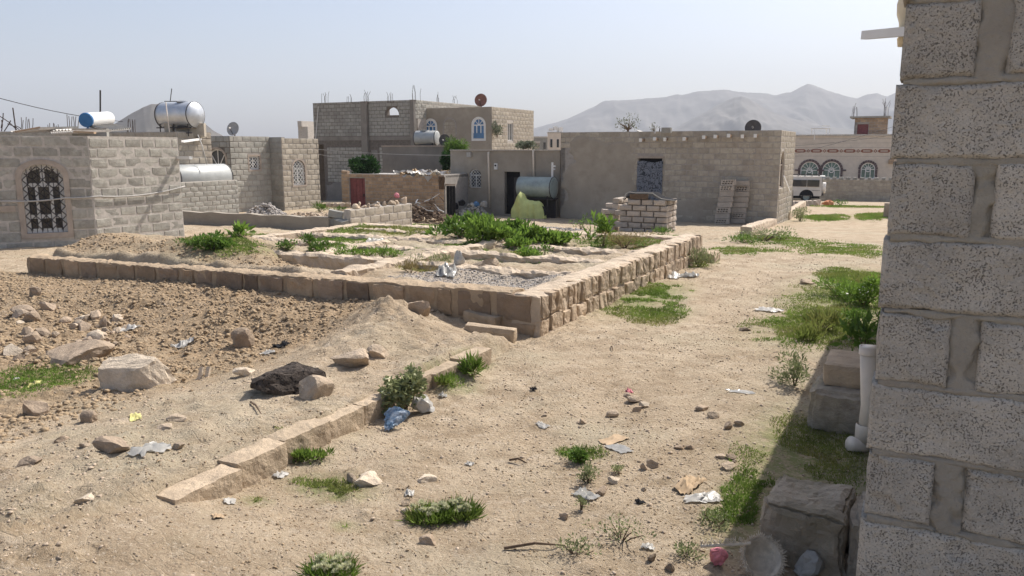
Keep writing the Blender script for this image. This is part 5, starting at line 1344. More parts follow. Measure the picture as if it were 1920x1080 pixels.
def heap(name, label, px, py, w, h, n, m, seed, d=None, kind='stuff', smin=.05, smax=.16):
    p = gp(px, py) if d is None else Vector((at(px, py, d).x, d, gz1(at(px, py, d).x, d)))
    r = random.Random(seed); mb = MB(); bases = [rock_mesh(seed + i, (1, 1, .8), 1, 6, .08) for i in range(4)]
    for k in range(n):
        a = r.uniform(0, 6.28); q = math.sqrt(r.random()); x = q * math.cos(a) * w / 2; y = q * math.sin(a) * w * .3; z = h * (1 - q) * r.uniform(.4, 1)
        s = r.uniform(smin, smax); mt = Matrix.Rotation(r.uniform(0, 6.28), 3, 'Z') @ Matrix.Rotation(r.uniform(-.8, .8), 3, 'X'); b = r.choice(bases)
        gz_ = gz1(p.x + x, p.y + y) if n < 200 else p.z
        mb.add([Vector((p.x + x, p.y + y, gz_ + z - .02)) + mt @ (v.co * s) for v in b.vertices], [tuple(f.vertices) for f in b.polygons])
    o = mb.build(name, M[m], None); tag(o, label, 'heap', None, kind); return o
heap('rubble_pile', 'grey rubble pile against the stepped house', 498, 401, 1.5, .55, 420, 'gravel', 31, d=27.5)
heap('rubble_pile', 'low spread of broken stone beside the grey rubble', 575, 402, 2.2, .18, 200, 'rock', 32, d=27.0)
heap('firewood_heap', 'dark scrap and stone heap under the barred window', 885, 404, 1.7, .62, 300, 'dark', 33, d=33.6, smin=.06, smax=.2)
heap('scrap_heap', 'dark heap of twigs and scrap along the shed', 765, 405, 3.4, .55, 520, 'trunk', 34, d=29.9, smin=.05, smax=.22)
heap('gravel_pile', 'low grey gravel pile behind the green plants', 1020, 432, 2.6, .10, 600, 'gravel', 35, smin=.03, smax=.09)

# pebbles and clods, far too many to count
def scatter(name, label, pts, sizes, m, seed, base_n=6, sub=1):
    rs = np.random.RandomState(seed); bases = []
    for i in range(base_n):
        me = rock_mesh(seed * 10 + i, (1, .8, .6), sub, 7, .08); bases.append((np.array([v.co[:] for v in me.vertices]), np.array([list(f.vertices) for f in me.polygons])))
    VV = []; FF = []; off = 0
    pick = rs.randint(0, base_n, len(pts)); ang = rs.rand(len(pts)) * 6.283; st = .75 + .6 * rs.rand(len(pts))
    for i in range(len(pts)):
        v, f = bases[pick[i]]; c, s_ = math.cos(ang[i]), math.sin(ang[i]); q = v * sizes[i]; q = q * np.array([st[i], 1, 1])
        x = q[:, 0] * c - q[:, 1] * s_; y = q[:, 0] * s_ + q[:, 1] * c
        VV.append(np.stack([x + pts[i, 0], y + pts[i, 1], q[:, 2] + pts[i, 2] - .22 * sizes[i]], -1)); FF.append(f + off); off += len(v)
    tag(link(name, np_mesh(name, np.concatenate(VV), np.concatenate(FF), M[m])), label, kind='stuff')
rs = np.random.RandomState(3)
def sample(n, y0, y1, wfun):
    out = []; tot = 0
    while tot < n:
        d = np.exp(rs.uniform(math.log(y0), math.log(y1), n * 2)); x = (rs.rand(n * 2) * 2 - 1) * .72 * d
        keep = rs.rand(n * 2) < wfun(x, d); p = np.stack([x, d], -1)[keep]; out.append(p); tot += len(p)
    return np.concatenate(out)[:n]
def ab(x, y): return (x - C0.x) * U.x + (y - C0.y) * U.y, (x - C0.x) * V.x + (y - C0.y) * V.y
def w_peb(x, y):
    a, b = ab(x, y); ins = (a > 0) & (a < 6.5) & (b > 0) & (b < 8.4)
    cl_ = sm(fbm(x * .8 + 5, y * .8, 3), -.15, .4)
    lane = np.exp(-((a - 2.6) / 2.6) ** 2) * np.exp(-((b + 2.5) / 1.2) ** 2) * 2.0
    return np.clip((.2 + .9 * cl_ + lane) * np.where(ins, .25, 1), 0, 1)
P = sample(17000, 2.8, 17, w_peb); sz = .0035 + .020 * rs.rand(len(P)) ** 5 + .0009 * P[:, 1]
sz[rs.rand(len(P)) < .02] *= 1.8
scatter('pebbles', 'small pebbles strewn over the lane and plots', np.column_stack([P, gz(P[:, 0], P[:, 1])]), sz, 'pebble', 4)
def w_clod(x, y):
    a, b = ab(x, y); return np.clip(sm(b, 1.5, 2.5) * (1 - sm(b, 8.5, 10)) * sm(a, -3.0, -1.4) * (1 - sm(a, -.15, -.02)) * (.35 + .65 * sm(fbm(x * 1.3, y * 1.3, 3), -.2, .25)) + .75 * sm(b, 1.6, 2.6) * sm(a, -9, -6) * sm(fbm(x * 1.5 + 9, y * 1.5, 3), -.3, .2) * (1 - sm(a, -.1, 0)) + .7 * (a > .35) * (a < 1.2) * (b > 3.6) * (b < 8.4), 0, 1)
P = sample(15000, 3.0, 13.5, w_clod); sz = .012 + .05 * rs.rand(len(P)) ** 3.2
scatter('dirt_clods', 'crumbled dirt clods on the bank below the foundation', np.column_stack([P, gz(P[:, 0], P[:, 1])]), sz, 'clod', 6)
def w_gr(x, y):
    a, b = ab(x, y); return ((a > .36) & (a < 1.46) & (b > .36) & (b < 2.2)) * 1.0
P = sample(2600, 7.5, 13, w_gr); sz = .012 + .018 * rs.rand(len(P))
scatter('gravel', 'grey gravel filling the front room of the foundation', np.column_stack([P, gz(P[:, 0], P[:, 1])]), sz, 'gravel', 8)

P = sample(22000, 2.8, 15, lambda x, y: np.clip(.25 + 1.0 * sm(fbm(x * 1.1 + 40, y * 1.1, 4), -.2, .35), 0, 1)); sz = (.0032 + .010 * rs.rand(len(P)) ** 3) * (1 + .07 * P[:, 1])
scatter('soil_crumbs', 'tiny brown soil crumbs over the dry earth', np.column_stack([P, gz(P[:, 0], P[:, 1])]), sz, 'clod', 9)
# ================================================================== ROOFTOP THINGS
tc = at(337, 216, 27.4)
tank('water_tank', 'large shiny metal tank on the rooftop stand', tc, Vector((.93, -.36, 0)), .43, 1.34, M['galv'], bulge=.35, lid=.18)
T = thing('tank_stand', 'black angle iron stand under the shiny rooftop tank', 'stand', (tc.x, tc.y, 2.5))
ax = Vector((.93, -.36, 0)).normalized(); cx_ = Vector((.36, .93, 0)).normalized()
for sx in (-.6, 0, .6):
    for sy in (-.3, .3): q = tc + ax * sx + cx_ * sy; MB().tube([(q.x, q.y, 2.3), (q.x, q.y, tc.z - .22)], .018, 5).build('leg', M['dark_metal'], T)
for sy in (-.3, .3):
    for z in (tc.z - .42, tc.z - .60): a = tc + ax * -.75 + cx_ * sy; b = tc + ax * .75 + cx_ * sy; MB().bar((a.x, a.y, z), (b.x, b.y, z), .035).build('rail', M['dark_metal'], T)
for sx in (-.3, .3): a = tc + ax * sx - cx_ * .3; MB().box((a.x + cx_.x * .3, a.y + cx_.y * .3, tc.z - .40), (.4, .5, .06), math.atan2(ax.y, ax.x)).build('cradle', M['dark_metal'], T)
tag(MB().tube([at(311, 192, 26.9), at(314, 218, 26.75), at(318, 248, 26.75)], .02, 6).build('tank_pipe', M['pvc']), 'pale pipe running down the shiny rooftop tank', 'pipe')
tag(MB().tube([at(308, 190, 27.2), at(332, 190, 27.2), at(334, 193, 27.2)], .014, 5).build('tank_rail', M['dark_metal']), 'thin dark rail on top of the shiny tank', 'rail')
tag(MB().tube([at(319, 191, 27.3), at(322, 166, 27.3)], .014, 5).build('antenna', M['dark_metal']), 'thin slanting rod above the shiny rooftop tank', 'antenna')
tag(MB().tube([at(188, 225, 22), at(188, 169, 22)], .022, 6).build('mast', M['dark_metal']), 'tall thin mast behind the solar water heater', 'mast')
# solar water heater
hc = at(161, 225, 19.5); he = at(203, 222, 20.6); hx = (he - hc); hl = hx.length; hx.normalize()
T = thing('water_heater', 'solar water heater with blue end cap and white cylinder', 'water heater', (hc.x, hc.y, 2.2))
MB().lathe([(0, .17), (hl, .17), (hl + .02, .12), (hl + .03, 0)], hc, hx, 24).build('cylinder', M['white'], T, smooth=False)
MB().lathe([(-.02, 0), (-.02, .165), (.0, .175), (.035, .175), (.035, .17)], hc, hx, 24).build('end_cap', M['blue'], T)
side = Vector((hx.y, -hx.x, 0)); side = side if side.y < 0 else -side
a = hc + Vector((0.05, 0, -.13)); e0 = at(240, 243, 19.6)
mb = MB(); mb.add([hc + hx * .05 + Vector((0, 0, -.14)), hc + hx * hl + Vector((0, 0, -.14)), at(246, 243, 20.5), at(206, 246, 19.4)], [(0, 1, 2, 3)])
mb.add([hc + hx * .05 + Vector((0, 0, -.17)), hc + hx * hl + Vector((0, 0, -.17)), at(246, 244, 20.5), at(206, 247, 19.4)], [(3, 2, 1, 0)])
mb.build('collector', M['zinc'], T)
for k in range(10):
    u_ = .08 + k * .1
    MB().tube([(hc + hx * (hl * u_) + Vector((0, 0, -.12))), at(206, 246, 19.4).lerp(at(246, 243, 20.5), u_) + Vector((0, 0, .03))], .022, 5).build('glass_tube', M['plastic_w'], T)
for u_ in (.06, .5, .92):
    q = hc + hx * (hl * u_); MB().tube([q + Vector((0, 0, -.15)), (q.x, q.y, 2.15)], .02, 5).build('leg', M['blue'], T)
MB().tube([hc + Vector((0, 0, -.2)), at(200, 244, 19.5)], .02, 5).build('brace', M['blue'], T)
MB().tube([hc + hx * (hl * .5) + Vector((0, 0, -.45)), at(206, 245, 19.5)], .015, 5).build('brace', M['blue'], T)
tag(MB().box(at(170, 250, 18.9), (.75, .2, .22), .2).build('roof_block', M['dark']), 'dark block at the foot of the solar water heater', 'block')
# bars and branches sticking up at the far left
r = random.Random(9)
for x0, x1, y0, y1, d, lab in ((40, 60, 222, 244, 34, 'cluster of thin bars on the far left skyline'), (91, 110, 232, 246, 36, 'short cluster of bars in the middle of the left skyline'), (128, 146, 217, 244, 34, 'cluster of bars just left of the blue heater cap'), (238, 254, 224, 245, 34, 'cluster of bars right of the solar heater panel')):
    T = thing('rebar_cluster', lab, 'rebar', at((x0 + x1) / 2, 246, d), 'rebar clusters on the left skyline'); n = 6
    for k in range(n):
        x = x0 + (x1 - x0) * k / (n - 1) + r.uniform(-1, 1); q = at(x, 250, d); w_ = at(x + r.uniform(-2, 3), y0 + r.uniform(-3, 4), d)
        MB().tube([q, q.lerp(w_, .6) + Vector((r.uniform(-.02, .02), 0, 0)), w_], .013, 4).build('rebar', M['rebar'], T)
T = thing('pole', 'leaning pole with dead branches on the far left skyline', 'pole', at(28, 248, 24))
MB().tube([at(30, 246, 24), at(24, 202, 24)], .018, 5).build('stick', M['rebar'], T)
for a, b in (((0, 218), (32, 244)), ((2, 240), (6, 212)), ((14, 232), (40, 246)), ((30, 236), (42, 246)), ((8, 246), (20, 226)), ((3, 225), (3, 246))): MB().tube([at(*a, 24), at((a[0] + b[0]) / 2 + 1.5, (a[1] + b[1]) / 2 - 1.5, 24), at(*b, 24)], .014, 4).build('branch', M['rebar'], T)
# low roof edges behind the left house skyline
q = at(100, 252, 34); T = thing('far_house', 'unfinished low house whose rebar shows over the left roof', 'house', (q.x, q.y, -.5)); MB().box((q.x, q.y + 1.5, (at(100, 247, 34).z - 1) / 2), (6.5, 3, at(100, 247, 34).z + 1), .25).build('walls', M['grey'], T)
def wire(name, label, pts, rad, drop, m):
    L = [];
    for a, b in zip(pts, pts[1:]): L += sag(at(*a), at(*b), drop, 10)
    tag(MB().tube(L, rad, 4).build(name, M[m]), label, 'wire')
wire('power_line', 'dark power line slanting across the sky at upper left', [(-60, 167, 22), (230, 228, 26)], .012, .12, 'wire')
wire('power_line', 'thin pale upper wire strung before the two storey house', [(575, 278, 37), (846, 291, 35.6)], .014, .08, 'cable')
wire('power_line', 'thin pale lower wire strung before the two storey house', [(575, 284, 37), (690, 298, 36)], .012, .1, 'cable')
wire('power_line', 'wire slanting over the cream house roof at right', [(1440, 300, 52), (1680, 236, 58)], .012, .1, 'wire')
wire('power_line', 'wire crossing low before the cream house band', [(1476, 274, 52), (1680, 252, 55)], .010, .1, 'wire')

# junk on the shed roof
r = random.Random(21); zs_ = at(790, 330, 31).z
for k in range(16):
    x = 752 + k * 5.4 + r.uniform(-3, 3); p = at(x, 329, 31.2 + r.uniform(0, .8)); p.z = zs_ + r.uniform(0.02, .16)
    w_, d_ = r.uniform(.3, .7), r.uniform(.25, .5); mb = MB(); n = 5; vs = []
    for j in range(n):
        for i in range(n): vs.append(Vector((w_ * (i / (n - 1) - .5), d_ * (j / (n - 1) - .5), .06 * math.sin(i * 1.7 + j * 2.1 + k) + r.uniform(-.015, .015))))
    mt = Matrix.Rotation(r.uniform(0, 3), 3, 'Z') @ Matrix.Rotation(r.uniform(-.5, .5), 3, 'X')
    mb.add([p + mt @ v for v in vs], [(j * n + i, j * n + i + 1, (j + 1) * n + i + 1, (j + 1) * n + i) for j in range(n - 1) for i in range(n - 1)])
    tag(mb.build('scrap_sheet', M[('plastic_w', 'zinc', 'cardboard', 'zinc')[k % 4]]), 'crumpled scrap sheet in the junk on the shed roof', 'scrap', 'scrap on the shed roof')
for k, (x, y) in enumerate(((801, 318), (805, 316), (770, 320))): q = at(x, 330, 31.3); tag(MB().tube([q, at(x + 3, y, 31.3), at(x + 8, y + 8, 31.2)], .014, 4).build('bent_wire', M['rebar']), ('left', 'right', 'low')[0:3][k] and ('bent wire in the shed roof junk, rightmost', 'bent wire in the shed roof junk, tallest', 'bent wire in the shed roof junk, leftmost')[(0, 1, 2)[k]], 'wire')
q = fs.pt(*fs.hit(805, 336), .03); mb = MB(); mb.add([fs.pt(*fs.hit(796, 330), .04), fs.pt(*fs.hit(812, 330), .04), fs.pt(*fs.hit(803, 341), .05), fs.pt(*fs.hit(804, 330), .02)], [(0, 2, 3), (3, 2, 1)]); tag(mb.build('hanging_rag', M['plastic_w']), 'white triangular rag hanging from the shed roof edge', 'rag')
mb = MB(); vs = []
for j in range(8):
    for i in range(6): vs.append(fs.pt(fs.hit(824 + i * 2.2, 340)[0], fs.hit(830, 331 + j * 3.4)[1], .06 + .03 * math.sin(i * 1.9 + j)))
mb.add(vs, [(j * 6 + i, j * 6 + i + 1, (j + 1) * 6 + i + 1, (j + 1) * 6 + i) for j in range(7) for i in range(5)]); tag(mb.build('hanging_cloth', M['trunk']), 'dark torn cloth hanging at the shed right end', 'cloth')
p = at(744, 372, 29.7); mb = MB(); rm = rock_mesh(4100, (.2, .2, .22), 3, 3, .12); rm.materials.append(M['pink']); rm.name = 'pink_bag'
o = bpy.data.objects.new('pink_bag', rm); COL.objects.link(o); o.location = p; tag(o, 'crumpled pink bag on the scrap heap by the shed', 'bag')
r = random.Random(31); T = thing('branch_pile', 'tangled dead branches leaning on the shed wall', 'branches', gp(765, 404))
for k in range(46):
    x = r.uniform(705, 835); y = r.uniform(375, 404); p = at(x, y, 29.6 + r.uniform(-.4, .5)); q = p + Vector((r.uniform(-.7, .7), r.uniform(-.2, .3), r.uniform(-.25, .3))); mdl = p.lerp(q, .5) + Vector((0, 0, r.uniform(-.08, .12)))
    MB().tube([p, mdl, q], [.022, .018, .008], 4).build('branch', M['trunk'] if k % 3 else M['galv'], T)
p = gp(885, 400)
for k, (x, y, s_, m, lab) in enumerate(((852, 386, .36, 'black', 'black sack on the heap left of the barred window'), (866, 379, .3, 'black', 'black bag on the heap below the barred window'), (907, 382, .32, 'dish_grey', 'round grey basin shape on the heap by the drain pipe'), (893, 382, .3, 'bluegl', 'dark blue sack on the heap under the window'))):
    rm = rock_mesh(4200 + k, (s_, s_ * .8, s_ * .9), 3, 3, .1); rm.materials.append(M[m]); rm.name = 'sack'; o = bpy.data.objects.new('sack', rm); COL.objects.link(o); o.location = at(x, y + 7, 33.6); tag(o, lab, 'sack')

# ================================================================== motorcycle under a tarp
q_ = fh.pt(fh.hit(1018, 380)[0], 0, 1.5); p = Vector((q_.x, q_.y, gz1(q_.x, q_.y))); T = thing('covered_motorcycle', 'motorcycle wholly wrapped in a yellow green tarp', 'motorcycle', p)
wpx = 70 / F_PX * p.y; n, m_ = 40, 26; vs = []; fs_ = []
def prof(t):
    return np.interp(t, [0, .06, .15, .27, .36, .45, .62, .8, .87, .95, 1], [.05, .45, .74, 1.05, .95, .74, .70, .68, .66, .40, .04])
for i in range(n + 1):
    t = i / n; h = float(prof(t)) * 1.06; wd = .32 * math.sin(math.pi * min(1, max(.04, t * .96 + .02))) ** .5
    for j in range(m_ + 1):
        u_ = j / m_; an = math.pi * u_; fl_ = 1.0 + .25 * abs(math.cos(an)) ** 3
        x = -math.cos(an) * wd * fl_; z = h * math.sin(an) ** .55
        wv = .055 * math.sin(t * 27 + j * .35 + 2 * math.sin(t * 9)) * (1 - math.sin(an) * .6) + mn.noise(Vector((t * 7, u_ * 5, 2))) * .05
        vs.append(p + D_FRONT * (t - .5) * wpx * 1.02 + U * (x * .9 + wv + .1) + Vector((0, 0, z + mn.noise(Vector((t * 9, u_ * 7, 8))) * .04 - .02)) + D_FRONT * wv * .4)
for i in range(n):
    for j in range(m_): fs_.append((i * (m_ + 1) + j, (i + 1) * (m_ + 1) + j, (i + 1) * (m_ + 1) + j + 1, i * (m_ + 1) + j + 1))
link('tarp', np_mesh('tarp', [tuple(v) for v in vs], fs_, M['tarp'], True), T)
for sx in (-.34, .36): c = p + D_FRONT * (sx * wpx); MB().lathe([(-.05, .18), (-.05, .26), (.05, .26), (.05, .18)], c + Vector((0, 0, .27)) + U * .1, U, 18).build('wheel', M['rubber'], T)
tag(MB().bar(gp(1003, 408), gp(1028, 402), .12, .08).build('timber', M['wood']), 'short pale timber lying right of the covered motorcycle', 'timber')

# ================================================================== brick bin with a covered bundle
q0 = gp(1152, 433); q1 = gp(1262, 432); bl = (q1 - q0); fN = Fr(p2(q0), D_FRONT); NL = fN.hit(1250, 420)[0]; zb = min(q0.z, q1.z)
T = thing('block_stack', 'square stack of dry laid blocks before the brown house', 'block stack', q0)
h_ = (fN.hit(1200, 374)[1] - zb) / 6; r = random.Random(61); vl = variants(M['hollow'])
for k in range(6):
    s = -.02 if k % 2 else .12; z = zb + h_ * (k + .5)
    while s < NL - .1:
        l_ = r.choice((.4, .4, .36, .42)); l_ = min(l_, NL - s)
        if not (k == 5 and (s < .28 or 1.45 < s < 1.66)):
            o = bpy.data.objects.new('block', r.choice(vl)); COL.objects.link(o); o.parent = T; o.location = fN.pt(s + l_ / 2, z, -.1 + r.uniform(-.03, .03)) - Vector(T.location)
            o.rotation_euler = (0, 0, fN.rz + r.uniform(-.05, .05)); o.scale = (l_ - .018, .2, h_ - .012)
        s += l_
    for side, s0 in ((0, .0), (1, NL - .1)):           # the sides run back from the front
        for j in range(2):
            o = bpy.data.objects.new('block', r.choice(vl)); COL.objects.link(o); o.parent = T; o.location = fN.pt(s0 + (-.06 if side == 0 else .0), z, -.42 - j * .4 + r.uniform(-.03, .03)) - Vector(T.location)
            o.rotation_euler = (0, 0, fN.rz + 1.571 + r.uniform(-.07, .07)); o.scale = (.38, .2, h_ - .012)
for k in range(9):                                     # loose pile on the left corner
    o = bpy.data.objects.new('block', r.choice(vl)); COL.objects.link(o); o.parent = T
    o.location = fN.pt(-.22 - .08 * (k % 2), zb + .1 + h_ * (k // 2) , -.15 - .1 * (k % 3)) - Vector(T.location); o.rotation_euler = (0, 0, fN.rz + r.uniform(-.5, .5) + (1.2 if k % 2 else 0)); o.scale = (.36, .19, h_ - .02)
zt = fN.hit(1200, 374)[1]
T = thing('covered_bundle', 'black covered bundle with white edging on the block stack', 'bundle', fN.pt(1.0, zt, -.5))
vs = []; n = 18; prof2 = [(.25, 0), (.32, .17), (.42, .22), (.62, .20), (.95, .21), (1.12, .2), (1.22, .13), (1.36, .05), (1.55, .02), (1.75, .0)]
for s_, hh in prof2:
    for j in range(7):
        t = j / 6; z = zt - .06 + (hh + .06) * math.sin(math.pi * (.12 + .76 * t)) ** .6; vs.append(fN.pt(s_ + .02 * math.sin(j * 2), z + mn.noise(Vector((s_ * 5, t * 4, 1))) * .03, -.02 - .8 * t))
link('cover', np_mesh('cover', [tuple(v) for v in vs], [(i * 7 + j, (i + 1) * 7 + j, (i + 1) * 7 + j + 1, i * 7 + j + 1) for i in range(len(prof2) - 1) for j in range(6)], M['black'], True), T)
MB().tube([fN.pt(s_, zt + hh * .92 - .0, -.03) for s_, hh in prof2], .014, 6).build('edging', M['plastic_w'], T)
MB().box(fN.pt(.72, zt + .08, -.0), (.55, .03, .15), fN.rz).build('panel', M['trunk'], T)

# stacks of hollow blocks leaning on the brown house
def hollow_me(w, h, d, holes, m):
    f0 = Fr((0, 0), (1, 0)); mb = MB(); hs = []
    if holes:
        for j in (0, 1):
            for i in range(4): cx = -w / 2 + w * (i + .75 + .25 * j) / 5; cz = -h / 2 + h * (.30 + .40 * j); hs.append([(cx + w * .072 * math.cos(a), cz + h * .15 * math.sin(a)) for a in [k * math.pi / 4 for k in range(8)]])
    slab(mb, f0, rect(-w / 2, w / 2, -h / 2, h / 2), hs, d / 2, d / 2 - (.12 if holes else d))
    if holes: mb.box((0, .06, 0), (w * .998, d - .121, h * .998))
    me = bpy.data.meshes.new('hollow_block'); me.from_pydata(mb.v, [], mb.f); me.update(); me.materials.append(m); return me
hb0 = hollow_me(.5, .2, .2, False, M['hollow']); hb1 = hollow_me(.5, .22, .2, True, M['hollow'])
def stack(label, px, top, bot, n, holes, lean, dist, group, step=None):
    g = gp(px, bot); s = fB.hit(px, bot)[0]; base = Vector((g.x, g.y, g.z)); T = thing('block_stack', label, 'block stack', base); r = random.Random(px)
    H = (bot - top) / F_PX * (g.y * 1.0); h = H / n
    for k in range(n):
        o = bpy.data.objects.new('hollow_block', hb1 if k in holes else hb0); COL.objects.link(o); o.parent = T
        o.location = D_FRONT * (lean * h * k + r.uniform(-.025, .025)) + Vector((0, 0, h * (k + .5))) + U * r.uniform(-.03, .03); o.rotation_euler = (0, r.uniform(-.02, .02) - lean * .6, fB.rz + r.uniform(-.08, .08)); o.scale = (1, 1, .93 * h / (.222 if k in holes else .202))
stack('tall leaning stack of hollow blocks against the brown house, left one', 1354, 337, 420, 8, (0, 2, 6, 7), .10, 28, None)
stack('tall stack of hollow blocks against the brown house, right one', 1385, 339, 419, 8, (1, 6), .05, 28, None)
stack('short stack of blocks left of the two tall stacks', 1331, 386, 417, 2, (), .05, 28, None)
stack('narrow stack of blocks behind the right end of the tall stacks', 1404, 380, 416, 3, (), .02, 28, None)

# ================================================================== white wagon
def van():
    g = gp(1511, 379); d = g.y; sc = d / F_PX
    T = thing('parked_wagon', 'white offroad wagon with roof rack parked before the compound wall', 'wagon', g)
    ez = math.atan2(D_FRONT.y, D_FRONT.x) + .12; X = Vector((math.cos(ez), math.sin(ez), 0)); Y = Vector((-X.y, X.x, 0))
    fV = Fr(p2(g), p2(X)); x1 = 1.42; x0 = -3.1; w = 1.75
    rear = fV.hit(1541, 350)[0]; H = fV.hit(1520, 331)[1] - g.z
    x1 = rear; k = H / 1.85
    P = lambda x, z, y=0: fV.pt(x, g.z + z, -y)
    prof = [(x0 + .0, .45 * k), (x1 - .04, .45 * k), (x1, .55 * k), (x1 + .02, 1.05 * k), (x1 - .03, 1.78 * k), (x1 - .12, H), (x0 + 1.5, H), (x0 + 1.35, H - .06), (x0 + .95, 1.12 * k), (x0 + .12, .98 * k), (x0, .85 * k)]
    wl = (.05, .0); mb = MB(); ys_ = (0.06, 0, w, w - .06); n = len(prof)
    # sides lean in a little above the belt line
    vs = []
    for yy, inset in ((.03, 1), (0, 0), (w, 0), (w - .03, 1)):
        for x, z in prof: vs.append(P(x, z if not inset else z, yy + (.10 if z > 1.2 * k else 0) * (1 if yy < w / 2 else -1)))
    fs_ = [tuple(range(n, 2 * n)), tuple(range(2 * n, 3 * n))[::-1]]
    for i in range(n): j = (i + 1) % n; fs_.append((n + j, n + i, 2 * n + i, 2 * n + j))
    mb.add(vs, fs_); body = mb.build('body', M['van'], T)
    zb0, zb1 = 1.12 * k, 1.60 * k
    for a, b in ((x0 + 1.2, x0 + 2.0), (x0 + 2.08, x1 - .95), (x1 - .90, x1 - .16)):
        ww = MB(); slab(ww, fV, [(a, g.z + zb0), (b, g.z + zb0), (b, g.z + zb1), (a + (.12 if a < x0 + 1.3 else 0), g.z + zb1)], [], .006, -.1); ww.build('side_window', M['glass'], T)
    for cx in (0.0, x0 + .85):
        for yy in (0.1, w - .1):
            wh = MB().lathe([(-.1, .2), (-.1, .31), (-.07, .34), (.07, .34), (.1, .31), (.1, .2)], P(cx, .335, yy), fV.n, 24).build('wheel', M['rubber'], T, smooth=True)
            MB().lathe([(.03, 0), (.05, .06), (.03, .08), (.04, .17), (.085, .2), (.085, .215)], P(cx, .335, yy), fV.n, 20).build('rim', M['tank_green'], wh, smooth=True)
        ar = MB(); pts = [(cx + .44 * math.cos(t), g.z + .40 + .42 * math.sin(t)) for t in [math.pi * q / 12 for q in range(13)]] + [(cx - .36, g.z + .40)] + [(cx + .36 * math.cos(t), g.z + .40 + .34 * math.sin(t)) for t in [math.pi - math.pi * q / 12 for q in range(13)]]
        slab(ar, fV, pts, [], .015, -.05); ar.build('wheel_arch', M['black'], T)
        dk = MB(); slab(dk, fV, [(cx + .38 * math.cos(t), g.z + .42 + .36 * math.sin(t)) for t in [math.pi * q / 12 for q in range(13)]], [], .006, -.04); dk.build('wheel_well', M['black'], T)
    MB().box(P((x0 + x1) / 2, .38 * k, w / 2), (x1 - x0 - .2, w - .3, .2), fV.rz).build('underbody', M['black'], T)
    MB().box(P(x1 + .07, .58 * k, w / 2), (.12, w - .1, .16), fV.rz).build('rear_bumper', M['dark_metal'], T)
    MB().lathe([(0, .0), (0, .33), (.04, .36), (.2, .36), (.23, .32), (.23, 0)], P(x1 + .03, 1.02 * k, w * .55), X, 24).build('spare_wheel_cover', M['white'], T)
    MB().box(P(x1 + .0, 1.0 * k, .10), (.05, .1, .34), fV.rz).build('tail_lamp', M['red'], T)
    MB().box(P(x1 - .01, 1.55 * k, w / 2), (.03, w - .5, .36), fV.rz).build('rear_window', M['glass'], T)
    MB().box(P(x1 + .02, H + .0, w / 2), (.3, w - .3, .05), fV.rz).build('rear_spoiler', M['white'], T)
    rk = MB()
    for yy in (.2, w - .2): rk.bar(P(x0 + 1.6, H + .1, yy), P(x1 - .15, H + .1, yy), .03)
    for q in range(6): xx = x0 + 1.65 + q * (x1 - .2 - x0 - 1.65) / 5; rk.bar(P(xx, H + .1, .2), P(xx, H + .1, w - .2), .03); rk.bar(P(xx, H - .02, .2), P(xx, H + .1, .2), .025, up=(1, 0, 0))
    rk.build('roof_rack', M['dark_metal'], T)
    MB().box(P(x1 - .35, .85 * k, -.012), (.5, .01, .02), fV.rz).build('trim_strip', M['dark_metal'], T)
    MB().box(P(x0 + 1.6, 1.02 * k, -.015), (.12, .03, .03), fV.rz).build('door_handle', M['dark_metal'], T)
van()
p = gp(1552, 386)
for k in range(1):
    rm = rock_mesh(4300, (.7, .4, .34), 3, 4, .15); rm.materials.append(M['orange']); rm.name = 'trash_bag'; o = bpy.data.objects.new('trash_bag', rm); COL.objects.link(o); o.location = p; tag(o, 'orange trash scrap lying on the lane behind the wagon', 'trash')

# ================================================================== LITTER
def film(name, label, px, py, w, d, h, m, seed, cat='litter', rz=None):
    p = gp(px, py); r = random.Random(seed); n = 11; vs = []; o_ = Vector((r.uniform(0, 50), r.uniform(0, 50), 0)); a = r.uniform(0, 3) if rz is None else rz
    for j in range(n):
        for i in range(n):
            u_, v_ = i / (n - 1) - .5, j / (n - 1) - .5; q = Vector((u_ * 4, v_ * 4, 0)) + o_; e = 1 - max(abs(u_), abs(v_)) * 1.5
            x, y = u_ * w * (1 + mn.noise(q * .5) * .25) + mn.noise(q * 1.3) * w * .12, v_ * d * (1 + mn.noise(q * .5 + Vector((9, 0, 0))) * .25) + mn.noise(q * 1.3 + Vector((3, 3, 0))) * d * .12
            z = h * (.1 + 1.7 * abs(mn.noise(q * 1.2))) * max(.1, e + .35) ; X = x * math.cos(a) - y * math.sin(a); Y = x * math.sin(a) + y * math.cos(a)
            vs.append((p.x + X, p.y + Y, gz1(p.x + X, p.y + Y) + z * .9 + .004))
    tag(link(name, np_mesh(name, vs, [(j * n + i, j * n + i + 1, (j + 1) * n + i + 1, (j + 1) * n + i) for j in range(n - 1) for i in range(n - 1)], M[m])), label, cat)
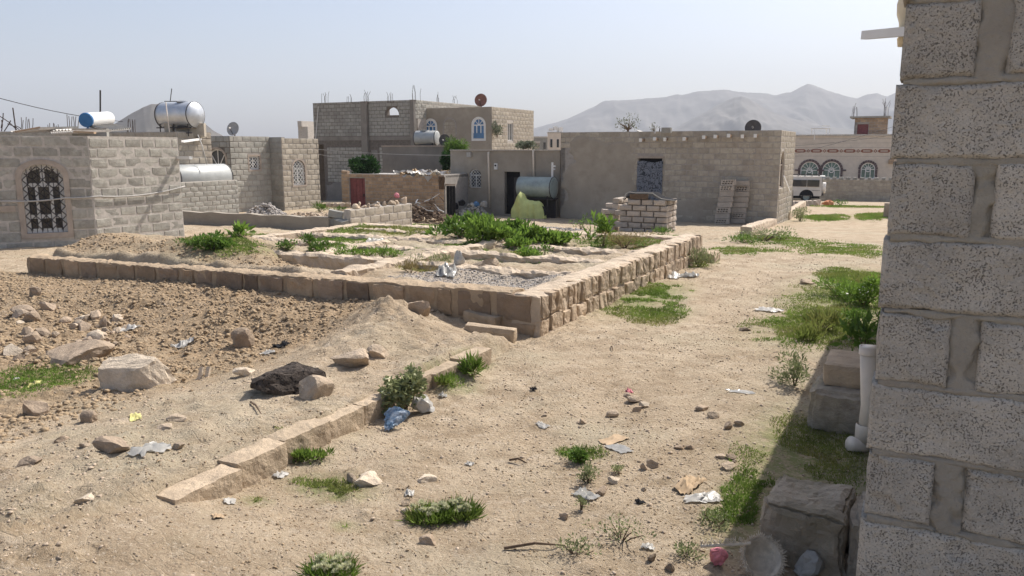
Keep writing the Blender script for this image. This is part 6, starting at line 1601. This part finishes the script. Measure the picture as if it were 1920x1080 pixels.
for k, (px, py, w, d, h, m, lab) in enumerate((
    (245, 618, .22, .14, .06, 'plastic_w', 'white plastic scrap high on the bank'), (345, 648, .2, .14, .05, 'plastic_w', 'pale plastic scrap below the clay bank'),
    (283, 845, .24, .13, .05, 'plastic_c', 'silver blue wrapper on the open plot'), (254, 783, .16, .07, .02, 'yellow', 'yellowish torn wrapper on the open plot'),
    (66, 722, .1, .07, .03, 'yellow', 'bright yellow wrapper in the left grass'), (30, 713, .05, .04, .03, 'plastic_w', 'small white crumple left of the yellow wrapper'),
    (504, 664, .14, .10, .04, 'plastic_w', 'white scrap beside a black bag on the plot'), (528, 650, .16, .1, .05, 'black', 'black plastic bag scrap on the plot'),
    (526, 892, .08, .07, .02, 'plastic_w', 'white ring scrap near the kerb'), (430, 942, .09, .06, .02, 'plastic_w', 'white scrap at the lower end of the kerb'),
    (408, 970, .07, .05, .02, 'cardboard', 'tan paper scrap below the kerb end'), (768, 928, .05, .05, .03, 'plastic_w', 'small white crumple above the flower tuft'),
    (1150, 826, .20, .12, .012, 'cardboard', 'pale flat plastic plate half buried in the lane'), (1160, 843, .18, .10, .012, 'plastic_c', 'pale torn film below the plastic plate'),
    (1098, 932, .14, .09, .03, 'plastic_c', 'clear film beside the tiny weed'), (1292, 909, .22, .10, .05, 'cardboard', 'tan crumpled sack piece on the lane'),
    (1318, 935, .2, .1, .03, 'plastic_w', 'tattered pale plastic below the tan sack'), (1215, 1027, .06, .05, .02, 'plastic_w', 'shiny scrap at the bottom of the lane'),
    (1018, 800, .1, .06, .02, 'plastic_w', 'white scrap lying left of the pale plate'), (1000, 733, .05, .05, .04, 'black', 'dark scrap in the upper lane'),
    (1200, 943, .05, .04, .02, 'black', 'tiny black scrap in the lower lane'), (1390, 735, .2, .1, .01, 'plastic_c', 'faint film scrap by the dry shrubs'),
    (1262, 520, .3, .2, .08, 'plastic_w', 'white plastic bag at the foundation foot'), (1290, 519, .3, .2, .09, 'plastic_c', 'greyish plastic bag at the foundation foot'),
    (840, 514, .32, .22, .13, 'plastic_c', 'clear plastic bag in the gravel room'), (830, 744, .07, .05, .04, 'plastic_c', 'small blue grey scrap right of the bush'),
    (1440, 583, .28, .2, .05, 'plastic_w', 'white litter spot in the stony part of the lane'), (880, 872, .05, .04, .02, 'plastic_w', 'tiny white scrap above the flower tuft'),
    (705, 455, .3, .16, .08, 'plastic_w', 'white scrap on the foundation room wall'), (1180, 738, .05, .05, .05, 'pink', 'tiny red brown scrap by the stone cluster'))):
    film('plastic_scrap' if 'bag' not in lab else 'plastic_bag', lab, px, py, w, d, h, m, 3000 + k)
def bag(name, label, px, py, w, h, m, seed, rz=0, spike=.0, base=None, deep=.8):
    p = base or gp(px, py); rm = rock_mesh(seed, (w, w * deep, h), 3, 5, .16)
    for v in rm.vertices:
        t = v.co.z / h
        if spike: v.co.x *= 1 - spike * t; v.co.y *= 1 - spike * t
        v.co += mn.noise_vector(v.co * (9 / w * .3) + Vector((seed, 0, 0))) * w * .08
    rm.materials.append(M[m]); rm.name = name; o = bpy.data.objects.new(name, rm); COL.objects.link(o); o.location = p; o.rotation_euler = (0, 0, rz); return tag(o, label, 'bag')
bag('plastic_bag', 'white knotted plastic bag standing on a room wall', 878, 488, .19, .2, 'plastic_w', 51, spike=.55, base=AB(1.62, 1.95, .40))
pb = gp(722, 812); T = tag(bpy.data.objects.new('plastic_bag', None), 'crumpled blue and silver plastic bag under the bush', 'bag'); COL.objects.link(T); T.location = pb
vs = []; nb_ = 16
for i_ in range(nb_ + 1):
    t = i_ / nb_; c_ = pb + Vector((.01 + .06 * t, .02 + .12 * t, .01 + .08 * t)); w_ = .010 + .078 * t ** .8
    for j_ in range(13):
        an = math.pi * (j_ / 12) * 1.05; rr_ = w_ * (1 + .3 * mn.noise(Vector((t * 6, j_ * .8, 3))))
        vs.append(c_ + Vector((-math.cos(an) * rr_, .25 * math.cos(an) * rr_, math.sin(an) * rr_ * .55)) + mn.noise_vector(Vector((t * 9, j_ * 1.1, 5))) * .016)
link('film', np_mesh('film', [tuple(q) for q in vs], [(i_ * 13 + j_, i_ * 13 + j_ + 1, (i_ + 1) * 13 + j_ + 1, (i_ + 1) * 13 + j_) for i_ in range(nb_) for j_ in range(12)], M['plastic_b']), T)
bag('plastic_bag', 'white plastic bag behind the grey green bush', 792, 772, .17, .12, 'plastic_w', 53)
bag('plastic_bag', 'translucent plastic bag beside the frayed basket', 1515, 1075, .14, .11, 'plastic_c', 54)
bag('plastic_bag', 'pink torn plastic at the edge of the shade', 1346, 1058, .08, .09, 'pink', 55)
# frayed basket
p = gp(1424, 1062); T = thing('frayed_basket', 'frayed woven basket with a ragged rim in the shade', 'basket', p)
c = p + Vector((-.02, -.10, .10)); axb = Vector((.12, -.70, .55)).normalized()
mb = MB(); mb.lathe([(-.08, 0), (-.08, .055), (-.04, .08), (.0, .09), (.002, .085), (-.04, .075), (-.07, .048), (-.07, 0)], c, axb, 30); mb.build('bowl', M['straw'], T, smooth=True)
fr2 = MB(); a_ = axb.orthogonal().normalized(); b_ = axb.cross(a_); r = random.Random(4)
for k in range(420):
    t = 2 * math.pi * k / 420 + r.uniform(-.02, .02); q = c + (a_ * math.cos(t) + b_ * math.sin(t)) * .089; o_ = (a_ * math.cos(t) + b_ * math.sin(t)) * r.uniform(.002, .02) * (1.6 if r.random() < .15 else 1) + axb * r.uniform(-.01, .022) + (b_ * math.cos(t) - a_ * math.sin(t)) * r.uniform(-.012, .012)
    fr2.bar(q, q + o_, .0022, .0015)
fr2.build('fringe', M['straw'], T)
fr3 = MB(); e0 = c - Vector((.11, -.02, .0))
for k in range(60):
    t = k / 59; q = c + Vector((-.08 - .20 * t, .03 * t, .07 - .03 * t)); fr3.bar(q, q + Vector((r.uniform(-.02, .01), r.uniform(-.01, .01), r.uniform(.012, .035))), .003, .002)
fr3.tube([c + Vector((-.06, 0, .07)), c + Vector((-.28, .03, .04))], .008, 6); fr3.build('torn_rim', M['straw'], T)
# sticks
for k, (a, b, lab) in enumerate((((945, 1032), (1060, 1026), 'thin dry stick lying on the lower lane'), ((955, 866), (988, 870), 'short brown stick in the lane'), ((470, 756), (490, 778), 'dark twig below the basalt boulder'), ((1146, 652), (1149, 660), 'tiny dark stub in the upper lane'))):
    p, q = gp(*a), gp(*b); tag(MB().tube([p + Vector((0, 0, .012)), p.lerp(q, .5) + Vector((0, 0, .03)), q + Vector((0, 0, .01))], [.008, .007, .003], 5).build('stick', M['trunk']), lab, 'stick')
p = gp(372, 712); T = thing('wood_scrap', 'two split wood pieces standing in the open plot', 'wood', p)
for dx in (0, .06): MB().bar(p + Vector((dx, 0, -.02)), p + Vector((dx + .02, .05, .10)), .035, .02).build('wood_piece', M['rock_pale'], T)

# ================================================================== PLANTS
def leaves(rs, cen, dirs, ln, wd, fold=.25):
    """diamond leaves folded along the middle: arrays of base points and directions"""
    n = len(cen); dirs = dirs / (np.linalg.norm(dirs, axis=1, keepdims=True) + 1e-9)
    rnd = rs.normal(size=(n, 3)); side = np.cross(dirs, rnd); side /= (np.linalg.norm(side, axis=1, keepdims=True) + 1e-9)
    up = np.cross(side, dirs); ln = np.asarray(ln).reshape(-1, 1) * np.ones((n, 1)); wd = np.asarray(wd).reshape(-1, 1) * np.ones((n, 1))
    mid = cen + dirs * ln * .5
    v = np.stack([cen, mid + side * wd * .5 + up * wd * fold, cen + dirs * ln - up * ln * .12, mid - side * wd * .5 + up * wd * fold], 1).reshape(-1, 3)
    b = np.arange(n) * 4
    f = np.concatenate([np.stack([b, b + 1, b + 2], 1), np.stack([b, b + 2, b + 3], 1)])
    return v, f
def bush(label, px, py, wpx, hpx, n, ln, wd, m, name='bush', cat='bush', group=None, seed=None, base=None, clumps=9, up=.5, flowers=0, trunk_h=0.0, dens=1.0, d=None, solid=.35):
    p = base if base is not None else (gp(px, py) if d is None else Vector((at(px, py, d).x, d, at(px, py, d).z)))
    k = (p.y * cP + (EYE - p.z) * sP) / F_PX; w, h = wpx * k, hpx * k
    rs = np.random.RandomState(seed or int(px + py)); T = thing(name, label, cat, p, group)
    cz = np.array([p.x, p.y, p.z + trunk_h])
    cc = rs.normal(size=(clumps, 3)) * np.array([w * .23, w * .2, h * .2]) + np.array([0, 0, h * .5]); cc[:, 2] = np.clip(cc[:, 2], h * .2, h * .85)
    rad = w * (.16 + .12 * rs.rand(clumps)); pick = rs.randint(0, clumps, n)
    dv = rs.normal(size=(n, 3)); dv /= np.linalg.norm(dv, axis=1, keepdims=True); q = rs.rand(n, 1) ** solid
    pts = cz + cc[pick] + dv * rad[pick][:, None] * q * np.array([1, 1, min(1.2, h / w * 1.1)])
    pts[:, 2] = np.maximum(pts[:, 2], p.z + .01)
    dr = dv * .8 + np.array([0, 0, up]) + rs.normal(size=(n, 3)) * .35
    l_ = ln * (.6 + .7 * rs.rand(n)); v, f = leaves(rs, pts, dr, l_, wd * (.7 + .6 * rs.rand(n)))
    link('foliage', np_mesh('foliage', v, f, M[m]), T)
    st = MB()
    for c in cc[:min(clumps, 7)]: a = Vector(p) - Vector((0, 0, .03)); e = Vector(cz + c); st.tube([a, a.lerp(e, .5) + Vector((0, 0, h * .08)), e], [max(.004, w * .018), max(.003, w * .012), .002], 4)
    st.build('stem', M['trunk'], T)
    if flowers:
        fl_ = MB(); 
        for i in range(flowers):
            c = Vector(pts[rs.randint(n)]) + Vector((0, 0, l_.mean() * .4)); s_ = wd * rs.uniform(.4, .9); mt = Matrix.Rotation(rs.uniform(0, 6), 3, 'Z') @ Matrix.Rotation(rs.uniform(-.6, .6), 3, 'X')
            fl_.add([c + mt @ Vector((math.cos(t) * s_, math.sin(t) * s_, 0)) for t in (0, 1.05, 2.1, 3.14, 4.2, 5.2)], [(0, 1, 2, 3, 4, 5)])
        fl_.build('flowers', M['plastic_w'] if m != 'leaf_gr' else M['flower'], T)
    return T
for k, (x, y, w, h, n) in enumerate(((862, 446, 60, 46, 260), (905, 455, 70, 52, 360), (945, 452, 60, 48, 300), (985, 452, 56, 40, 260), (1035, 459, 66, 34, 280), (900, 438, 64, 40, 240), (955, 436, 60, 34, 220), (1002, 450, 60, 40, 240), (925, 456, 60, 50, 260), (880, 440, 50, 44, 200), (1058, 457, 40, 28, 160), (975, 466, 40, 26, 160))):
    bush('leafy broad bladed plant in the dense green clump on the foundation', x, y, w, h * (.8 if x < 930 else .56), int(n * 1.3), .11, .046, 'leaf2' if k % 3 else 'leaf', 'leafy_plant', 'plant', 'leafy plants in the green clump', 70 + k, up=.9, clumps=8, base=AB(*[q for q in ((lambda g: ((g.x - C0.x) * U.x + (g.y - C0.y) * U.y, (g.x - C0.x) * V.x + (g.y - C0.y) * V.y))(gp(x, y)))], gp(x, y).z), flowers=2)
bush('thin reddish stemmed seedling left of the green clump', 842, 440, 26, 34, 60, .09, .035, 'leaf2', 'leafy_plant', 'plant', None, 91)
bush('slender sapling with pointed leaves before the block stack', 1131, 462, 40, 58, 190, .13, .04, 'leaf2', 'sapling', 'sapling', None, 92, up=.6, trunk_h=.03, clumps=7)
bush('small weed left of the slender sapling', 1088, 430, 34, 26, 120, .08, .03, 'leaf', 'weed', 'weed', None, 93)
bush('low dry brown bush before the block stack', 1172, 465, 112, 30, 1500, .05, .006, 'drygrass', 'dry_bush', 'bush', None, 94, up=.8, clumps=24)
bush('bright low shrub on the nearest room wall', 996, 488, 52, 26, 420, .055, .028, 'leaf2', 'shrub', 'shrub', None, 95, up=.5)
bush('dark spindly weed behind the bright low shrub', 1022, 478, 20, 30, 70, .05, .02, 'leaf', 'weed', 'weed', None, 96)
bush('round dark green bush near the left block house', 408, 468, 60, 30, 700, .06, .03, 'leaf', 'bush', 'bush', None, 97, up=.4)
bush('flat broad leaved plant right of the round dark bush', 456, 446, 34, 14, 50, .16, .06, 'leaf2', 'leafy_plant', 'plant', None, 98, up=.5)
bush('low weed spreading left of the round dark bush', 365, 462, 50, 14, 260, .05, .02, 'leaf', 'weed', 'weed', None, 99)
bush('small dark bush in the middle rooms, upper one', 582, 461, 30, 20, 240, .06, .022, 'leaf', 'bush', 'bush', None, 100)
bush('small dark bush in the middle rooms, lower one', 590, 474, 34, 22, 300, .06, .022, 'leaf', 'bush', 'bush', None, 101)
bush('small dark bush in the middle rooms, left one', 538, 470, 28, 16, 220, .05, .02, 'leaf', 'bush', 'bush', None, 102)
for k, x in enumerate((640, 668, 690, 715, 738)): bush('green weed growing in the pit room of the foundation', x, 479 + k * .6, 36, 16, 180, .05, .016, 'leaf2', 'weed', 'weed', 'weeds in the pit room', 110 + k)
bush('dry tuft on the wall of the nearest foundation room', 770, 512, 50, 20, 300, .07, .006, 'drygrass', 'dry_tuft', 'grass tuft', None, 120, up=1.2)
bush('dry wiry weed in the gravel room', 822, 502, 60, 24, 380, .06, .008, 'leaf_gr', 'weed', 'weed', None, 121, up=1.0)
bush('grey green bush with small round leaves above the blue bag', 758, 774, 92, 92, 1000, .036, .032, 'leaf_gr', 'bush', 'bush', None, 130, up=.3, clumps=13, flowers=40)
def tuft(label, px, py, w, h, nb, nf, seed):
    p = gp(px, py); k = (p.y * cP + EYE * sP) / F_PX; w *= k; h *= k; rs = np.random.RandomState(seed); T = thing('flower_tuft', label, 'flower tuft', p)
    a = rs.rand(nb) * 6.283; q = np.sqrt(rs.rand(nb)) * w / 2; c = np.stack([p.x + q * np.cos(a), p.y + q * np.sin(a) * .8, np.full(nb, p.z)], 1)
    dr = np.stack([np.cos(a) * .5 + rs.normal(size=nb) * .5, np.sin(a) * .5 + rs.normal(size=nb) * .5, .6 + rs.rand(nb) * .7], 1)
    v, f = leaves(rs, c, dr, h * (.3 + .45 * rs.rand(nb)), .004); link('blades', np_mesh('blades', v, f, M['grass']), T)
    pts = []; ds = []
    for i in range(nf):
        t = rs.rand() * 6.283; rr = math.sqrt(rs.rand()) * w * .42; cc = np.array([p.x + rr * math.cos(t), p.y + rr * math.sin(t) * .7, p.z + h * (.30 + .30 * rs.rand())])
        dv = rs.normal(size=(70, 3)); dv[:, 2] = np.abs(dv[:, 2]) * .8; dv /= np.linalg.norm(dv, axis=1, keepdims=True); pts.append(np.repeat(cc[None], 70, 0)); ds.append(dv)
    v, f = leaves(rs, np.concatenate(pts), np.concatenate(ds), .016 + .008 * rs.rand(nf * 70), .0035); link('flower_heads', np_mesh('flower_heads', v, f, M['flower']), T)
tuft('pale fuzzy flower tuft, left of the pair in the lane', 803, 974, 78, 46, 520, 22, 1)
tuft('pale fuzzy flower tuft, right of the pair in the lane', 858, 970, 74, 50, 560, 18, 2)
tuft('pale fuzzy flower tuft at the bottom edge', 622, 1079, 90, 52, 420, 26, 3)
bush('tiny grey shrub in the lower lane', 1104, 905, 40, 32, 320, .02, .008, 'leaf_gr', 'shrub', 'shrub', None, 140, up=.8)
bush('flat green creeping herb in the lane', 1088, 866, 60, 20, 420, .024, .014, 'leaf', 'herb', 'herb', None, 141, up=.4)
bush('tiny weed beside the clear film', 1090, 957, 24, 22, 90, .02, .007, 'leaf_gr', 'weed', 'weed', None, 142, up=.9)
bush('tiny grey weed above the brown stones', 1160, 888, 24, 18, 90, .02, .007, 'leaf_gr', 'weed', 'weed', None, 143, up=.9)
for k, (x, y, w, h) in enumerate(((1165, 1010, 90, 40), (1080, 1040, 60, 26), (1290, 1045, 50, 26), (1340, 990, 60, 26), (445, 1000, 0, 0))):
    if w: bush(('sparse weed spread low in the lower lane', 'sparse weed left of the low spread in the lower lane', 'sparse weed near the pink plastic', 'sparse weed at the edge of the shaded grass')[k], x, y, w, h, 170, .02, .009, 'leaf_gr', 'weed', 'weed', None, 145 + k, up=.6, clumps=14)
bush('dry pale shrub left of the doorstep', 1490, 722, 70, 52, 700, .035, .012, 'leaf_gr', 'shrub', 'shrub', None, 150, up=.6)
bush('broad leaved plant behind the drain pipe', 1622, 668, 84, 62, 90, .13, .05, 'leaf', 'leafy_plant', 'plant', None, 151, up=.8)
bush('dense weed with white flowers against the near house', 1622, 572, 90, 60, 1100, .05, .024, 'leaf2', 'weed', 'weed', None, 152, flowers=60)
bush('low weed mass left of the flowering weed', 1570, 556, 90, 30, 700, .05, .016, 'leaf2', 'weed', 'weed', None, 153, flowers=20)
bush('low weed in front of the flowering weed', 1600, 612, 90, 30, 620, .045, .014, 'leaf', 'weed', 'weed', None, 154)
bush('white flowering weed before the short kerb', 1432, 452, 90, 24, 500, .07, .02, 'leaf_gr', 'weed', 'weed', None, 155, flowers=90)
bush('green weed left of the white flowering weed', 1402, 456, 60, 18, 300, .07, .02, 'leaf', 'weed', 'weed', None, 156)
bush('green weed right of the white flowering weed', 1468, 450, 50, 14, 260, .06, .02, 'leaf2', 'weed', 'weed', None, 157)
bush('white flowering weed at the end of the kerb stub', 1500, 415, 46, 26, 400, .09, .03, 'leaf_gr', 'weed', 'weed', None, 158, flowers=70)
bush('dry weed at the far corner of the foundation', 1312, 500, 40, 40, 380, .09, .012, 'leaf_gr', 'weed', 'weed', None, 159, up=1.0)
bush('small green bush behind the wagon on the lane', 1578, 386, 30, 12, 160, .1, .04, 'leaf', 'bush', 'bush', None, 160)
bush('green bush at the foot of the compound wall at far right', 1665, 376, 34, 28, 300, .14, .05, 'leaf', 'bush', 'bush', None, 161)
bush('green climbing bush under the barred window', 897, 398, 26, 48, 300, .1, .04, 'leaf_dk', 'bush', 'bush', None, 162)
for k, (x, y, w, h) in enumerate(((600, 398, 30, 12), (640, 397, 20, 8), (1240, 440, 40, 10), (1540, 620, 60, 24), (1520, 640, 60, 20), (885, 705, 30, 26), (840, 722, 40, 14), (560, 866, 30, 16), (590, 862, 40, 14))):
    bush(('low weed behind the broken wall end', 'tiny weed on the broken wall end', 'low weed at the foot of the block stack', 'wispy weed at the lane edge above the shrubs', 'wispy weed just below another at the lane edge', 'upright grass weed at the far kerb end', 'low grass weed under the far kerb end', 'small weed at the kerb foot, left one', 'small weed at the kerb foot, right one')[k], x, y, w, h, 200, max(.03, h * .0009 * gp(x, y).y * .7), .01, 'leaf' if k < 3 else 'grass', 'weed', 'weed', None, 170 + k, up=1.0)
# trees
def tree(label, px, py, d, wpx, hpx, m, n, seed, ll, lw, clumps=26, name='tree', trunk_to=None, sparse=False):
    c = at(px, py, d); k = d / F_PX; w, h = wpx * k, hpx * k; g = gz1(c.x, d); T = thing(name, label, 'tree', (c.x, d, g)); rs = np.random.RandomState(seed)
    cc = rs.normal(size=(clumps, 3)); cc /= np.linalg.norm(cc, axis=1, keepdims=True); cc *= (rs.rand(clumps, 1) ** .4) * np.array([w * .36, w * .3, h * .36]); rad = w * (.09 + .10 * rs.rand(clumps))
    pick = rs.randint(0, clumps, n); dv = rs.normal(size=(n, 3)); dv /= np.linalg.norm(dv, axis=1, keepdims=True)
    pts = np.array(c) + cc[pick] + dv * rad[pick][:, None] * (rs.rand(n, 1) ** .4); dr = dv + np.array([0, 0, .35]) + rs.normal(size=(n, 3)) * .4
    v, f = leaves(rs, pts, dr, ll * (.6 + .8 * rs.rand(n)), lw * (.7 + .6 * rs.rand(n))); link('crown', np_mesh('crown', v, f, M[m]), T)
    t = MB(); b = Vector((c.x, d, g - .1)); f0 = Vector((c.x + w * .03, d, c.z - h * .35)); t.tube([b, b.lerp(f0, .5) + Vector((w * .03, 0, 0)), f0], [w * .045 + .03, w * .035 + .02, w * .03], 8)
    for i in range(min(clumps, 14)): e = Vector(c) + Vector(cc[i]); t.tube([f0, f0.lerp(e, .5) + Vector((0, 0, h * .04)), e], [w * .018, w * .012, .008], 5)
    t.build('trunk', M['trunk'], T)
tree('round dark green tree behind the shed', 683, 311, 36.3, 64, 34, 'leaf_dk', 4200, 1, .15, .05, 34)
tree('feathery green tree left of the plastered house', 856, 285, 37.4, 62, 44, 'leaf', 3200, 2, .18, .03, 30)
tree('dark creeping foliage at the plastered house left corner', 838, 300, 36.6, 26, 56, 'leaf_dk', 1200, 3, .16, .05, 16, 'climbing_tree')
tree('sparse pale tree above the brown house parapet', 1176, 232, 52, 62, 34, 'leaf_bl', 210, 4, .14, .06, 22)
tree('tiny sparse pale tree right of the sparse pale tree', 1226, 240, 54, 20, 18, 'leaf_bl', 60, 5, .12, .05, 10)
bush('flowering vine spilling over the plastered house roof', 985, 278, 40, 12, 500, .14, .06, 'leaf_bl', 'vine', 'vine', None, 180, d=35.5, flowers=60)
bush('vine hanging at the corner of the two storey house', 932, 258, 20, 34, 260, .14, .07, 'leaf_bl', 'vine', 'vine', None, 181, d=45.0, flowers=8)

# short grass, far too many blades to count
rs = np.random.RandomState(12); VV = []; FF = []; off = 0; CC = []; DD = []; LL_ = []; WW = []
for (p, ra, rb, st) in PATCH:
    dist = max(3, p.y); n = int(min(16000, 11000 * ra * rb * 3.14 * st * (9 / dist) ** 1.1 * 1.4)); n = max(n, 90)
    a = rs.rand(n) * 6.283; q = np.sqrt(rs.rand(n)) * 1.15; x = p.x + U.x * ra * q * np.cos(a) + V.x * rb * q * np.sin(a); y = p.y + U.y * ra * q * np.cos(a) + V.y * rb * q * np.sin(a)
    keep = (fbm(x * 2.3, y * 2.3, 4) + .35 * (1 - q) > -.12) & (rs.rand(n) < (1.35 - q)); x, y = x[keep], y[keep]; n = len(x)
    if n == 0: continue
    z = gz(x, y); CC.append(np.stack([x, y, z - .004], 1)); DD.append(np.stack([rs.normal(size=n) * .6, rs.normal(size=n) * .6, .3 + .9 * rs.rand(n)], 1))
    LL_.append((.012 + .026 * rs.rand(n)) * (1 + .05 * max(0, dist - 5))); WW.append(np.full(n, .0045 * (1 + .16 * max(0, dist - 4))))
v, f = leaves(rs, np.concatenate(CC), np.concatenate(DD), np.concatenate(LL_), np.concatenate(WW))
tag(link('grass', np_mesh('grass', v, f, M['grass'])), 'short patchy grass along the lane and in the rooms', kind='stuff')
